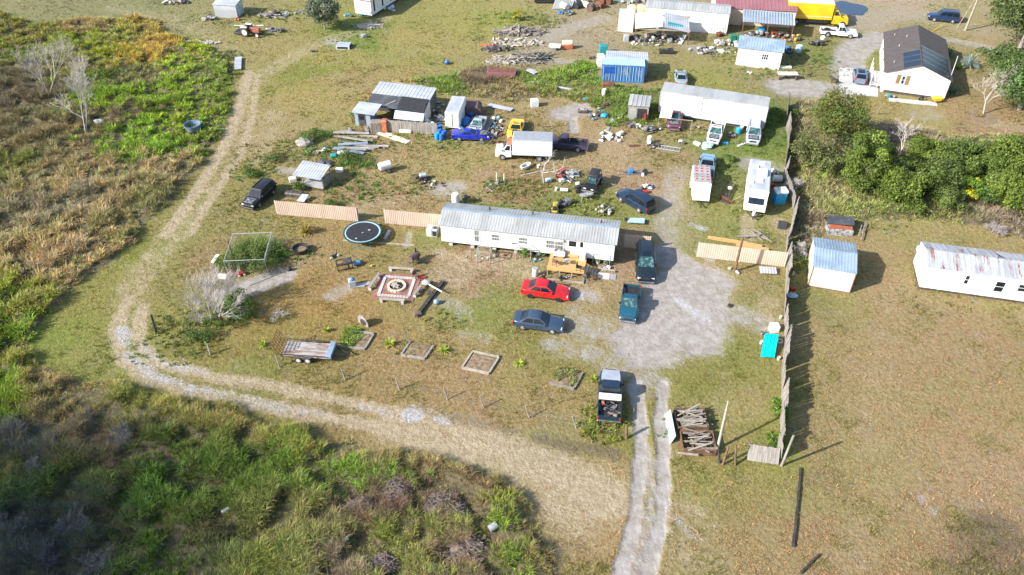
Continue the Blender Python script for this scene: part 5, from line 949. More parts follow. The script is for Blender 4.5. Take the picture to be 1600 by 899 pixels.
for z in (.5, .95):
    for a, b_ in zip(fp, fp[1:]): w_.cyl(a - fp[0] + Vector((0, 0, z)), b_ - fp[0] + Vector((0, 0, z)), .008, None, 4)
single(w_, 'fence_wire', 'steel', "thin wires strung between the grey posts along the track", 'fence wire', fp[0])
for a, b_, z, lb in (((1250, 733), (1239, 856), .12, "long charred timber lying in the dry field near the front end of the board fence"), ((1279, 868), (1250, 897), .12, "short charred timber lying at the bottom edge of the dry field")):
    p, q = G(*a), G(*b_); m_ = MB(); n = 9; prev = Vector((0, 0, z))
    for k in range(n): nx_ = (q - p) * ((k + 1) / n) + Vector((random.uniform(-.04, .04), 0, z + random.uniform(-.02, .03))); m_.bar(prev, nx_, .16 * random.uniform(.75, 1.15), .15); prev = nx_
    single(m_, 'burnt_timber', 'charred', lb, 'timber', p)
# --- cream shed
cs, L = site('metal_shed', "cream metal shed with a grey-blue ribbed roof right of the old board fence", 'shed', (1262, 447), (1326, 458), 3.95)
walls(cs, L, 5.0, 0, 2.45, 3.0, 'cream', 'x'); roof(cs, L, 5.0, 2.45, 3.0, 'blueroof', 'x', .08, .3, .02)
e = MB()
for k in range(16): e.bar((.12 + k * .248, -.006, .05), (.12 + k * .248, -.006, 2.4), .012, .02)
e.build('wall_seams', 'cream', cs); MB().bar((0, -.02, 0), (0, -.02, 2.5), .06).bar((L, -.02, 0), (L, -.02, 2.5), .06).box(0, L, -.03, -.004, 0, .1).build('corner_trim', 'maroonroof', cs)
# --- rust roofed trailer home on the right
rh, L = site('trailer_home', "white trailer home with a rust-streaked roof at the right edge", 'mobile home', (1436, 449), (1600, 472), 15.5, .35)
walls(rh, L, 4.2, .4, 2.9, 3.5, 'siding'); roof(rh, L, 4.2, 2.9, 3.5, 'rustroof', ov=.06, pitch=.5, h=.012)
MB().box(.1, L - .1, .2, 4.0, 0, .4).build('underframe', 'scrapdark', rh); window(rh, 3.6, 1.5, .45, 1.1, mull=0); window(rh, 6.4, 1.1, .9, 1.3); window(rh, 8.4, 1.5, .9, .9); window(rh, 11, 1.5, .9, .9)
MB().cyl((-.3, 1.9, 1.6), (-.01, 1.9, 1.6), .25).build('tank', 'galv_light', rh); MB().box(-.35, -.01, 3.4, 3.8, 2.2, 2.7).build('meter_box', 'galv_light', rh); MB().bar((6.5, 2.1, 3.4), (6.5, 2.1, 3.9), .06).obox((6.5, 2.1, 3.9), (.5, .06, .1), (0, .5, 0)).build('roof_aerial', 'black', rh)
# --- long white trailer, row 2
lt, L = site('storage_trailer', "long white storage trailer body with a grey roof behind the bonnetless vehicles", 'trailer', (1027, 176), (1192, 207), None)
p, q = G(1027, 182), G(1190, 210)
lt.location = G(1028, 180); lt.rotation_euler.z = head((1028, 180), (1192, 206)); L = (G(1192, 206) - G(1028, 180)).length
walls(lt, L, 2.6, .5, 3.5, None, 'siding'); MB().slab((0, 0, 3.505), (L, 0, 3.505), (L, 2.6, 3.6), (0, 2.6, 3.6), .04).build('roof', 'galv', lt)
MB().bar((0, -.02, 3.45), (L, -.02, 3.45), .05, .12).bar((0, -.02, .5), (L, -.02, .5), .06, .14).bar((0, -.02, .5), (0, -.02, 3.5), .1).bar((L, -.02, .5), (L, -.02, 3.5), .1).build('trim', 'galv_light', lt)
MB().box(-.04, -.003, 0.05, 2.55, .55, 3.45).build('end_panel', 'red', lt); MB().box(L * .40, L * .40 + .06, -.05, -.003, .9, 3.4).box(L * .40, L * .46, -.05, -.003, 3.34, 3.4).build('conduit', 'steel', lt)
MB().box(.3, L - .3, .3, 2.3, 0, .5).build('underframe', 'scrapdark', lt)
# --- two shipping containers
def container(a, b, L, label, m, h=2.6, rm='galv_light', side=True):
    t, _ = site('shipping_container', label, 'container', a, b, L); e = MB(); [e.box(.2 + k * .42, .27 + k * .42, -.02, .022, .2, h - .2) for k in range(14)]; e.build('side_rib', 'cont_pale', t); MB().box(.06, L - .06, .06, 2.38, .12, h - .05).build('shell', m, t)
    MB().ribs((.1, .03, .15), (L - .2, 0, 0), (0, 0, h - .3), pitch=.28, h=.06, th=.02).build('corrugated_side', m, t)
    MB().ribs((.02, 0, h - .02), (L - .04, 0, 0), (0, 2.44, 0), pitch=.28, h=.03, th=.02).build('roof', rm, t)
    f = MB()
    for x in (0, L - .1):
        for y in (0, 2.34): f.box(x, x + .1, y, y + .1, 0, h)
    f.box(0, L, -.015, .1, 0, .14).box(0, L, -.015, .1, h - .12, h); f.build('frame', m, t); return t
M['cont_blue'] = mat("blue_container_paint", (.05, .19, .43), (.04, .15, .35), scale=.8, rough=.5, c3=(.25, .33, .42), scale3=.9, lo3=.5, hi3=.7)
M['cont_pale'] = mat("pale_blue_container_roof", (.42, .56, .64), (.34, .48, .56), scale=.8, rough=.5, c3=(.3, .2, .17), scale3=1.3, lo3=.66, hi3=.75)
ct = container((939, 127.5), (1002, 130.5), 6.06, "blue shipping container with a pale roof, the front one of the pair", 'cont_blue', 2.6, 'cont_pale')
MB().box(.3, 1.9, -.03, -.02, 1.3, 2.3).build('painted_patch', mat("deep_blue_patch", (.015, .09, .40), rough=.5), ct)
c2 = container((945, 116), (1008, 119), 6.06, "pale shipping container standing directly behind the blue one", 'cont_pale', 2.6, 'galv_light')
MB()
o = single(MB().bev(-.9, .9, -.45, .45, 0, .9, .1), 'oil_tank', 'rust', "rusty red tank before the left end of the blue container", 'tank', G(950, 138) , .05, smooth=30)
single(MB().bev(-.5, .5, -.6, .6, 0, 1.7, .05), 'fridge', 'cream', "cream fridge at the left end of the two containers", 'fridge', G(938, 103), .1)
# --- shed with barred window
bs_, L = site('white_shed', "white shed with a blue-grey roof and small barred window near the top", 'shed', (1149, 101), (1215, 109), 6.3)
walls(bs_, L, 4.6, 0, 2.7, 3.5, 'siding'); roof(bs_, L, 4.6, 2.7, 3.5, 'blueroof', 'x', .2, .4, .03); w0 = window(bs_, 3.5, 1.25, .95, .9, fm='siding', mull=2)
MB().box(.5, L - .5, -.3, -.1, 0, .25).build('foundation_strip', 'concrete', bs_)
# --- small white tall shed + carport + white long building
s1, L = site('white_shed', "tiny tall white shed at the left end of the carports", 'shed', (965, 49), (989, 51), 2.4); walls(s1, L, 2.6, 0, 2.7, 3.2, 'white', 'x'); roof(s1, L, 2.6, 2.7, 3.2, 'galv_light', 'x', .05, .4, .02)
l2, L = site('long_building', "long white building behind the junk-filled carport", 'building', (1030, 48), (1142, 58), None); L = 13.2
walls(l2, L, 4.0, 0, 3.3, 3.7, 'white'); roof(l2, L, 4.0, 3.3, 3.7, 'galv', 'x', .1, .5, .02); l2.location = on(l2, -2.6, .8)
def carport(a, b, L, D, zf, zb, label, m, nposts=3, ribs=.35, mid=None):
    t, L0 = site('carport', label, 'carport', a, b, L); e = MB()
    for k in range(nposts):
        x = L * k / (nposts - 1); e.box(x - .06, x + .06, -.06, .06, 0, zf - .03).box(x - .06, x + .06, D - .1, D + .02, 0, zb - .03)
    e.build('post', 'woodbrown', t); MB().box(-.1, L + .1, -.1, .1, zf - .18, zf - .02).box(-.1, L + .1, D - .1, D + .1, zb - .18, zb - .02).build('beam', 'woodpale', t)
    if mid:
        MB().ribs((-.2, -.3, zf), (L * mid, 0, .5), (0, D + .5, zb - zf), pitch=ribs, h=.03).build('roof', m, t); MB().ribs((L * mid, -.3, zf + .45), (L * (1 - mid), 0, -.7), (0, D + .5, zb - zf), pitch=ribs, h=.03).build('roof', 'galv_light', t)
        MB().slab((L * mid + .5, .4, zf + .44), (L * .88, .4, zf - .02), (L * .88, 1.4, zf + .2), (L * mid + .5, 1.4, zf + .66), .03).build('green_sheet', 'teal', t)
    else: MB().ribs((-.2, -.3, zf), (L + .4, 0, 0), (0, D + .5, zb - zf), pitch=ribs, h=.06).build('roof', m, t)
    return t
cp1 = carport((992, 66), (1070, 70), 8.2, 4.0, 2.3, 3.0, "wide open carport with pale sloping sheets, full of junk", 'white', 3, .3, .52)
cp2 = carport((1158, 57), (1233, 63), 7.6, 3.4, 2.5, 3.0, "open carport with striped grey and white roof before the maroon-roofed building", 'galv_light', 3, .42)
# striped: dark gaps between white sheets
sb = MB()
for k in range(18): sb.slab((k * .43 - .1, -.28, 2.515), (k * .43 + .08, -.28, 2.515), (k * .43 + .08, 3.15, 3.02), (k * .43 - .1, 3.15, 3.02), .05)
sb.build('dark_stripe', 'blueroof', cp2)
mb_, L = site('workshop', "large peach workshop with a maroon roof at the top edge", 'workshop', (1116, 37), (1236, 43), 12.6); mb_.location = on(mb_, 0, -.2)
walls(mb_, L, 9.0, 0, 2.75, 4.0, 'peach'); roof(mb_, L, 9.0, 2.75, 4.0, 'maroonroof', 'x', .2, .6, .02); MB().box(L - .05, L + .02, 1, 3.5, 0, 3).build('side_door', 'white', mb_)
door(mb_, .5, 0, 1.0, 2.1, 'scrapdark')
# --- house with solar panels
hs, L = site('house', "white double-wide house with brown shingles and solar panels", 'house', (1375, 143), (1474, 157), 8.3); HD = 14.5
walls(hs, L, HD, .0, 2.9, 4.5, 'white', 'y'); rf = roof(hs, L, HD, 2.9, 4.5, 'shingle', 'y', .25, ribs=False)
MB().box(.4, L - .3, -.025, -.003, 0, .35).build('skirting', 'scrapdark', hs)
wv = window(hs, 2.2, 1.5, .45, 1.2, pm='glass')
for s, x in ((0, 1.55), (1, 2.75)): MB().box(x, x + .5, -.04, -.004, 1.45, 2.8).build('shutter', mat("brown_shutter", (.25, .17, .08), rough=.7), hs)
def onroof(side, u0, u1, v0, v1, lift=.11):   # u along the ridge from the front, v from ridge down
    zr, ze = 4.6, 2.95; xr = L / 2; f = (lambda v: xr - v) if side < 0 else (lambda v: xr + v); sl = (4.5 - 2.9) / (L / 2)
    P_ = lambda u, v: Vector((f(v), u, 4.5 - sl * v + lift)); a = [P_(u0, v0), P_(u0, v1), P_(u1, v1), P_(u1, v0)]
    if side < 0: a.reverse()
    return a
for side, w, n, u0 in ((1, 3.9, 4, 0.0), (-1, 2.1, 3, .1)):
    for k in range(n):
        pn = MB().slab(*onroof(side, u0 + k * 1.75, u0 + k * 1.75 + 1.62, .15, w), th=.05).build('solar_panel', 'solar', hs)
        MB().slab(*onroof(side, u0 + k * 1.75 + 1.63, u0 + k * 1.75 + 1.70, .1, w + .05, .12), th=.05).build('panel_rail', 'chrome', pn)
for (u, v) in ((8, 2.5), (11, 1.5), (2.5, 3.2), (12.5, 3)): MB().cyl((L / 2 - v, u, 3.4), (L / 2 - v, u, 4.5 - (1.6 / (L / 2)) * v + .35), .09).build('vent_pipe', 'galv', hs)
for k in range(3): window(hs, 2.2 + k * 4, 1.3, 1.1, 1.1, y=-.003, face='x')
for k in range(4): MB().box(-1.5, -1.42, 1 + k * 1.6, 1.08 + k * 1.6, 0, 2.3).build('porch_post', 'white', hs)
0; MB().box(-1.5, 0, 1, 6, .3, .38).build('porch_floor', 'concrete', hs); MB().bar((-1.46, 1, 1.2), (-1.46, 5.9, 1.2), .05).build('porch_rail', 'white', hs)
cpad = MB().add([tuple(G(*q) + Vector((0, 0, .03))) for q in ((1311, 146), (1311, 106), (1352, 108), (1372, 122), (1372, 152))], [(0, 1, 2, 3, 4)]).build('driveway', 'concrete'); cpad['kind'] = 'structure'
single(MB().slab((-2.6, -.5, 0), (3.6, -.7, 0), (3.6, .3, 0), (-2.6, .5, 0), .12), 'patio_slab', 'concrete', "narrow concrete walk along the front wall of the solar house", 'slab', G(1420, 159) , head((1375, 155), (1474, 163)))
tb = thing('white_bench', "long white-topped table on the sandy patch right of the long trailer", 'table', G(1229, 124), -.02); MB().box(-1.4, 1.4, -.5, .5, .85, .93).build('table_top', 'white', tb)
for x in (-1.2, 1.2): MB().box(x - .05, x + .05, -.4, .4, 0, .85).build('leg', 'woodbrown', tb)
pud = MB()
c0 = G(1325, 14) ; n = 26
pv = [(c0.x + 3.0 * math.cos(t) * (1 + .15 * math.sin(3 * t + 1)), c0.y + 3.2 * math.sin(t) * (1 + .12 * math.sin(5 * t)), .08) for t in [6.283 * i / n for i in range(n)]]
pdl = pud.add(pv, [tuple(range(n))]).build('puddle', mat("puddle_water", (.03, .05, .09), rough=.03, spec=.6, grime=0)); pdl['kind'] = 'structure'
# --- far top left
o1, L = site('outbuilding', "small pale metal outbuilding at the top left", 'shed', (337, 27), (375, 29), 3.9); walls(o1, L, 2.8, 0, 2.1, None, 'galv_light'); MB().slab((-.1, -.1, 2.11), (L + .1, -.1, 2.11), (L + .1, 2.9, 2.4), (-.1, 2.9, 2.4), .05).build('roof', 'galv_light', o1)
f1, L = site('trailer_home', "white mobile home end with a maroon stripe at the top edge", 'mobile home', (556, 25), (583, 27), 3.2); f1.rotation_euler.z = R(-24); walls(f1, L, 13, .5, 3.1, 3.5, 'white', 'y'); roof(f1, L, 13, 3.1, 3.5, 'galv_light', 'y', .1, .4, .015); MB().box(0, L, -.03, -.003, 2.75, 2.95).build('stripe', 'maroonroof', f1)
for k in range(4): MB().box(L + .003, L + .03, .8 + k * 2.6, 1.2 + k * 2.6, 1.0, 2.8).build('side_window', 'glass', f1)
MB().box(.2, L - .2, .3, 12.5, 0, .5).build('underframe', 'scrapdark', f1)
dkt = single(MB().bev(-1.8, 1.8, -1.1, 1.1, .2, 2.1, .06), 'dark_trailer', 'black', "black box trailer cut by the top edge of the picture", 'trailer', G(851, 6) + Vector((0, 1, 0)), 0)
single(MB().ribs((-1.7, -1.4, .1), (3.4, 0, 0), (1.3, 3.2, 1.4), pitch=.3, h=.04), 'metal_sheet', 'galv', "grey ribbed sheet sloping down beside the black trailer at the top edge", 'metal sheet', G(876, 10), .1)
# --- left compound
lh, L = site('scrap_hut', "low hut with a pale sheet roof and dark lean-to in the left junk compound", 'hut', (590, 184), (668, 192), 7.6)
lh.location = G(586, 172); lh.rotation_euler.z = head((586, 172), (668, 182)); L = 8.0
walls(lh, L, 2.6, 0, 2.5, None, 'tarpdark'); MB().ribs((-.1, -.2, 2.55), (L + .2, 0, 0), (0, 3.0, .3), pitch=.5, h=.03).build('roof', 'galv_light', lh)
MB().slab((-.1, -2.2, 1.7), (L * .6, -2.2, 1.7), (L * .6, -.2, 2.5), (-.1, -.2, 2.5), .05).build('lean_to_roof', 'tarpdark', lh); MB().slab((L * .52, -2.5, 1.75), (L - .1, -2.5, 1.75), (L - .1, -.2, 2.58), (L * .52, -.2, 2.58), .05).build('felt_roof', 'black', lh)
e = MB()
for x in (0, L * .5, L - .2): e.box(x, x + .1, -2.2, -2.1, 0, 1.7)
e.build('post', 'wood', lh); MB().slab((L * .5, -3.3, .9), (L, -3.1, .9), (L, -2.4, 1.7), (L * .5, -2.5, 1.7), .04).build('tarp', 'ltarp' if 'ltarp' in M else 'cont_pale', lh)
MB().prism([(-2.4, 0), (0, 0), (0, 2.5), (-2.4, 1.7)], 'x', L - .08, L - .02).build('end_sheet', 'galv_light', lh); MB().bar((.6, -2.6, 1.2), (3.6, -1.2, 2.35), .1).build('roof_prop', 'woodpale', lh)
sh, L = site('tool_hut', "small hut with a flat white roof at the left end of the junk compound", 'hut', (556, 196), (578, 199), 2.2); walls(sh, 2.2, 2.0, 0, 2.0, None, 'greyshed' if 'greyshed' in M else 'blueroof'); MB().slab((-.2, -.4, 2.02), (3.0, -.4, 2.02), (3.0, 2.3, 2.25), (-.2, 2.3, 2.25), .05).build('roof', 'galv_light', sh); door(sh, .5, 0, 1.0, 1.8, 'scrapdark')
fn = thing('board_fence', "weathered grey board fence below the hut with the felt roof", 'fence', G(606, 206), head((606, 206), (678, 211))); 
for k in range(3):
    mb = MB()
    for j in range(14): mb.obox((k * 2.2 + .08 + j * .157, random.uniform(-.02, .02), .85), (.15, .02, random.uniform(1.6, 1.8)))
    mb.box(k * 2.2, k * 2.2 + 2.2, .02, .06, .4, .5).build('board_panel', 'woodgrey', fn); MB().box(k * 2.2, k * 2.2 + .1, .06, .16, 0, 1.8).build('post', 'wood', fn)
single(MB().bev(-.75, .75, -.5, .5, 0, 1.5, .1), 'container_box', 'wood', "stack of old boards and boxes left of the rust-orange cabinet", 'junk stack', G(588, 208) + Vector((0, .5, 0)), .1)
single(MB().bev(-.42, .42, -.4, .4, 0, 1.75, .12), 'oil_cabinet', 'orange', "rust-orange cabinet at the left end of the grey board fence", 'cabinet', G(602, 208) + Vector((0, .4, 0)), -.2, smooth=30)
cb = thing('lorry_box', "tall white lorry box with double doors beside the blue drums", 'box body', G(707, 203) + Vector((0, 0.2, 0)), head((703, 203), (718, 168)))
cb.location = G(713, 190)
MB().bev(-2.3, 2.3, -.95, .95, .3, 2.5, .06).build('box', 'white', cb, 30); MB().bev(-2.27, 2.27, -.92, .92, 2.49, 2.53, .02).build('roof_panel', 'galv_light', cb)
for s in (-1, 1): MB().box(-2.33, -2.302, s * .44 - .4, s * .44 + .4, .45, 2.35).build('rear_door', 'cream', cb)
MB().box(-2.36, -2.33, -.03, .03, .5, 2.3).build('door_bar', 'steel', cb)
single(MB().prism([(-1.4, 0), (1.4, 0), (1.3, 1.1), (.9, 1.5), (-.9, 1.5), (-1.3, 1.1)], 'y', -1.1, 1.1), 'tarp_heap', 'brownrust', "brown tarp-covered load behind the pale silver coupe", 'covered load', G(737, 178), -.05)
# gate frame behind the hut
fr = thing('pipe_arch', "tall pale frame of thin poles standing in the weeds behind the left hut", 'frame', G(617, 148), head((617, 148), (660, 154))); MB().bar((0, 0, 0), (0, 0, 1.9), .07).bar((4.3, 0, 0), (4.3, 0, 1.9), .07).build('post', 'woodpale', fr); MB().bar((-.2, 0, 1.9), (4.4, 0, 1.9), .09).build('top_bar', 'woodpale', fr)
single(MB().prism([(-1.1, 0), (1.1, 0), (1.1, .9), (-1.1, .9)], 'y', -.5, .5), 'skip_bin', 'green', "green skip behind the left hut", 'skip', G(604, 146), -.1)
# shelter with pale metal roof
sr, L = site('animal_shelter', "open shelter with a pale sheet roof above the left tan fence", 'shelter', (474, 292), (505, 297), 2.7)
MB().ribs((-1.0, -.3, 1.6), (3.6, 0, -.1), (.15, 2.6, .5), pitch=.32, h=.03).build('roof', 'galv_light', sr); e = MB()
for x in (0, 2.5):
    for y in (0, 2.1): e.box(x, x + .1, y, y + .1, 0, 1.65 + y * .19)
e.build('post', 'woodgrey', sr); MB().slab((-.1, -.2, .35), (2.7, -.3, .3), (2.5, 1.4, .5), (0, 1.4, .5), .05).build('floor_sheet', 'galv', sr); MB().box(2.62, 2.66, .1, 2.1, 0, 1.2).build('side_net', 'wood', sr)
# tin roofed open shed by the trailer
ts, L = site('lean_shed', "narrow pink-grey shed with a wavy tin roof and one open side", 'shed', (980, 188), (1009, 191), 2.65)
walls(ts, L, .08, 0, 2.2, None, 'woodgrey'); MB().box(0, .06, .08, 2.4, 0, 2.2).box(L - .06, L, .08, 2.4, 0, 2.2).box(0, L, 2.4, 2.46, 0, 2.2).build('side_wall', 'maroonroof', ts); MB().ribs((-.1, -.15, 2.25), (L + .2, 0, 0), (0, 2.8, .25), pitch=.55, h=.05).build('roof', 'galv', ts)
MB().box(L * .45, L * .93, -.02, .0, .05, 1.85).build('dark_doorway_panel', 'black', ts); MB().box(L * .08, L * .4, -.03, -.002, .05, 1.8).build('door', 'galv', ts); MB().obox((L * .85, -.2, .8), (.3, .15, 1.0)).build('hanging_coat', 'red', ts)  # black panel on the front wall stands in for the doorway's dark inside
# racks in front of the long trailer
rk, L = site('storage_rack', "white rack loaded with scrap at the right end of the long trailer", 'rack', (1156, 196), (1187, 200), 2.7)
MB().box(0, .08, 0, 1.2, 0, 2.6).box(L - .08, L, 0, 1.2, 0, 2.6).box(0, L, -.02, .06, 2.5, 2.6).box(0, L, -.02, .06, 1.3, 1.42).build('frame', 'white', rk); MB().box(.08, L - .08, 0, 1.2, 1.25, 1.3).box(.08, L - .08, 0, 1.2, 2.42, 2.48).build('shelf', 'woodgrey', rk)
e = MB()
for i in range(30): e.obox((random.uniform(.2, 2.4), random.uniform(.05, 1.0), random.choice((.1, 1.4)) + random.random() * .5), (random.uniform(.1, .5), random.uniform(.1, .4), random.uniform(.1, .3)), (0, random.random(), random.random() * 3))
e.build('scrap_load', 'litter', rk); MB().cyl((1.9, .3, 2.5), (1.9, .3, 3.05), .24).build('black_pot', 'black', rk); MB().bar((.4, .1, 2.55), (2.3, .1, 2.55), .3, .12).build('coil_row', 'woodpale', rk)
single(MB().bev(-.95, .95, -.08, .08, 0, 1.9, .05), 'mesh_gate', 'galv', "two grey wire panels leaning on the long trailer left of the scrap rack", 'wire panel', G(1145, 193), .1, rot=(R(-12), 0, .1))
tb2 = thing('ply_awning', "plywood awning on thin posts at the left end of the long trailer", 'awning', G(1028, 200), lt.rotation_euler.z); MB().slab((0, 0, 1.5), (1.5, 0, 1.5), (1.5, 1.2, 2.4), (0, 1.2, 2.4), .04).build('sheet', 'peach', tb2); MB().bar((0, 0, 0), (0, 0, 1.5), .06).bar((4.3, -.8, 0), (4.3, -.8, 2.3), .06).bar((0, 0, 1.5), (4.3, -.8, 2.2), .05).build('post', 'woodpale', tb2)
wr_ = thing('work_bench', "rough timber workbench with tools between the maroon pickup and the trailer", 'workbench', G(1079, 184), .1); MB().box(-.9, .9, -.35, .35, .8, .88).build('table_top', 'woodnew', wr_)
for x in (-.85, .8): MB().bar((x, 0, 0), (x, 0, 1.6), .08).build('leg', 'wood', wr_)

# ================================================================ TREES
def leafy(a, h, rx, col, label, nl=2600, ls=.16, ncl=26, trunk=.22, col2=None, crown0=.1, cat='tree', nm='leafy_tree', rz=None, jit=.25, group=None):
    k_ = 1.22 if nm == 'leafy_tree' and rx < 4 else 1; rx *= k_; h *= 1 + (k_ - 1) * .5; nl = int(nl * (1.5 if k_ > 1 else 1)); ncl = int(ncl * 1.25); p = G(*a); t = thing(nm, label, cat, p, 0, group); zc = h * (1 + crown0) / 2; rz = rz or h * (1 - crown0) / 2
    d = RNG.normal(0, 1, (ncl, 3)); d /= np.linalg.norm(d, axis=1, keepdims=True); q = (.35 + .65 * RNG.random(ncl) ** .5)[:, None]
    c = d * q * np.array([rx * .78, rx * .78, rz * .8]) * (1 + RNG.normal(0, jit * .5, (ncl, 1))); c[:, 2] += zc; cr = rx * (.26 + .22 * RNG.random(ncl))
    cc = np.array(col)[None] * (.72 + .56 * RNG.random((ncl, 1)))
    if col2: k = RNG.random(ncl) < .35; cc[k] = np.array(col2)[None] * (.8 + .4 * RNG.random((k.sum(), 1)))
    V, f4, C = leafballs(c[:, 0], c[:, 1], c[:, 2], cr, cr * .8, np.full(ncl, ls), cc, nl // ncl, .22, .45); fol_obj('crown', [(V, f4, None, C)], FOL, t)
    tr = MB(); top = Vector((random.uniform(-.2, .2), random.uniform(-.2, .2), h * .55)); tr.cyl((0, 0, -.2), top * .5, trunk, trunk * .75, 8).cyl(top * .5, top, trunk * .75, trunk * .45, 8)
    for i in range(0, ncl, 2):
        s = top * random.uniform(.4, .95); e = Vector(c[i]); m = s.lerp(e, .5) + Vector((0, 0, -.15 * rx)); tr.cyl(s, m, trunk * .35, trunk * .2, 5).cyl(m, e, trunk * .2, .02, 5)
    tr.build('trunk', 'bark', t, 50); return t
def bare(a, h, r, label, m='barkpale', seed=1, depth=5, spread=.6, nm='bare_tree', cat='tree', nb=4, multi=1, r0=.1, up=.55, thick=.62):
    rnd = random.Random(seed); p = G(*a); t = thing(nm, label, cat, p, 0); tr = MB(); br = MB()
    def grow(o, d, l, rad, k):
        e = o + d * l; (tr if k == 0 else br).cyl(o, e, rad, rad * thick, 6 if k < 2 else 3, caps=False)
        if k >= depth: return
        for i in range(nb if k < 3 else 3):
            s = o.lerp(e, rnd.uniform(.55, 1)) if i else e
            nd = (d + Vector((rnd.gauss(0, spread), rnd.gauss(0, spread), rnd.gauss(0, spread * .5) + up * .25))).normalized()
            grow(s, nd, l * rnd.uniform(.55, .85), max(rad * thick * rnd.uniform(.65, .95), .009), k + 1)
    for i in range(multi):
        d = Vector((rnd.gauss(0, .12 if multi == 1 else .55), rnd.gauss(0, .12 if multi == 1 else .55), 1)).normalized(); grow(Vector((rnd.uniform(-.1, .1) * multi * .5, rnd.uniform(-.1, .1) * multi * .5, -.1)), d, h * .3, r0, 0)
    tr.build('trunk', m, t, 50); b = br.build('branches', m, t); return t
GD, GM, GB, GY = (.055, .095, .02), (.10, .14, .028), (.135, .185, .03), (.20, .24, .03)
leafy((1300, 234), 6.9, 3.3, (.10, .135, .03), "tallest round olive-green tree of the belt, behind the board fence", 7000, .12, 44, .2, (.14, .13, .03))
leafy((1262, 262), 3.6, 2.3, (.12, .135, .045), "low olive tree leaning on the old board fence below the tallest tree", 3000, .12, 22, .12)
leafy((1338, 300), 7.6, 2.1, GB, "narrow bright green tree right of the tallest round tree", 5500, .13, 34, .15, GM)
leafy((1330, 300), 3.0, 1.8, GM, "low green bush-tree at the foot of the narrow bright tree", 2600, .12, 18, .1)
leafy((1397, 316), 4.0, 2.6, GB, "rounded glossy citrus tree in the front of the belt", 6500, .12, 36, .14, GM); leafy((1437, 262), 3.6, 2.1, GB, "green citrus tree behind the front rounded one", 4200, .12, 26, .12)
leafy((1452, 306), 4.2, 2.5, (.095, .13, .035), "dull green tree in the middle of the belt", 5000, .12, 30, .14, GM); leafy((1487, 268), 3.6, 2.2, (.11, .16, .035), "spreading green tree behind the middle of the belt", 4200, .12, 26, .12)
leafy((1422, 334), 2.0, 1.2, GM, "small green bush below the front rounded citrus tree", 1500, .11, 12, .08); leafy((1513, 314), 2.9, 1.25, (.13, .22, .03), "small conical tree with a yellow left edge", 2600, .1, 18, .08, (.42, .40, .03))
leafy((1540, 322), 2.6, 1.3, (.065, .13, .03), "small dark round tree beside the yellow-edged one", 2400, .1, 16, .08); leafy((1572, 280), 4.6, 3.0, GB, "large bright green tree near the right edge of the belt", 6500, .13, 38, .16, GM)
leafy((1575, 330), 3.6, 2.6, (.15, .21, .03), "yellow-green tree at the right edge of the belt", 5500, .13, 32, .14, (.16, .20, .04)); leafy((1605, 292), 4.0, 2.6, GM, "green tree cut by the right edge of the belt", 3500, .13, 24, .14)
leafy((1528, 258), 2.6, 1.8, (.13, .17, .05), "pale bushy tree behind the yellow-edged one", 2200, .12, 16, .1); leafy((1365, 228), 1.8, 1.3, GM, "small bush right of the tallest tree", 1200, .11, 10, .07)
leafy((1592, 78), 10.5, 7.6, (.09, .125, .04), "huge oak in the top right corner", 16000, .2, 70, .35, (.13, .16, .06), .2); leafy((1592, 172), 8.5, 5.6, (.075, .12, .03), "large dark oak at the right edge below the corner oak", 12000, .18, 54, .3, (.10, .16, .05), .1)
leafy((1556, 108), 3.2, 2.6, (.10, .14, .045), "low shrubby tree left of the corner oak", 3500, .15, 22, .12)
leafy((1570, 40), 5.5, 3.2, (.10, .135, .045), "smaller green tree touching the upper left side of the corner oak", 4500, .18, 26, .14)
leafy((1475, 330), 2.6, 1.6, (.12, .16, .04), 'low olive bush-tree below the dull green tree', 2200, .1, 14, .08); leafy((1415, 285), 2.8, 1.7, GM, 'small green tree squeezed between the two glossy citrus trees', 2400, .1, 14, .09); leafy((1545, 290), 3.2, 2.0, (.10, .15, .03), 'green tree between the yellow-edged tree and the large right one', 2600, .1, 18, .1); leafy((1372, 262), 3.0, 1.6, GD, 'dark green bush-tree beside the grey bare tree of the belt', 2200, .1, 14, .09); leafy((1508, 280), 2.6, 1.6, GM, 'green bush-tree behind the small conical tree', 2000, .1, 12, .09); leafy((1285, 275), 2.6, 1.7, (.13, .15, .05), 'dry olive bush between the banana plants and the narrow bright tree', 2200, .1, 14, .08)
leafy((508, 46), 5.0, 2.3, (.12, .15, .09), "small round grey-green tree standing alone at the top", 9000, .14, 44, .13, (.17, .19, .12), .12)
leafy((808, 32), 1.8, 1.0, (.25, .24, .03), "yellow-tipped bush beside the branch heaps", 900, .12, 10, .06, nm='bush', cat='bush')
bare((135, 212), 11, 3, "pale bare tree in the wild plot, the front one of two", 'barkpale', 3, 5, .36, nb=4, multi=2, r0=.075); bare((76, 152), 10.5, 3, "grey bare tree in the wild plot, the rear one of two", 'barkpale', 8, 5, .36, nb=4, multi=2, r0=.075)
bare((850, 288), 7.5, 3, "crooked bare tree beside the white box van", 'barkpale', 5, 4, .75, nb=3, r0=.12, up=.3)
bare((1536, 178), 8, 2.6, "pale bare tree in a ring bed on the lawn by the house", 'barkpale', 12, 5, .6, nb=4, r0=.11); bare((1402, 250), 6.8, 2.5, "grey bare tree in the belt behind the citrus trees", 'barkpale', 14, 4, .75, nb=4, r0=.12)
bare((338, 496), 6.2, 3, "big grey twiggy bush at the left end of the yard", 'barkpale', 21, 4, .33, 'twiggy_bush', 'bush', 4, 12, .05, .6); bare((435, 500), 1.5, 1, "small grey twiggy shrub right of the big twiggy bush", 'barkpale', 22, 3, .5, 'twiggy_bush', 'bush', 4, 7, .02)
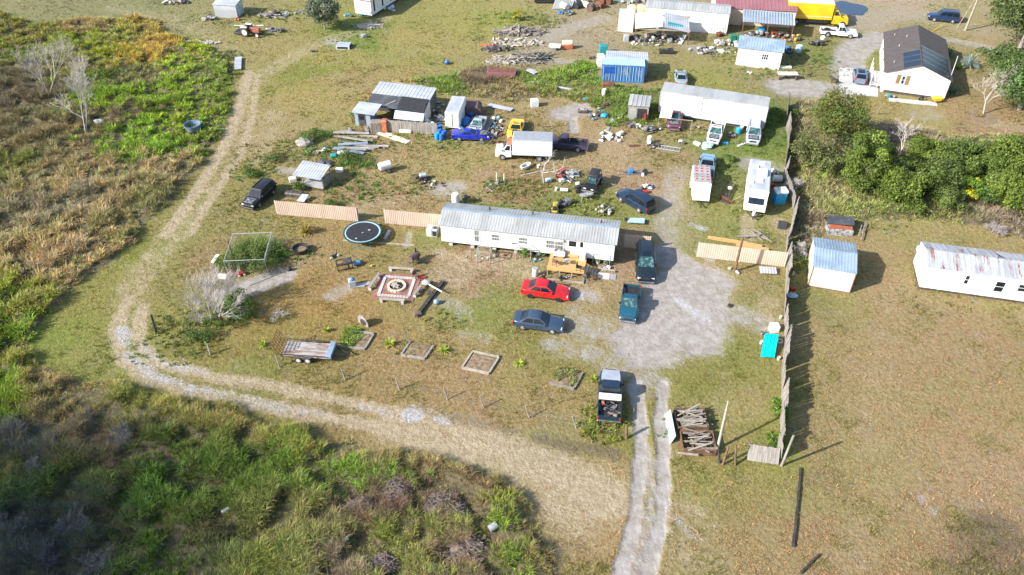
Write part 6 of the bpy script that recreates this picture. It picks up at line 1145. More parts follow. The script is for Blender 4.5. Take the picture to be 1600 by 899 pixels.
bare((1240, 300), 2.6, 1.2, "dead vine tangle against the old board fence", 'barkpale', 31, 4, .8, 'twiggy_bush', 'bush', 4, 4, .03); bare((1250, 400), 2.2, 1.2, "dead brambles on the outer side of the old board fence", 'barkpale', 32, 4, .8, 'twiggy_bush', 'bush', 4, 5, .03); bare((1555, 365), 1.8, 2, "brown brush heap above the rusty-roofed home", 'barkpurple', 33, 4, .9, 'twiggy_bush', 'bush', 4, 8, .03, .2)
for k, (x, y, w) in enumerate([(30, 830, "left of the near corner thicket"), (75, 880, "at the bottom of the near corner thicket"), (120, 830, "in the middle of the near corner thicket"), (60, 750, "at the top of the near corner thicket"), (150, 890, "at the right of the near corner thicket"), (20, 690, "above the near corner thicket at the left edge"), (190, 700, "on the bank above the dark green brush")]):
    bare((x, y), 2.6, 2, f"grey twiggy shrub {w}", 'duskbark', 40 + k, 4, .6, 'twiggy_bush', 'bush', 4, 5, .03, .5)
def rosette(a, r, h, col, label, n=26, w=.09, nm='rosette_plant', group=None, z=0.0):
    t = thing(nm, label, 'plant', G(*a) + Vector((0, 0, z)), 0, group); V = []; F4 = []; C = []
    for i in range(n):
        az = random.random() * 6.28; ln = random.uniform(.35, 1.0); l = r * random.uniform(.75, 1.15); d = Vector((math.cos(az), math.sin(az), 0)); s = Vector((-d.y, d.x, 0)) * w / 2; o = len(V); c = np.array(col) * random.uniform(.7, 1.3)
        for q, ww in ((0, .6), (.35, 1), (.7, .8), (1, .08)):
            pz = h * (q * (1.3 - ln * .6)) - h * .75 * ln * q * q; pp = d * (l * q * (.4 + .6 * ln)) + Vector((0, 0, max(.03, pz + .05))); V += [tuple(pp - s * ww), tuple(pp + s * ww)]; C += [c, c]
        F4 += [(o, o + 1, o + 3, o + 2), (o + 2, o + 3, o + 5, o + 4), (o + 4, o + 5, o + 7, o + 6)]
    fol_obj('leaves', [(np.array(V), np.array(F4), None, np.array(C))], FOL, t); return t
YG = (.30, .36, .04)
for a, r, h, w in (((511, 518), .55, .6, "above the ramp trailer"), ((411, 541), .5, .7, "left of the ramp trailer"), ((609, 539), .75, .8, "between the first and second garden beds"), ((694, 549), .75, .7, "right of the second garden bed"), ((811, 570), .6, .6, "right of the third garden bed"), ((927, 594), .5, .5, "beside the bonnet of the parked pickup")):
    rosette(a, r, h, YG, f"yellow-green strappy plant {w}", 30, .1)
rosette((478, 366), 1.0, 1.5, (.30, .25, .05), "yellow and brown leafy plant below the left tan fence", 40, .16); bushy(G(484, 363), .9, .8, (.16, .11, .06), "brown shrub behind the yellow leafy plant", .08, 160)
for k, (x, y, w) in enumerate([(1255, 268, "nearest the board fence"), (1285, 285, "in front of the low olive tree"), (1266, 246, "behind the low olive tree")]): rosette((x, y), 1.5, 2.2, (.22, .30, .05), f"broad-leaved banana plant {w}", 14, .4, 'banana_plant')
rosette((1478, 88), 1.6, 2.0, (.07, .13, .04), "dark palm at the far corner of the solar house", 50, .16, 'palm'); rosette((1512, 106), 1.8, 3.0, (.28, .36, .33), "silvery fan palm right of the solar house", 60, .2, 'palm'); rosette((1486, 148), 1.3, 1.7, (.13, .2, .12), "small palm at the front right corner of the solar house", 40, .16, 'palm'); rosette((1496, 108), 1.2, 1.2, (.20, .26, .05), "green agave between the solar house and the silvery palm", 40, .14, 'palm')
rosette((1531, 183), .8, .5, (.28, .20, .05), "low rusty rosettes round the foot of the pale bare tree", 30, .1)
single(MB().cyl((0, 0, 0), (0, 0, .05), 1.9, None, 22), 'mulch_ring', 'soil', "round mulch bed under the pale bare tree", 'flower bed', G(1533, 184), 0)
# ================================================================ THE YARD
tp = thing('trampoline', "round black trampoline with a green and white rim below the fence gap", 'trampoline', G(568, 373), 0)
MB().cyl((0, 0, .86), (0, 0, .88), 1.76, None, 40).build('jump_mat', 'black', tp)
def ring(r0, r1, z0, z1, n=44): return MB().lathe([(r0, z0), (r1, z0), (r1, z1), (r0, z1), (r0, z0)], n)
ring(1.76, 1.91, .87, .9).build('inner_ring', 'cont_pale', tp, 40); ring(1.91, 2.05, .84, .92).build('pad_rim', 'darkgreen', tp, 40); l = MB()
for k in range(6): t = 6.283 * k / 6; x, y = 1.98 * math.cos(t), 1.98 * math.sin(t); l.cyl((x, y, 0), (x, y, .86), .025, None, 6)
for k in range(3): t = 6.283 * (2 * k) / 6; t2 = 6.283 * (2 * k + 1) / 6; l.cyl((1.98 * math.cos(t), 1.98 * math.sin(t), .03), (1.98 * math.cos(t2), 1.98 * math.sin(t2), .03), .025, None, 6)
l.build('leg_frame', 'teal', tp)
for k, (x, y) in enumerate(((-.5, -1.2), (.1, -.2), (.7, .3))): single(MB().ell((0, 0, .04), (.16, .10, .06), 8, 5), 'cloth_scrap', 'litter', ("pale scrap near the front of the trampoline mat", "twisted scrap in the middle of the trampoline mat", "scrap toward the right of the trampoline mat")[k], 'scrap', tp.location + Vector((x, y, .88)))
def plank(a, b, w, th, m, label, z=0.0, cat='plank', nm='plank'):
    p, q = G(*a), G(*b); return single(MB().bar((0, 0, th / 2 + z), (q.x - p.x, q.y - p.y, th / 2 + z), w, th), nm, m, label, cat, p)
plank((535, 376), (648, 384), .16, .08, 'woodpale', "long pale plank on the ground below the trampoline"); plank((601, 374), (609, 360), .35, .06, 'galv_light', "pale sheet strip beside the trampoline")
tub = thing('planter_tub', "big round black tub on the grass right of the wire cage", 'tub', G(470, 394), 0); MB().lathe([(0, .02), (.62, .02), (.78, .55), (.84, .55), (.84, .6), (.74, .6), (.6, .1), (0, .1)], 22).build('body', 'black', tub, 40); MB().cyl((0, 0, .1), (0, 0, .3), .64, None, 20).build('soil', 'soil', tub)
cg = thing('wire_cage', "overgrown pen of pipes and netting at the left end of the yard", 'cage', G(356, 430), R(4)); f = MB()
CW, CD, CH = 4.0, 4.6, 1.8
for x in (0, CW):
    for y in (0, CD): f.cyl((x, y, 0), (x, y, CH), .025, None, 6)
for (p, q) in (((0, 0), (CW, 0)), ((CW, 0), (CW, CD)), ((CW, CD), (0, CD)), ((0, CD), (0, 0))): f.cyl((*p, CH), (*q, CH), .032, None, 6)
f.build('frame', 'galv_light', cg); nt_ = MB()
for k in range(1, 14): x = CW * k / 14; nt_.cyl((x, 0, .1), (x, 0, CH), .006, None, 3, False).cyl((x, CD, .1), (x, CD, CH), .006, None, 3, False); y = CD * k / 14; nt_.cyl((0, y, .1), (0, y, CH), .006, None, 3, False).cyl((CW, y, .1), (CW, y, CH), .006, None, 3, False)
for k in range(1, 6): z = CH * k / 6; nt_.cyl((0, 0, z), (CW, 0, z), .006, None, 3, False).cyl((CW, 0, z), (CW, CD, z), .006, None, 3, False).cyl((0, 0, z), (0, CD, z), .006, None, 3, False).cyl((0, CD, z), (CW, CD, z), .006, None, 3, False)
nt_.build('netting', 'steel', cg); MB().bar((.8, -.3, 0), (1.5, -.1, 1.3), .07).bar((-.9, -.2, 0), (-1.3, .3, 1.2), .07).build('prop', 'woodpale', cg)
pole((366, 410), (356, 377), 1.9, .07, .06, 'charred', "dark leaning stake at the back left corner of the wire cage"); drum(G(350, 436), "white drum lying in front of the wire cage", 'white', .3, .85, lying=1.4)
plank((390, 447), (449, 423), .07, .05, 'wood', "thin dark pole lying across the sandy patch", cat='pole')
single(MB().ell((0, 0, .22), (.32, .25, .25), 9, 6, -.8, .1), 'burnt_pot', 'charred', "charred pot at the end of the thin dark pole", 'pot', G(452, 423))
rm = thing('push_mower', "small red push mower in front of the wire cage", 'mower', G(378, 430), .5); MB().bev(-.35, .3, -.22, .22, .12, .42, .06).build('body', 'red', rm); MB().bar((-.35, 0, .3), (-.8, 0, .85), .05).build('handle', 'red', rm)
for x in (-.28, .25):
    for s in (-1, 1): MB().cyl((x, s * .24, .12), (x, s * .3, .12), .12, None, 10).build('wheel', 'white', rm)
single(MB().bar((-.5, -.1, .1), (.5, .3, .4), .35, .1), 'bent_sheet', 'white', "crumpled white sheet left of the wire cage", 'metal sheet', G(338, 408), .8)
for k, (x, y, h_, w) in enumerate([(378, 424, 1.5, 'left front'), (404, 428, 1.7, 'right front'), (385, 408, 1.8, 'back left'), (408, 410, 1.8, 'back right'), (352, 425, 1.3, 'left outer'), (424, 416, 1.4, 'right outer')]): bushy(G(x, y), 1.3, h_, (.11, .155, .04), f"weedy bush of the wire cage, {w} one", .07, 900, nm='weedy_bush', cat='bush')
for k, (x, y, h_, r_, w) in enumerate([(478, 222, 1.3, 1.4, 'by the grey mound'), (500, 212, 1.1, 1.6, 'behind the rubble hollow'), (545, 250, 1.2, 1.6, 'right of the white tub'), (425, 250, .8, 1.5, 'on the bank above the wreck'), (393, 275, .7, 1.3, 'beside the track above the wreck'), (560, 186, 1.2, 1.3, 'left of the small tool hut'), (470, 300, .9, 1.2, 'left of the open shelter'), (520, 325, .9, 1.3, 'behind the left tan fence'), (380, 492, 1.3, 1.5, 'right of the big twiggy bush'), (370, 470, 1.2, 1.2, 'above the dark weeds by the sandy patch'), (315, 530, 1.0, 1.5, 'below the big twiggy bush'), (1140, 250, .6, 1.0, 'behind the machine boom'), (1235, 185, 1.3, 1.2, 'at the far end of the board fence'), (1213, 180, 1.0, 1.3, 'right of the long trailer')]): bushy(G(x, y), r_, h_, (.095, .15, .035), f"green weedy bush {w}", .08, 800, nm='weedy_bush', cat='bush')
# black stand & others
st_ = thing('black_stand', "black metal stand with a dark slatted top left of the paved fire pit", 'stand', G(539, 418), .35); e = MB()
for x in (-.75, .75):
    for y in (-.5, .5): e.bar((x, y, 0), (x, y, .75), .09)
for y in (-.5, .5): e.bar((-.75, y, .72), (.75, y, .72), .08).bar((-.75, y, .15), (.75, y, .15), .07)
for x in (-.75, .75): e.bar((x, -.5, .72), (x, .5, .72), .08)
e.build('frame', 'black', st_); MB().box(-.1, .7, -.45, .45, .77, .83).build('top_panel', 'scrapdark', st_)
drum(G(558, 414), "dark blue drum lying beside the black metal stand", 'cont_blue', .27, .7, lying=-1.2)
wb = thing('hand_cart', "small black two-wheeled cart above the black metal stand", 'cart', G(523, 402), .6); MB().bev(-.4, .35, -.15, .15, .15, .3, .03).build('body', 'black', wb)
for x in (-.4, .35): MB().cyl((x, -.22, .15), (x, -.14, .15), .15, None, 12).build('wheel', 'white', wb)
MB().bar((.2, 0, .25), (.35, 0, .8), .05).build('handle', 'black', wb)
sm = thing('barrel_smoker', "dark barrel smoker on wheels above the paved fire pit", 'smoker', G(648, 410), .9); MB().cyl((-.6, 0, .75), (.6, 0, .75), .36, None, 16).build('body', 'brownrust', sm, 40); MB().cyl((.35, .1, 1.0), (.35, .1, 1.55), .09).build('chimney', 'black', sm)
for s in (-1, 1): MB().cyl((.3, -.5 * s, .2), (.3, -.42 * s, .2), .2, None, 12).build('wheel', 'steel', sm); MB().bar((-.45, s * .25, 0), (-.45, s * .25, .6), .06).bar((.3, s * .3, .2), (.3, s * .25, .6), .06).build('leg', 'black', sm)
MB().bev(-.3, .3, -.85, -.4, .55, .62, .02).build('side_tray', 'black', sm)
hu = thing('water_heater', "white and blue appliance with a dark opening left of the paved fire pit", 'appliance', G(551, 447), .25); MB().bev(-.35, .35, -.35, .35, 0, .8, .05).build('casing', 'galv_light', hu); MB().box(-.36, -.345, -.25, .25, .12, .65).build('opening', 'black', hu); MB().ell((0, 0, .8), (.3, .3, .3), 10, 6, 0).build('tarp_cap', 'cont_blue', hu, 50)  # black plate on the casing paints the dark inside of the opening
for k, (x, y, m_, w, l, an) in enumerate([(563, 447, 'galv_light', .5, .9, .2), (573, 444, 'litter', .4, .7, .5), (580, 442, 'woodpale', .12, 1.0, .1), (578, 446, 'woodpale', .1, .9, .15)]):
    single(MB().obox((0, 0, .1), (l, w, .05), (.1, .08, 0)), 'scrap_sheet', m_, ("blue-grey sheet against the white and blue appliance", "crumpled pale sheet right of the white and blue appliance", "upper pale slat right of the white and blue appliance", "lower pale slat right of the white and blue appliance")[k], 'scrap', G(x, y), an)
single(MB().ell((0, 0, .13), (.15, .15, .13), 9, 6), 'gourd', 'ochre', "small yellow ball on the grass above the paved fire pit", 'ball', G(581, 417))
# fire pit patio
pa = thing('fire_pit_patio', "square red-paved fire pit floor with a white block ring", 'patio', G(620, 449), R(-7))
MB().box(-2.1, 2.1, -2.0, 2.0, .0, .05).build('paving', 'brick', pa); e = MB()
for s in (-1, 1):
    for k in range(10): u = -1.4 + k * .31; e.obox((u, s * 1.45, .085), (.27, .3, .07), (0, 0, random.uniform(-.08, .08))); e.obox((s * 1.5, u * .9, .085), (.3, .26, .07), (0, 0, random.uniform(-.08, .08)))
e.build('block_border', 'concrete', pa); e = MB()
for k in range(16): t = 6.283 * k / 16; e.obox((.82 * math.cos(t), .82 * math.sin(t), .15), (.22, .28, .22), (0, 0, t))
e.build('pit_ring', 'peach', pa); MB().cyl((0, 0, .05), (0, 0, .1), .72, None, 20).build('ash_bed', 'charred', pa); e = MB()
for k in range(7): e.obox((random.uniform(-.2, .2), random.uniform(-.25, .25), .18 + .03 * k), (random.uniform(.7, 1.1), .12, .08), (0, random.uniform(-.1, .1), random.gauss(-.8, .5)))
e.build('firewood', 'woodpale', pa)
def seat_beam(x, y, l, rz, label, blocks=True, m='woodpale'):
    p = on(pa, x, y); t = thing('log_bench', label, 'bench', p, pa.rotation_euler.z + rz); MB().bar((-l / 2, 0, .42), (l / 2, 0, .42), .28, .09).build('seat_plank', m, t)
    for s in (-1, 1): MB().box(s * (l / 2 - .2) - .13, s * (l / 2 - .2) + .13, -.15, .15, 0, .375).build('support_block', 'concrete' if blocks else 'wood', t)
    return t
seat_beam(.1, -2.35, 2.5, 0, "pale plank bench on two blocks below the paved fire pit"); seat_beam(-2.35, .3, 2.4, R(80), "weathered plank bench at the left of the paved fire pit", True, 'woodgrey'); seat_beam(-.1, 2.5, 2.6, 0, "white plank bench above the paved fire pit", True); seat_beam(2.4, -.2, 2.5, R(75), "grey plank bench at the right of the paved fire pit", True, 'woodgrey')
chair(on(pa, 1.6, 1.6), .8, "wrecked brown chair at the upper right corner of the paved fire pit", 'woodbrown'); single(MB().obox((0, 0, .12), (.8, .35, .1), (0, .1, 0)), 'cushion', 'red', "faded red cushion at the upper right corner of the paved fire pit", 'cushion', on(pa, 2.2, 1.7), .2)
p, q = G(651, 496), G(692, 442); mb = MB().bar((0, 0, .15), (q.x - p.x, q.y - p.y, .15), .35, .28); single(mb, 'timber_beam', 'charred', "long thick black beam right of the paved fire pit", 'beam', p)
single(MB().bev(-.4, .4, -.3, .3, 0, .3, .08), 'engine_block', 'brownrust', "brown machine part at the lower end of the black beam", 'machine part', G(653, 492), .3)
sd_ = thing('satellite_dish', "white round dish on an arm propped on the black beam", 'dish', G(666, 448), -.6); MB().ell((0, 0, .55), (.42, .42, .12), 14, 6, 0).build('dish', 'galv_light', sd_, 50); MB().bar((0, 0, .5), (2.2, -.2, .5), .1).build('arm', 'white', sd_); MB().bar((0, 0, 0), (0, 0, .5), .1).build('post', 'steel', sd_)
drum(G(656, 456), "grey drum at the right side of the paved fire pit", 'steel', .2, .5, lying=.5); single(MB().ell((0, 0, .28), (.3, .3, .28), 12, 8), 'water_bowl', 'blueroof', "grey-blue ball-shaped tank right of the black beam", 'tank', G(682, 475), 0, smooth=60)
table_(G(670, 460), 0, "dark round pedestal beside the black beam", .28, .4, 'scrapdark', 'scrapdark')
ar = thing('headboard', "arched pale headboard with a dark hole standing on the grass", 'headboard', G(568, 508), R(-35)); hp = [(-.65, 0), (.65, 0), (.65, .5), (.45, .95), (.1, 1.15), (-.3, 1.1), (-.6, .8)]; MB().prism(hp, 'y', -.04, .04).build('panel', 'woodgrey', ar); MB().cyl((.05, -.07, .42), (.05, -.043, .42), .36, None, 16).build('dark_disc', 'charred', ar)
# garden beds
def bed(a, b, depth, label, back=True, right=True, left=True, plants=0, m='woodpale'):
    t, L = site('garden_bed', label, 'garden bed', a, b); e = MB().bar((0, 0, .1), (L, 0, .1), .18, .2)
    if back: e.bar((.25, depth, .1), (L + .25, depth, .1), .18, .2)
    if right: e.bar((L, .1, .09), (L + .25, depth - .1, .09), .16, .18)
    if left: e.bar((0, .1, .09), (.25, depth - .1, .09), .16, .18)
    e.build('border', m, t); sl = MB(); n = 9
    vs = []; 
    for j in range(n + 1):
        for i in range(n + 1): vs.append((.1 + (L - .2) * i / n + .25 * j / n, .1 + (depth - .2) * j / n, .07 + (.09 * random.random() if 0 < i < n and 0 < j < n else 0)))
    sl.add(vs, [(j * (n + 1) + i, j * (n + 1) + i + 1, (j + 1) * (n + 1) + i + 1, (j + 1) * (n + 1) + i) for j in range(n) for i in range(n)]); sl.build('soil', 'soil', t); return t
bed((533, 543), (570, 547), 2.1, "first garden bed from the left, beside the ramp trailer", True, True, False, m='woodgrey'); bed((627, 556), (664, 562), 1.9, "second garden bed from the left, between two strappy plants", False, True, True, m='woodgrey'); bed((722, 576), (764, 585), 2.2, "third garden bed with its timber frame all round", m='woodpale'); bed((858, 600), (897, 609), 2.2, "fourth garden bed, overgrown, left of the parked pickup", False, True, False, m='wood')
# old timber crates
def crib(a, rz, label, w, d, h, n, seed):
    t = thing('timber_crate', label, 'crate', G(*a), rz); rnd = random.Random(seed); e = MB()
    for y in (0, d):
        for z in np.arange(.1, h, .3): e.bar((0, y, z), (w, y, z), .1, .16)
    for x in (0, w):
        for z in np.arange(.25, h, .3): e.bar((x, 0, z), (x, d, z), .1, .16)
    for x in np.linspace(.2, w - .2, 7): e.bar((x, .05, .1), (x, d - .05, .1), .14, .05)
    e.build('frame', 'woodbrown', t); g = MB()
    for i in range(n):
        l = rnd.uniform(.9, w * .95); g.obox((w / 2 + rnd.uniform(-.25, .25), rnd.uniform(.1, d - .1), h * rnd.uniform(.85, 1.08)), (l, rnd.uniform(.1, .18), .04), (rnd.gauss(0, .1), rnd.gauss(0, .04), rnd.gauss(.12, .28)))
    g.build('loose_boards', 'wood', t); g = MB()
    for i in range(n // 3): g.obox((w / 2 + rnd.uniform(-.2, .2), rnd.uniform(.1, d - .1), h * rnd.uniform(1.0, 1.12)), (rnd.uniform(1.2, w), rnd.uniform(.08, .14), .04), (rnd.gauss(0, .1), rnd.gauss(0, .04), rnd.gauss(.1, .25)))
    g.build('pale_boards', 'woodpale', t); return t
crib((1058, 677), .02, "rear crate of weathered timbers heaped with loose boards", 2.5, 2.0, .85, 26, 1); crib((1066, 711), -.04, "front crate of weathered timbers with pale slats", 2.6, 1.9, .75, 9, 2)
plank((1058, 713), (1090, 716), .14, .1, 'woodpale', "pale board lying across the front of the timber crates", .35); 
single(MB().slab((0, 0, 0), (0, 3.1, 0), (.35, 2.9, .9), (.35, .1, .9), .04), 'glazed_sheet', 'cont_pale', "narrow pale blue sheet leaning left of the timber crates", 'sheet', G(1047, 694), .0)
# turquoise sheet & bits near fence
cy = thing('turquoise_sheet', "bright turquoise ribbed panel leaning against the old board fence", 'panel', G(1187, 561), head((1187, 561), (1210, 563))); MB().ribs((0, 0, .3), (1.25, 0, 0), (.6, 2.6, .5), pitch=.31, h=.04).build('panel', 'cyan', cy)
single(MB().bev(-.45, .45, -.4, .4, 0, .75, .12), 'cooler', 'white', "white chest above the turquoise panel", 'chest', G(1209, 516), .05, smooth=30)
for k, (x, y, m_, w) in enumerate([(1190, 523, 'litter', "upper left of the turquoise panel"), (1189, 537, 'white', "left of the turquoise panel's middle"), (1216, 562, 'cream', "at the turquoise panel's lower right corner"), (1219, 498, 'cream', "on the ground above the white chest"), (1236, 510, 'litter', "outside the board fence near the turquoise panel"), (1229, 600, 'litter', "outside the board fence, lower down")]):
    t = thing('bucket', f"small pale bucket {w}", 'bucket', G(x, y), 0); MB().lathe([(0, 0), (.12, 0), (.15, .32), (.13, .32), (.1, .04), (0, .04)], 12).build('body', m_, t, 40); MB().bar((-.14, 0, .3), (.14, 0, .36), .012).build('handle', 'steel', t)
tyre(G(1218, 535), "hoop beside the turquoise panel", .5, r=.3, m='galv_light'); tyre(G(1140, 479), "dark lump of a tyre in the sandy yard right of the pickups", .3, r=.2)
single(MB().ribs((0, 0, .25), (1.7, -.15, 0), (.1, .95, .12), pitch=.3, h=.03), 'roof_sheet', 'galv_light', "pale blue-grey sheet lying below the long tan fence", 'metal sheet', G(1187, 430), 0)
for k, (x, y) in enumerate([(1136, 407), (1143, 404), (1155, 409), (1140, 421), (1151, 426), (1153, 428)]): single(MB().ell((0, 0, .12), (.2, .16, .15), 7, 5, -.8, .2), 'rubble_stone', 'concrete', "pale broken lump at the foot of the long tan fence by the brown pole", 'stone', G(x, y), k, "lumps round the brown pole")
pt_ = thing('portable_toilet', "bright blue and white box standing by the old board fence", 'box', G(1216, 316), .1); MB().bev(-.65, .65, -.5, .5, 0, 1.5, .05).build('body', 'tubblue', pt_); MB().bev(-.7, .7, -.55, .55, 1.48, 1.75, .05).build('top', 'white', pt_); MB().bar((-.3, -.3, 1.76), (-.3, .4, 1.76), .08).bar((.2, -.3, 1.76), (.2, .4, 1.76), .08).build('top_rib', 'galv_light', pt_)
drum(G(1214, 284), "white tank lying behind the bright blue box", 'white', .42, 1.0, lying=1.5); single(MB().bev(-.4, .4, -.25, .25, 0, .45, .1), 'fuel_can', 'red', "red box between the camper and the bright blue box", 'box', G(1205, 292), .2); drum(G(1227, 305), "grey barrel squeezed between the bright blue box and the fence", 'steel', .25, .85)
ps = single(MB().bev(-.5, .5, -.75, .75, .0, .18, .05), 'pet_carrier', 'black', "black rectangular tray leaning on the old board fence below the camper", 'tray', G(1222, 356), -.35, rot=(R(35), 0, -.35))
mm = thing('farm_implement', "long dark machine boom between the covered trailer and the camper", 'farm implement', G(1133, 318), head((1133, 318), (1148, 276))); MB().bar((0, -.15, .3), (3.9, -.1, .5), .14).bar((0, .2, .3), (3.9, .15, .5), .12).bar((0, -.5, .2), (0, .6, .2), .15).build('frame', 'scrapdark', mm)
for k in range(6): MB().cyl((.1 + .1 * k, -.5 + .2 * k, .25), (.14 + .1 * k, -.5 + .2 * k, .25), .28, None, 10).build('disc', 'rust', mm)
single(MB().ell((0, 0, .5), (.28, .28, .2), 9, 6, -.5, .1), 'rag', 'white', "white rag hanging on the long dark machine boom", 'rag', on(mm, 2.6, 0, 0))
plank((1136, 318), (1158, 308), .12, .08, 'woodpale', "pale stick beside the long dark machine boom")
# middle yard items
wt = thing('tank_trailer', "white water tank on a small wheeled cart in the open yard", 'tank cart', G(603, 268), .5); MB().cyl((-.7, 0, .85), (.6, 0, .85), .48, None, 18).ell((-.7, 0, .85), (.18, .47, .47), 14, 8).build('tank', 'white', wt, 40); MB().bar((-.8, -.4, .35), (.9, -.4, .35), .08).bar((-.8, .4, .35), (.9, .4, .35), .08).bar((.9, 0, .35), (1.8, 0, .5), .08).build('chassis', 'scrapdark', wt)
for s in (-1, 1): wheel(wt, .2, s * .62, .3, .16)
td = drum(G(712, 319), "tall white plastic tank behind the white home", 'white', .42, 1.35, lid='cream'); grill(G(727, 319), .2, "black box grill right of the tall white tank")
fe = MB(); fe.bar((-.9, 0, .06), (.9, 0, .06), .1).bar((-.9, 1.6, .06), (.9, 1.6, .06), .1).bar((-.9, 0, .06), (-.9, 1.6, .06), .1).bar((.9, 0, .06), (.9, 1.6, .06), .1)
lp_ = thing('brick_bed', "low edging square with two white posts in the middle yard", 'garden bed', G(775, 294), -.1); fe.build('edging', 'woodpale', lp_); MB().bar((-.1, 1.4, 0), (-.1, 1.4, 1.2), .1).bar((.8, 1.2, 0), (.8, 1.2, 1.2), .1).build('post', 'white', lp_)
sg = thing('sign_post', "dark square sign on a thin post in the middle yard", 'sign', G(802, 275), 0); MB().bar((0, 0, 0), (0, 0, 1.3), .05).build('post', 'black', sg); MB().box(-.22, .22, -.03, .03, 1.1, 1.45).build('plate', 'scrapdark', sg)
bt_ = thing('bathtub', "white bathtub standing on the grass below the white box van", 'bathtub', G(821, 264), .8); tb_ = MB(); 
tb_.lathe([(.30, .06), (.42, .2), (.46, .5), (.52, .52), (.52, .56), (.40, .56), (.36, .2), (0, .12)], 18); o = tb_.build('basin', 'white', bt_, 40); o.scale = (1.65, .8, 1); MB().cyl((0, 0, .3), (.0, 0, .31), .25, None, 14).build('dark_contents', 'black', bt_)
bucket0 = thing('bucket', "white bucket by the rear wheel of the white box van", 'bucket', G(841, 262), 0); MB().lathe([(0, 0), (.15, 0), (.19, .4), (.17, .4), (.14, .04), (0, .04)], 12).build('body', 'white', bucket0, 40)
single(MB().bev(-.35, .35, -.25, .25, 0, .45, .08), 'gas_can', 'cont_pale', "grey-blue container at the foot of the crooked bare tree", 'container', G(857, 284), .2)
plank((815, 275), (852, 267), .12, .1, 'barkpale', "bleached branch lying left of the crooked bare tree", cat='branch', nm='branch')
sc = thing('engine_hoist', "long skid of steel frame with dark machine parts, right of the black jeep", 'machinery', G(993, 272), -.05); MB().bar((-1.4, 0, .25), (1.3, .1, .25), .14).bar((-1.6, -.3, .1), (.8, -.2, .1), .12).build('frame', 'steel', sc); MB().bev(-.9, -.3, -.3, .3, .1, .7, .08).build('engine', 'cont_blue', sc); MB().cyl((1.1, -.1, .35), (1.1, .15, .35), .33, None, 14).build('wheel', 'rubber', sc)
MB().bev(.7, 1.0, -.5, -.1, .0, .3, .05).build('pale_part', 'white', sc)
def mower(a, rz, label, m='orange', mb2='black'):
    t = thing('ride_on_mower', label, 'mower', G(*a), rz); MB().bev(.1, .85, -.28, .28, .3, .75, .08).build('bonnet', m, t, 30); MB().bev(-.7, .1, -.4, .4, .25, .45, .06).build('body', m, t, 30); MB().bev(-.6, -.15, -.22, .22, .45, .8, .06).build('seat', mb2, t); MB().cyl((.05, 0, .75), (-.1, 0, .95), .02).cyl((-.1, 0, .94), (-.08, 0, .97), .18, None, 12).build('steering_wheel', 'black', t)
    for x, r in ((-.5, .25), (.6, .18)):
        for s in (-1, 1): MB().cyl((x, s * .32, r), (x, s * .48, r), r, None, 12).build('wheel', 'rubber', t)
    MB().bev(-.2, .3, -.55, .55, .12, .25, .04).build('mower_deck', mb2, t); return t
mower((867, 330), 1.4, "ochre and black small mower behind the white home", 'ochre'); mower((881, 321), .3, "grey stripped mower right of the ochre one", 'steel'); mower((877, 275), 1.2, "red ride-on mower by the crooked bare tree", 'red')
def pile(a, n, rx, ry, h, mats_, sz, nm, label, cat, group, seed=0, kinds=('box', 'ell', 'slab')):
    rnd = random.Random(seed + int(a[0])); p = G(*a)
    if n > 5: n = int(n * 1.25)
    for i in range(n):
        an = rnd.random() * 6.28; r = math.sqrt(rnd.random()) ** 1.3; x, y = rx * r * math.cos(an), ry * r * math.sin(an); s = sz * rnd.uniform(.5, 1.3); z = h * (1 - r) * rnd.random(); k = rnd.choice(kinds); mb = MB()
        if k == 'box': mb.bev(-s / 2, s / 2, -s * .35, s * .35, 0, s * .6, s * .08)
        elif k == 'ell': mb.ell((0, 0, s * .28), (s * .45, s * .35, s * .3), 7, 5, -.8, .18)
        elif k == 'slab': mb.obox((0, 0, s * .2), (s * 1.3, s * .7, s * .07), (rnd.uniform(-.5, .5), rnd.uniform(-.4, .4), 0))
        elif k == 'bar': mb.obox((0, 0, s * .15), (s * 2.6, s * .18, s * .1), (0, rnd.uniform(-.2, .2), 0))
        elif k == 'cyl': mb.cyl((0, 0, 0), (0, 0, s * .9), s * .33, None, 12)
        elif k == 'tyre': mb.lathe([(s * .3, 0), (s * .55, .02), (s * .6, .1), (s * .55, .18), (s * .3, .2), (s * .25, .1), (s * .3, 0)], 14)
        single(mb, nm, rnd.choice(['scrapdark', 'deckgrey', 'brownrust', 'steel']) if n > 12 and rnd.random() < .33 and nm in ('scrap_piece', 'stored_junk', 'rubbish') else rnd.choice(mats_), label, cat, p + Vector((x, y, z)), rnd.random() * 3.1, group, smooth=35)
LT = ['litter', 'white', 'galv_light', 'scrapdark', 'steel', 'concrete']
pile((955, 216), 20, 1.7, 1.6, .4, ['white', 'litter', 'cream', 'galv_light'], .55, 'scrap_bag', "white and grey bag or box in the pale junk heap below the green plank", 'junk', "pale junk heap in the upper yard", 1)
pile((932, 180), 20, 1.5, 1.6, .5, ['litter', 'scrapdark', 'white', 'steel'], .5, 'scrap_piece', "scrap piece in the mixed heap left of the tin-roofed shed", 'junk', "mixed scrap heap left of the tin-roofed shed", 2)
pile((945, 166), 10, 1.2, 1.0, .4, ['brownrust', 'scrapdark', 'rust'], .6, 'scrap_piece', "dark rusty piece in the heap above the mixed scrap heap", 'junk', "dark scrap by the white cylinder", 3)
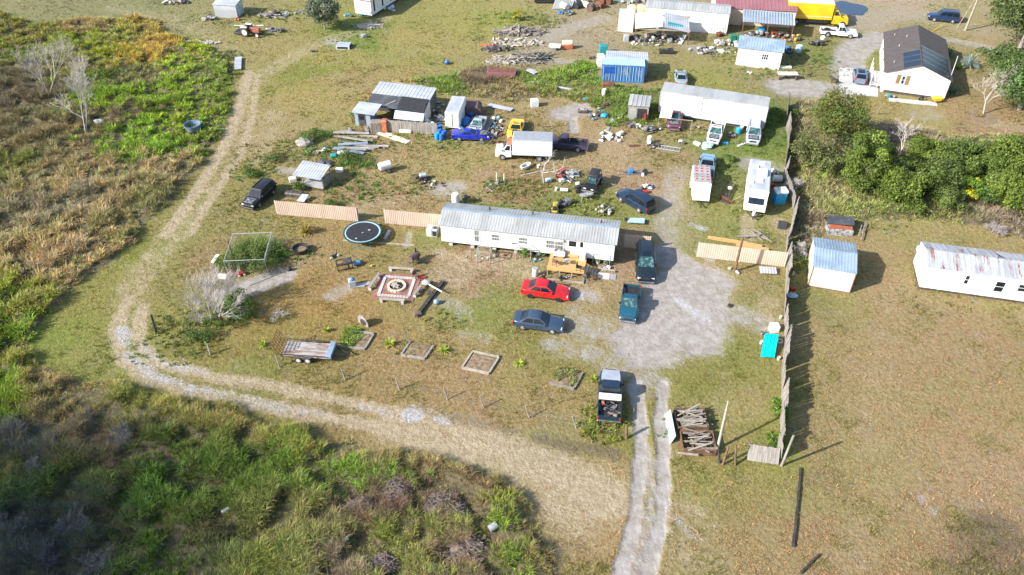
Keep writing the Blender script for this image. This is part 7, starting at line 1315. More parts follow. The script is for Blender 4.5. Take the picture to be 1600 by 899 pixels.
drum(G(943, 152), "white upright cylinder above the dark rusty heap", 'white', .28, 1.2); single(MB().ell((0, 0, .3), (.5, .4, .35), 9, 6, -.7, .15), 'plastic_bag', 'tubblue', "bright blue bundle below the mixed scrap heap", 'bundle', G(944, 184)); single(MB().ell((0, 0, .25), (.3, .3, .25), 9, 6, -.7, .1), 'plastic_bag', 'tubblue', "small light blue ball in the weeds at the left of the scrap", 'ball', G(914, 158))
mo = thing('boat_motor', "dark and white low machine on the sand left of the scrap heap", 'machine', G(912, 176), -.1); MB().bev(-.8, .6, -.35, .35, .1, .45, .1).build('body', 'scrapdark', mo, 30); MB().bev(-.5, .5, -.25, .25, .45, .6, .08).build('top', 'litter', mo)
plank((948, 205), (958, 186), .45, .12, 'galv', "grey-green plank propped between the two junk heaps"); plank((966, 188), (978, 160), .3, .3, 'white', "white boards leaning left of the tin-roofed shed"); single(MB().bev(-.5, .5, -.4, .4, 0, .15, .03), 'black_mat', 'black', "black square mat at the left of the pale junk heap", 'mat', G(945, 217), .1)
pile((985, 198), 12, 1.5, .8, .25, ['litter', 'cream', 'steel'], .5, 'scrap_piece', "flat scrap in front of the tin-roofed shed", 'junk', "flat scrap in front of the tin-roofed shed", 4, ('slab', 'box'))
pile((1018, 204), 12, 1.2, 1.0, .5, ['litter', 'steel', 'scrapdark'], .6, 'scrap_piece', "bulky scrap between the tin-roofed shed and the maroon pickup", 'junk', "bulky scrap left of the maroon pickup", 5); tyre(G(1012, 206), "tyre in the bulky scrap left of the maroon pickup")
pile((1018, 228), 12, 1.0, .9, .5, ['steel', 'litter', 'white', 'scrapdark'], .5, 'scrap_piece', "scrap piece at the left end of the ladder frame", 'junk', "scrap at the ladder frame", 6); drum(G(1014, 224), "white upright drum at the left end of the ladder frame", 'white', .28, .95)
lf = thing('lattice_ladder', "silver ladder frame lying on the grass in the upper yard", 'ladder', G(1025, 231), head((1025, 231), (1057, 236))); e = MB().bar((0, -.35, .15), (3.0, -.35, .15), .07).bar((0, .35, .25), (3.0, .35, .25), .07)
for k in range(8): e.bar((.2 + k * .38, -.35, .15), (.35 + k * .38, .35, .25), .04)
e.build('frame', 'galv_light', lf)
pile((1063, 224), 4, .5, .4, .2, ['scrapdark', 'white', 'steel'], .5, 'scrap_piece', "small machine part right of the ladder frame", 'junk', "small parts right of the ladder frame", 7)
single(MB().obox((0, 0, .12), (1.2, .25, .2)), 'scrap_axle', 'rust', "rusty low bars on the grass left of the ladder frame", 'scrap', G(990, 229), .05)
single(MB().bev(-.5, .5, -.25, .25, 0, .3, .06), 'white_box', 'white', "white box lying left of the blue-white tarp", 'box', G(1089, 226), -.9); single(MB().ell((0, 0, .3), (.8, .6, .45), 9, 6, -.6, .2), 'tarp_bundle', 'cont_pale', "blue-white tarp bundle below the white and orange pickup", 'tarp', G(1105, 231), .3)
drum(G(1153, 209), "bright blue drum between the two engineless vehicles", 'tubblue', .33, .85); pile((1143, 213), 6, .9, .6, .3, ['brownrust', 'litter', 'steel'], .5, 'scrap_piece', "part lying left of the bright blue drum", 'junk', "parts left of the bright blue drum", 8); plank((1155, 207), (1165, 194), .35, .5, 'white', "white panel propped on the silver off-roader"); single(MB().bev(-.4, .4, -.2, .2, 0, .2, .05), 'battery', 'tubblue', "blue-white box below the bright blue drum", 'box', G(1133, 225), .1)
plank((1153, 229), (1166, 224), .3, .1, 'white', "white strip in front of the silver off-roader")
# white-grey chair heap by the jeep
pile((893, 275), 18, 1.0, 1.2, .8, ['litter', 'white', 'galv_light'], .5, 'chair_scrap', "piece of the white and grey frame heap left of the black off-roader", 'junk', "white frame heap left of the jeep", 9, ('box', 'slab', 'bar'))
pile((884, 284), 6, .7, .4, .3, ['white', 'litter'], .5, 'chair_scrap', "white frame piece just below the white frame heap", 'junk', "white pieces below the frame heap", 10, ('box', 'bar'))
def tableround(): 
    t = thing('patio_table', "white oval table with thin legs below the black off-roader", 'table', G(915, 312), .2); o = MB().cyl((0, 0, .66), (0, 0, .7), .65, None, 20).build('table_top', 'litter', t); o.scale = (1.25, .6, 1)
    for x, y in ((-.5, -.2), (.5, -.2), (-.3, .25), (.4, .25)): MB().bar((x * .6, y * .6, .68), (x * 1.3, y * 1.8, 0), .05).build('leg', 'woodpale', t)
tableround(); single(MB().ell((0, 0, .25), (.35, .3, .25), 8, 5, -.7, .1), 'sack', 'cream', "cream sack left of the black off-roader", 'sack', G(903, 290)); mower((908, 299), .1, "black stripped mower in front of the black off-roader", 'black')
single(MB().obox((0, 0, .3), (.9, .5, .06), (.1, 0, 0)), 'white_tray', 'white', "white tray left of the white oval table", 'tray', G(881, 300), -.1); single(MB().cyl((0, 0, 0), (0, 0, .4), .16), 'white_pot', 'white', "white pot left of the white tray", 'pot', G(869, 298))
pile((946, 330), 14, 1.1, 1.0, .6, ['barkpale', 'woodpale', 'scrapdark', 'litter'], .5, 'stick_scrap', "jumbled pale stick or part behind the right end of the white home", 'junk', "stick heap behind the white home", 11, ('bar', 'bar', 'ell'))
mc = pile((1010, 294), 12, .9, .6, .35, ['white', 'scrapdark', 'litter', 'cont_blue'], .42, 'engine_block', "white or dark part of the heap behind the navy estate off-roader", 'junk', "parts heap behind the navy off-roader", 12); single(MB().bev(-.4, .4, -.25, .25, 0, .35, .08), 'red_box', 'red', "faded red box behind the roof of the navy off-roader", 'box', G(1008, 302), .2)
single(MB().slab((-1.0, -.35, .3), (.9, -.45, .3), (1.0, .4, .35), (-.6, .4, .35), .08), 'pale_board', 'cont_pale', "pale green board on the ground below the navy off-roader", 'board', G(993, 349), -.05); tyre(G(979, 345), "brown tyre at the left end of the pale green board", .5, r=.28)
pile((659, 278), 8, .9, .9, .4, ['scrapdark', 'litter', 'black'], .5, 'engine_block', "dark engine part at the edge of the weedy ash patch", 'junk', "engine parts by the ash patch", 13); hj = thing('generator', "silver and black machine above the weedy ash patch", 'machine', G(661, 280), .3); MB().bev(-.5, .5, -.35, .35, 0, .5, .08).build('base', 'black', hj); MB().bev(-.4, .45, -.3, .3, .5, .75, .08).build('cover', 'galv_light', hj)
single(MB().bev(-.3, .3, -.2, .2, 0, .25, .05), 'rusty_lump', 'rust', "small rusty lump left of the weedy ash patch", 'scrap', G(633, 303)); single(MB().bev(-.35, .35, -.15, .15, 0, .12, .03), 'small_bar', 'woodbrown', "short brown bar left of the small rusty lump", 'bar', G(619, 304)); single(MB().ell((0, 0, .15), (.25, .2, .2), 8, 5), 'green_lump', 'scrapdark', "dark lump on bare grass below the blue drums", 'scrap', G(689, 232))
pile((949, 401), 7, .6, .5, .4, ['litter', 'woodpale', 'scrapdark'], .4, 'garden_junk', "junk at the right end of the white home in its shade", 'junk', "junk in the shade of the home", 14)
pile((785, 408), 1, .1, .1, 0, ['concrete'], .25, 'stone', "single pale block under the middle of the home's front", 'stone', None, 3); pile((770, 402), 8, 3.0, .4, .1, ['litter', 'concrete', 'rust'], .28, 'small_junk', "small item under the front edge of the white home", 'junk', "small things along the home's front", 15, ('box', 'ell', 'cyl'))
pile((838, 407), 5, .5, .3, .1, ['white', 'teal', 'litter'], .3, 'bag', "white or green bag left of the deck by the home", 'bag', "bags left of the deck", 16); pile((940, 420), 6, .9, .3, .1, ['litter', 'white', 'galv_light'], .35, 'flower_pot', "pale pot under the pipe frame right of the deck", 'pot', "pots right of the deck", 17, ('cyl', 'box'))
pile((885, 434), 4, .7, .2, .05, ['litter', 'scrapdark'], .3, 'garden_item', "small item under the front edge of the deck", 'junk', "things under the deck", 18)
pile((776, 291), 9, .8, .6, .4, ['rust', 'scrapdark', 'woodgrey'], .45, 'bed_scrap', 'scrap piece inside the low edging square with two white posts', 'junk', 'scrap in the edging square', 61, ('bar', 'box')); pile((680, 288), 9, 1.6, 1.0, .1, ['concrete', 'scrapdark', 'brownrust'], .4, 'stone', 'lump on the weedy ash patch', 'stone', 'lumps on the ash patch', 62, ('ell', 'box')); pile((1205, 270), 8, .8, .6, .3, ['litter', 'steel', 'white'], .5, 'fence_scrap', 'scrap piece by the old board fence behind the white tank', 'junk', 'scrap behind the white tank', 63); pile((1100, 200), 8, 2.4, .5, .2, ['scrapdark', 'litter', 'brownrust'], .45, 'trailer_scrap', 'scrap piece along the front of the long white trailer', 'junk', 'scrap along the trailer', 64); pile((765, 292), 5, .3, .6, .1, ['woodgrey'], .6, 'stick', 'stick at the left of the low edging square', 'stick', 'sticks at the edging square', 65, ('bar',)); pile((1180, 372), 7, 1.4, .3, .1, ['woodgrey', 'bark'], .7, 'stick', 'grey stick behind the long tan fence', 'stick', 'sticks behind the long tan fence', 66, ('bar',)); pile((560, 205), 10, 1.6, .7, .4, ['wood', 'woodgrey', 'brownrust', 'litter'], .7, 'old_plank', 'old plank or box below the small tool hut', 'junk', 'planks below the tool hut', 67, ('slab', 'bar', 'box'))
weed_patch((778, 290), 1.6, 24, OL, .7, 'weeds growing through the low edging square', .5, 1.2); weed_patch((650, 292), 1.8, 22, OL, .5, 'weeds at the left of the ash patch', .5, 1.3)
# compound
for k, (x, y) in enumerate([(683, 218), (690, 219), (687, 212), (694, 214), (688, 205)]): drum(G(x, y), "bright blue drum in the group left of the blue convertible", 'barrel_blue' if k else 'tubblue', .3, .88, group="blue drums left of the convertible")
for k, (x, y, s) in enumerate([(728, 196, .9), (737, 182, .8), (722, 210, .7), (733, 214, .9)]): single(MB().ell((0, 0, s * .5), (s * .8, s * .7, s * .9), 10, 7, -.5, .15), 'tarp_bundle', 'cloth_blue' if k % 2 else 'barrel_blue', ("blue tarp bundle left of the pale silver coupe's door", "blue tarp bundle behind the white lorry box's corner", "low blue tarp between the white box and the blue convertible", "blue tarp under the nose of the pale silver coupe")[k], 'tarp', G(x, y), k)
single(MB().box(-1.5, 1.5, -2.3, 2.3, 0, .35), 'pallet_base', 'wood', "timber base under the pale silver coupe", 'base', G(748, 201), head((742, 208), (756, 182)) + R(90))
pile((682, 178), 60, 1.9, 3.4, .5, ['scrapdark', 'litter', 'steel', 'black', 'galv_light'], .5, 'scrap_piece', "dark scrap between the left hut and the white lorry box", 'junk', "scrap alley beside the white lorry box", 19)
pile((672, 198), 16, 1.0, .9, .7, ['litter', 'cont_pale', 'steel'], .5, 'scrap_piece', "scrap behind the right end of the grey board fence", 'junk', "scrap behind the board fence", 20); pile((640, 193), 16, 3.6, .5, .8, ['cont_pale', 'litter', 'white'], .7, 'tarp_piece', "pale blue sheet piece along the back of the grey board fence", 'sheet', "pale sheets behind the board fence", 21, ('slab', 'ell'))
pile((775, 200), 44, .9, 3.3, .4, ['litter', 'scrapdark', 'rust', 'white', 'steel', 'teal'], .42, 'scrap_piece', "scrap in the row right of the pale silver coupe", 'junk', "scrap row right of the silver coupe", 22); pile((765, 222), 8, 1.2, .6, .2, ['scrapdark', 'rust', 'black'], .5, 'scrap_piece', "dark part at the nose of the blue convertible", 'junk', "parts at the convertible's nose", 23)
plank((763, 166), (800, 174), .9, .05, 'galv_light', "long pale sheet lying behind the pale silver coupe", .2, 'metal sheet'); single(MB().box(-.5, .5, -.45, .45, 0, .95), 'white_crate', 'white', "white box appliance in the weeds behind the yellow coupe", 'appliance', G(835, 166), .15)
plank((592, 207), (638, 223), 1.0, .05, 'cream', "long cream board lying below the grey board fence", .02, 'board'); single(MB().bev(-.8, .8, -.25, .25, .1, .5, .1), 'cream_box', 'cream', "cream box at the foot of the grey board fence", 'box', G(634, 208), -.05)
for k in range(14):
    r = k // 7; i = k % 7; x0 = 516 + random.uniform(0, 22) + 3 * r; y0 = (206 + i * 2.6) if r == 0 else (226 + i * 1.9)
    plank((x0, y0), (x0 + random.uniform(38, 68), y0 + random.uniform(-3, 12)), random.uniform(.25, .5), .08, random.choice(['woodgrey', 'woodpale', 'galv_light', 'wood'] if r == 0 else ['cont_pale', 'galv_light', 'woodgrey', 'blueroof']), ("old board in the upper stack at the left of the compound" if r == 0 else "blue-grey sheet or board in the lower stack at the left of the compound"), random.random() * .5, 'board').__setitem__('group', "upper board stack" if r == 0 else "lower sheet stack")
pile((500, 238), 14, 1.8, 1.3, .2, ['concrete', 'steel', 'woodgrey'], .5, 'rubble', "grey rubble piece in the weedy hollow above the shelter", 'rubble', "rubble in the hollow", 24, ('slab', 'ell')); single(MB().ell((0, 0, .2), (1.2, .8, .7), 10, 6, 0, .15), 'dirt_mound', 'woodgrey', "grey mound in the weeds above the rubble hollow", 'mound', G(476, 226)); tarp_ = single(MB().ell((0, 0, .1), (1.1, .8, .5), 11, 6, 0, .3), 'black_tarp', 'tarpdark', "crumpled dark tarp behind the shelter", 'tarp', G(505, 258))
single(MB().bev(-.45, .45, -.25, .25, 0, .45, .06), 'white_bin', 'white', "white bin at the right of the shelter", 'bin', G(531, 268)); single(MB().bev(-.45, .45, -.35, .35, 0, .5, .08), 'white_bin', 'white', "white lump box at the left of the shelter", 'box', G(458, 283), .3); single(MB().bev(-.5, .5, -.2, .2, .2, .6, .1), 'white_tub', 'white', "white tub in the weeds behind the shelter", 'tub', G(534, 243), 0); single(MB().bev(-.4, .4, -.3, .3, .2, .5, .1), 'pale_tub', 'teal', "pale green tub in the weeds left of the white tub", 'tub', G(522, 246), 0)
for k, (x, y, m_, l) in enumerate([(457, 326, 'pink', 1.3), (470, 326, 'pink', 1.0), (486, 328, 'pink', .9)]): single(MB().bev(-l / 2, l / 2, -.3, .3, .2, .6, .1), 'magenta_toy', m_, "magenta plastic piece behind the left tan fence, " + ("leftmost", "middle", "rightmost")[k] + " of three", 'toy', G(x, y), 0)
single(MB().slab((0, 0, .3), (.9, -.2, .3), (1.3, .9, .6), (.5, 1.0, .6), .04), 'white_sheet', 'galv_light', "white sheet sloping above the magenta plastic pieces", 'metal sheet', G(464, 318)); single(MB().bev(-1.2, 1.0, -.4, .4, .0, .5, .12), 'flat_scrap', 'scrapdark', "dark flat scrap between the shelter and the white sheet", 'scrap', G(462, 306), -.2)
# top area
heapmesh((812, 52), 4.2, 1.6, .9, 90, 1.8, 'wood', 'branch_heap', "heap of sawn logs and boards, the upper of the branch heaps", wd=.2, rz=.4); heapmesh((805, 68), 4.4, 1.3, .7, 90, 1.6, 'peach' if 0 else 'woodpale', 'branch_heap', "pinkish timber heap in the middle of the branch heaps", wd=.22, rz=0)
heapmesh((778, 78), 2.4, .9, .5, 50, .8, 'scrapdark', 'scrap_heap', "dark mixed scrap heap at the left of the branch heaps", wd=.3); heapmesh((795, 96), 3.6, 1.5, .8, 190, .9, 'woodpale', 'branch_heap', "cut branch heap in front, left half", wd=.12); heapmesh((832, 93), 3.2, 1.7, 1.1, 110, 2.2, 'wood', 'branch_heap', "brown branch heap in front, right half", wd=.11, rz=.5)
heapmesh((765, 71), 1.8, .6, .15, 20, .7, 'orange', 'orange_litter', "orange strip of litter beside the branch heaps")
rb = thing('skip_bin', "low rusty red skip in the weeds below the branch heaps", 'skip', G(784, 121), -.1); MB().prism([(-1.9, 0), (1.9, 0), (2.1, 1.1), (-2.1, 1.1)], 'y', -.8, .8).build('body', 'maroonroof', rb); MB().box(-1.95, 1.95, -.7, .7, 1.102, 1.12).build('load', 'rust', rb); plank((825, 112), (838, 118), .9, .1, 'galv_light', "bent pale sheet right of the low rusty skip", .3, 'metal sheet')
single(MB().obox((0, 0, .2), (2.2, .6, .3), (0, 0, -.2)), 'white_sheet', 'white', "white crumpled panel in the weeds, left of the long white pole", 'panel', G(842, 133)); plank((850, 134), (893, 143), .25, .15, 'galv_light', "long white pole in the weeds below the branch heaps", .2, 'pole')
md = thing('low_cart', "white and grey cart beside the weeds right of the branch heaps", 'cart', G(867, 78), -.2); MB().bev(-.9, .9, -.4, .4, .5, .85, .06).build('body', 'white', md); MB().bev(-.6, .3, -.5, .1, 0, .5, .06).build('base', 'steel', md)
od = thing('orange_tank', "orange drum under a cream box right of the white and grey cart", 'tank', G(886, 76), .05); MB().bev(-.9, .9, -.45, .45, 0, .8, .12).build('tank', 'orange', od, 30); MB().bev(-.8, .8, -.35, .35, .8, 1.25, .06).build('lid_box', 'cream', od)
pile((925, 92), 5, 1.2, .3, .1, ['white', 'scrapdark', 'litter'], .4, 'small_junk', "small item left of the cream fridge", 'junk', "items left of the fridge", 25); single(MB().bev(-.6, .6, -.5, .5, 0, 1.3, .08), 'green_bin', 'teal', "teal bin behind the cream fridge", 'bin', G(942, 83))
for k, (x, y, m_, l) in enumerate([(882, 14, 'cream', 1.6), (895, 6, 'white', 1.5), (903, 13, 'black', 1.2), (912, 4, 'peach', 1.2), (916, 12, 'cream', 1.2), (924, 16, 'brownrust', 1.4), (932, 4, 'rust', 1.3), (942, 5, 'rust', 1.3), (952, 6, 'rust', 1.3), (938, 12, 'rust', 1.5)]): drum(G(x, y), f"{['cream','white','black','peach','cream','brown','rusty','rusty','rusty','rusty'][k]} tank lying in the scrap row at the top edge", m_, .5, l, lying=random.uniform(-.8, .8), nm='scrap_tank', cat='tank', group="scrap tanks at the top edge")
pile((885, 22), 10, 1.3, 1.0, .5, ['litter', 'scrapdark', 'cont_blue'], .6, 'scrap_piece', "scrap below the tank row at the top edge", 'junk', "scrap below the tanks", 26); pile((1000, 4), 16, 6, .8, .3, ['white', 'litter', 'teal', 'rust'], .9, 'scrap_piece', "scrap on the top edge behind the long white building", 'junk', "scrap along the top edge", 27)
for k, x in enumerate((986, 1000)): t = thing('yellow_tank', f"domed pale yellow tank behind the tiny tall shed, {('left', 'right')[k]} of two", 'tank', G(x, 30), 0); MB().cyl((0, 0, 0), (0, 0, 1.9), .85, None, 18).ell((0, 0, 1.9), (.85, .85, .5), 18, 8, 0).build('body', mat("pale_yellow_plastic", (.75, .70, .35), rough=.5), t, 40)
pile((1028, 62), 70, 4.0, 1.6, .9, LT + ['litter', 'scrapdark', 'black', 'brownrust'], .6, 'stored_junk', "junk stored under the wide open carport", 'junk', "junk under the wide carport", 28); pile((1012, 70), 10, 3.0, .6, .2, LT, .5, 'stored_junk', "junk spilling in front of the wide open carport", 'junk', "junk before the wide carport", 29)
single(MB().bev(-.4, .4, -.4, .4, 0, 1.0, .05), 'white_drum_box', 'galv_light', "grey-white box at the left front of the wide carport", 'box', G(978, 64)); mower((990, 62), .4, "dark small mower left of the wide carport", 'black'); plank((1062, 70), (1070, 56), .6, .06, 'white', "white door leaning at the right end of the wide carport", .1, 'door')
ch = thing('log_grapple', "black low scrap rack on the grass below the wide carport", 'scrap rack', G(1041, 83), -.05); MB().bev(-1.1, 1.1, -.5, .5, .05, .5, .05).build('base', 'black', ch); MB().bar((-.9, 0, .5), (1.0, .2, .75), .12).bar((-.6, .3, .5), (.2, -.3, .7), .1).build('bars', 'scrapdark', ch)
ldr = thing('ladder', "silver ladder leaning on the long white building", 'ladder', G(1113, 60), .05); e = MB().bar((-.25, 0, 0), (-.25, .7, 2.7), .07).bar((.25, 0, 0), (.25, .7, 2.7), .07)
for k in range(7): e.bar((-.25, .1 + k * .09, .35 + k * .34), (.25, .1 + k * .09, .35 + k * .34), .05)
e.build('frame', 'steel', ldr)
pile((1128, 56), 6, 1.4, .4, .6, ['brownrust', 'rust', 'peach'], .7, 'brick_heap', "reddish heap piece at the right end of the long white building", 'junk', "reddish heap by the long building", 30); pile((1095, 78), 16, 2.2, .8, .2, ['white', 'litter', 'scrapdark'], .5, 'rubbish', "rubbish on the grey ground below the long white building", 'rubbish', "rubbish below the long building", 31); pile((1120, 82), 26, 3.0, 1.8, .3, LT, .5, 'rubbish', "rubbish strewn left of the shed with the barred window", 'rubbish', "rubbish left of the barred shed", 32); pile((1136, 70), 16, 1.8, 1.6, .7, ['white', 'litter', 'cream'], .7, 'white_bag', "white bag in the heap behind the left end of the barred shed", 'bag', "white bags behind the barred shed", 33)
gb = thing('wheelie_bin', "green wheelie bin left of the striped carport, left of two", 'bin', G(1144, 66), 0); MB().prism([(-.35, 0), (.35, 0), (.42, 1.1), (-.42, 1.1)], 'y', -.4, .4).build('body', 'green', gb); MB().bev(-.45, .45, -.45, .45, 1.1, 1.2, .05).build('lid', 'green', gb)
for s in (-1, 1): MB().cyl((s * .3, .42, .12), (s * .38, .42, .12), .12, None, 10).build('wheel', 'black', gb)
dup(gb, G(1154, 67), .1, "green wheelie bin left of the striped carport, right of two")
pile((1180, 56), 26, 2.2, 1.0, .7, LT + ['brownrust', 'red', 'litter'], .6, 'stored_junk', "junk stored at the left under the striped carport", 'junk', "junk under the striped carport", 34); pile((1215, 57), 22, 2.0, 1.0, .7, ['red', 'rust', 'brownrust', 'peach', 'scrapdark'], .7, 'red_scrap', "red and rusty scrap at the right under the striped carport", 'junk', "red scrap under the striped carport", 35); single(MB().bev(-.5, .5, -.4, .4, 0, 1.2, .15), 'blue_bin', 'tubblue', "light blue bin under the striped carport", 'bin', G(1188, 54), smooth=30)
pile((1240, 62), 26, 1.8, 1.6, .6, ['rust', 'ochre', 'scrapdark', 'litter', 'orange', 'white'], .55, 'machine_scrap', "machine scrap between the striped carport and the black bags", 'junk', "machine scrap right of the striped carport", 36); bl = mower((1232, 82), 1.5, "dark blue mower standing in the shade of the barred shed", 'cont_blue'); drum(G(1247, 82), "pale teal drum right of the dark blue mower", 'cont_pale', .5, 1.1)
pile((1275, 70), 7, 1.3, .7, .3, ['black', 'tarpdark'], .9, 'black_bag', "black rubbish bag below the white extended cab pickup", 'bag', "black bags by the white pickup", 37, ('ell',)); single(MB().ell((0, 0, .4), (.4, .35, .4), 9, 6, -.7), 'white_bag', 'white', "white bag on top of the black rubbish bags", 'bag', G(1284, 67) + Vector((0, 0, .4)))
plank((1216, 107), (1236, 107), .6, .2, 'cream', "cream board at the right corner of the barred shed", .1, 'board'); pile((1175, 115), 3, 1.0, .5, 0, ['scrapdark', 'white', 'black'], .5, 'lawn_item', "small item on the grass below the barred shed", 'junk', "items below the barred shed", 38)
def dog(a, rz, label, m='charred', sc=1.0):
    me_ = bpy.data.meshes.new('dog'); V_ = [(0, 0, .5), (.22, 0, .52), (.34, 0, .62), (.46, 0, .66), (.60, 0, .62), (-.25, 0, .5), (-.42, 0, .62), (.2, .09, .3), (.2, .1, .05), (.2, -.09, .3), (.24, -.1, .05), (-.24, .09, .32), (-.3, .1, .18), (-.26, .1, .04), (-.24, -.09, .32), (-.3, -.1, .18), (-.26, -.1, .04), (.43, .07, .76), (.43, -.07, .76)]
    E_ = [(0, 1), (1, 2), (2, 3), (3, 4), (0, 5), (5, 6), (1, 7), (7, 8), (1, 9), (9, 10), (5, 11), (11, 12), (12, 13), (5, 14), (14, 15), (15, 16), (3, 17), (3, 18)]
    RD = [.12, .14, .09, .085, .04, .11, .02, .05, .03, .05, .03, .06, .035, .03, .06, .035, .03, .02, .02]
    me_.from_pydata(V_, E_, []); o = bpy.data.objects.new('dog', me_); COL.objects.link(o); md_ = o.modifiers.new('skin', 'SKIN'); sv = me_.skin_vertices[0].data if me_.skin_vertices else None
    if sv is None:
        bpy.context.view_layer.objects.active = o; bm = bmesh.new(); bm.from_mesh(me_); bm.verts.layers.skin.verify(); bm.to_mesh(me_); bm.free(); sv = me_.skin_vertices[0].data
    for i, r in enumerate(RD): sv[i].radius = (r, r); sv[i].use_root = (i == 0)
    s2 = o.modifiers.new('sub', 'SUBSURF'); s2.levels = 1; s2.render_levels = 1; me_.materials.append(M[m]); o.location = G(*a); o.rotation_euler = (0, 0, rz); o.scale = (sc,) * 3; return tag(o, label, 'dog')
dog((1302, 131), 2.4, "dark dog walking on the sandy patch left of the concrete drive", 'charred', 1.4); dog((1264, 121), .2, "small dark dog lying near the long white-topped table", 'charred', .9)
pile((1362, 130), 6, .6, 1.6, .3, ['scrapdark', 'litter', 'steel'], .5, 'porch_junk', "item between the grey hatchback and the solar house", 'junk', "things by the porch", 39); wbw = thing('wheelbarrow', "yellow wheelbarrow at the front right corner of the solar house", 'wheelbarrow', G(1462, 160), .1); MB().prism([(-.5, .35), (.45, .35), (.7, .75), (-.7, .75)], 'y', -.4, .4).build('tray', 'yellow', wbw); MB().cyl((.75, -.05, .2), (.75, .05, .2), .2, None, 12).build('wheel', 'rubber', wbw); MB().bar((.7, -.1, .3), (-1.2, -.35, .6), .05).bar((.7, .1, .3), (-1.2, .35, .6), .05).build('handle', 'woodpale', wbw)
tyre(G(1438, 158), "black tyre leaning on the front wall of the solar house", .2, False, r=.38); pile((1390, 152), 6, 1.0, .4, .3, ['teal', 'litter', 'steel'], .5, 'porch_junk', "item at the front left corner of the solar house", 'junk', "things at the house corner", 40)
# power pole
up = thing('utility_pole', "tall thin pole at the right end of the blue off-roader, with a stay wire", 'power pole', G(1508, 48), 0); MB().cyl((0, 0, 0), (.3, 0, 11), .17, .12, 9).build('pole', 'woodpale', up, 40); MB().cyl((-1.2, .6, 0), (.2, 0, 7), .05, None, 6).build('brace', 'woodpale', up)
pole((1475, 150), (1497, 88), 5.5, .07, .06, 'galv_light', "thin pale mast at the right front corner of the solar house", 'mast'); pole((1452, 52), (1477, 36), .6, .05, .05, 'yellow', "yellow strap stretched from the ground below the dark blue off-roader", 'strap', 'strap')
pole((1370, 178), (1378, 164), 1.9, .06, .05, 'woodpale', "thin white post on the lawn below the concrete drive")
for k, (x, y, m_, w) in enumerate([(1457, 214, 'woodgrey', "left"), (1512, 222, 'bark', "right")]): pole((x, y), (x + 3, y - 12), 1.5, .08, .06, m_, f"{w} old post standing behind the tree belt")
# scrap behind the cream shed
jt = thing('junk_stack', "stack of dark sheets on orange beams behind the cream shed", 'junk stack', G(1310, 362), -.1); MB().box(-1.3, 1.3, -.8, .9, 0, .6).build('white_base', 'litter', jt); MB().obox((0, -.3, .75), (2.4, .25, .25)).obox((.1, .1, .85), (2.3, .25, .2), (0, 0, .1)).build('orange_beam', 'orange', jt); MB().slab((-1.4, -.1, 1.0), (1.4, -.2, 1.0), (1.5, 1.1, 1.2), (-1.3, 1.2, 1.2), .08).build('dark_sheet', 'tarpdark', jt)
for k, (x, y) in enumerate([(1340, 372), (1346, 368), (1344, 378)]): plank((x, y), (x + 5, y - 16), .1, .1, 'woodgrey', "grey stick leaning right behind the cream shed", .3, 'stick').__setitem__('group', "sticks behind the cream shed")
plank((1238, 432), (1243, 421), .25, .12, 'woodpale', "short log lying outside the board fence", .05, 'log'); single(MB().bev(-.25, .25, -.18, .18, 0, .3, .05), 'red_scrap', 'red', "small red item in the shade outside the board fence", 'scrap', G(1238, 453)); single(MB().ell((0, 0, .15), (.5, .4, .2), 8, 5, 0, .2), 'blue_sheet', 'cont_pale', "pale blue sheet scrap in the shade outside the board fence", 'scrap', G(1238, 464))
# things at the far left
plank((372, 111), (373, 92), 1.0, .12, 'galv_light', "pale metal sheet lying beside the top of the track", .2, 'metal sheet'); bb = thing('drum', "blue round tub half sunk in the brush left of the track", 'tub', G(304, 208) + Vector((0, 0, .5)), 0); MB().lathe([(0, 0), (.9, 0), (1.1, .8), (1.0, .8), (.8, .2), (0, .2)], 18).build('body', 'fadedblue', bb, 40); single(MB().ell((0, 0, .7), (.7, .4, .3), 8, 5, -.5, .2), 'white_drum', 'galv_light', "pale drum lying in the brush by the front bare tree", 'drum', G(158, 197))
wcar = thing('pickup_canopy', "silver pickup canopy lying on the grass below the small round tree", 'canopy', G(537, 74), -.05); MB().prism([(-.9, 0), (.9, 0), (.75, .55), (-.75, .55)], 'x', -1.0, 1.1).build('shell', silver, wcar); MB().box(1.11, 1.13, -.7, .7, .08, .48).build('dark_rear_panel', 'black', wcar); MB().box(-.8, .8, -.9, -.84, .12, .4).build('side_window', 'glass', wcar)  # black end plate stands in for the shaded hollow of the canopy
pile((569, 59), 3, .4, .3, 0, ['galv_light', 'litter'], .7, 'grey_bag', "grey bag right of the silver canopy", 'bag', "grey bags near the canopy", 41); heapmesh((576, 42), 2.2, 1.0, .5, 40, 1.6, 'barkpale', 'branch_heap', "dead branch heap below the far mobile home end", wd=.09); pile((490, 81), 4, .6, .2, .1, ['scrapdark'], .5, 'dark_scrap', "dark small part on the lawn at the top", 'scrap', "dark parts on the top lawn", 42); pile((694, 100), 3, .9, .3, .1, ['black', 'cont_blue'], .9, 'dark_tube', "dark rounded item on the top lawn above the weed strip", 'scrap', "dark items on the top lawn", 43, ('ell',))
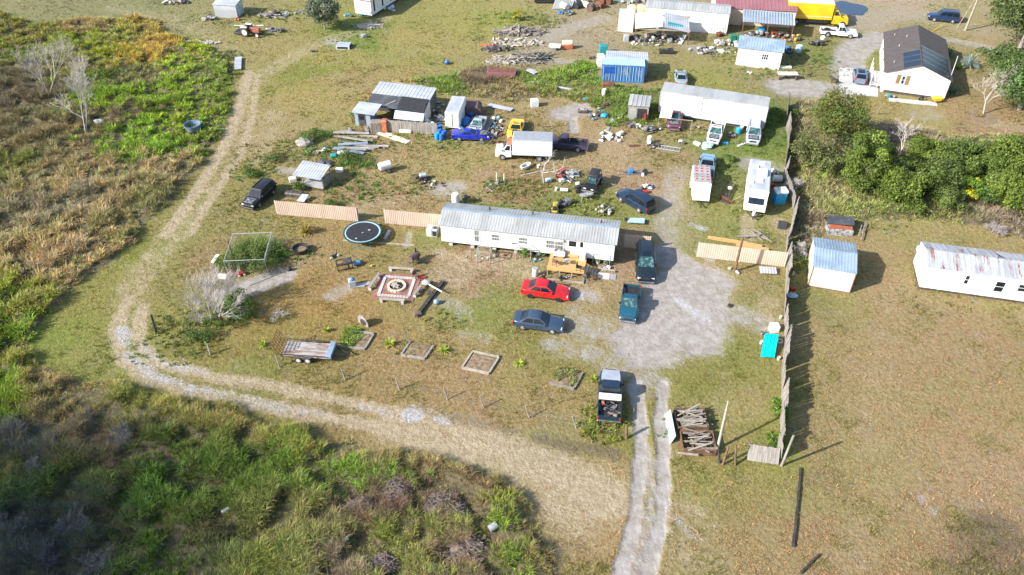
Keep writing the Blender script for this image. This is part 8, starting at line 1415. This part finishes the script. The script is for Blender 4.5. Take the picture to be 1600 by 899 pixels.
plank((366, 41), (412, 41), .25, .1, 'cream', "long pale beam lying above the red tractor", .05, 'beam'); pile((428, 49), 16, 2.0, .7, .3, ['scrapdark', 'litter', 'steel'], .6, 'mower_scrap', "scrap right of the red tractor", 'junk', "scrap by the red tractor", 44); pile((428, 25), 26, 3.0, 1.0, .7, ['woodgrey', 'wood', 'scrapdark', 'litter'], .9, 'old_boards', "old boards and scrap right of the small pale outbuilding", 'junk', "boards right of the outbuilding", 45, ('slab', 'box', 'bar')); pile((328, 30), 8, 1.2, .8, .3, ['woodgrey', 'litter', 'scrapdark'], .8, 'old_boards', "scrap left of the small pale outbuilding", 'junk', "scrap left of the outbuilding", 46); pile((370, 32), 3, .5, .2, .2, ['orange'], .6, 'red_scrap', "red part in front of the small pale outbuilding", 'junk', "red parts by the outbuilding", 47)
pile((275, 6), 12, 2.8, .8, .3, ['litter', 'scrapdark', 'brownrust', 'white'], .8, 'far_scrap', "scrap at the top edge left of the outbuilding", 'junk', "far scrap at the top edge", 48); pile((470, 20), 8, 1.6, .8, .2, ['white', 'litter', 'scrapdark'], .6, 'far_scrap', "white scrap between the outbuilding and the small round tree", 'junk', "white scrap at the top", 49); pile((602, 14), 14, 2.4, 1.2, .3, ['white', 'litter', 'cont_pale'], .7, 'bags', "white bag in the shade of the far mobile home end", 'bag', "bags beside the far mobile home", 50); pile((566, 24), 5, .8, .5, .2, ['white', 'scrapdark', 'teal'], .6, 'bags', "item left of the far mobile home end", 'junk', "items left of the far home", 51); pile((545, 26), 5, 1.2, .4, .1, ['litter', 'teal', 'scrapdark'], .5, 'bags', "item between the small round tree and the far home", 'junk', "items right of the round tree", 52)
heapmesh((312, 68), 3.6, .6, .3, 60, .9, 'barkpale', 'branch_heap', "grey dead branch row at the top edge of the wild plot", wd=.1, rz=-.5)
# brush bits: dead roots and white scraps in the near thicket
for k, (x, y, m_, lb) in enumerate([(771, 832, 'galv_light', "crushed silver can-like drum in the near thicket"), (356, 806, 'galv_light', "pale hoop of scrap in the dark near thicket"), (540, 853, 'white', "white twisted root in the near thicket")]): single(MB().cyl((-.3, 0, .6), (.3, .1, .7), .28 if k == 0 else .15, None, 12), 'scrap_drum', m_, lb, 'scrap', G(x, y), .4)
for k, (x, y, s, m_, w) in enumerate([(690, 795, 1.5, 'deadbrush', "rear"), (715, 805, 1.0, 'deadbrush', "right"), (565, 800, 1.3, 'deadbrush', "left"), (620, 770, 1.3, 'deadbrush', "upper"), (730, 865, 1.6, 'deadbrush', "lower right"), (600, 885, 1.2, 'deadbrush', "lowest")]): heapmesh((x, y), s, s * .8, .75, 260, .55, m_, 'root_heap', f"dead brown root and brush mound in the near thicket, the {w} one", wd=.035)
# ---------------------------------------------------------------- unseen puffs overhead, added and sized to shade the near left corner
cb_ = G(20, 880); ctr = Vector((cb_.x - 7, cb_.y - 7, 0)) + sd * (760 / sd.z)
mb = MB()
rr_ = random.Random(5)
u_ = Vector((-math.sin(SUN_AZ), math.cos(SUN_AZ), 0)); s_ = Vector((math.cos(SUN_AZ), math.sin(SUN_AZ), 0))
for i in range(26):
    a = rr_.random() * 6.28; r = math.sqrt(rr_.random()); mb.ell(tuple(u_ * (r * 13.5 * math.cos(a)) + s_ * (r * 15 * math.sin(a)) + Vector((0, 0, rr_.uniform(-2, 3)))), (rr_.uniform(4, 8), rr_.uniform(4, 8), rr_.uniform(2, 4)), 12, 7, -1, .12)
cl = mb.build('shade_cloud', mat("shade_cloud_white", (.9, .9, .9), rough=1, grime=0), None, 60); cl.location = ctr; cl['kind'] = 'structure'
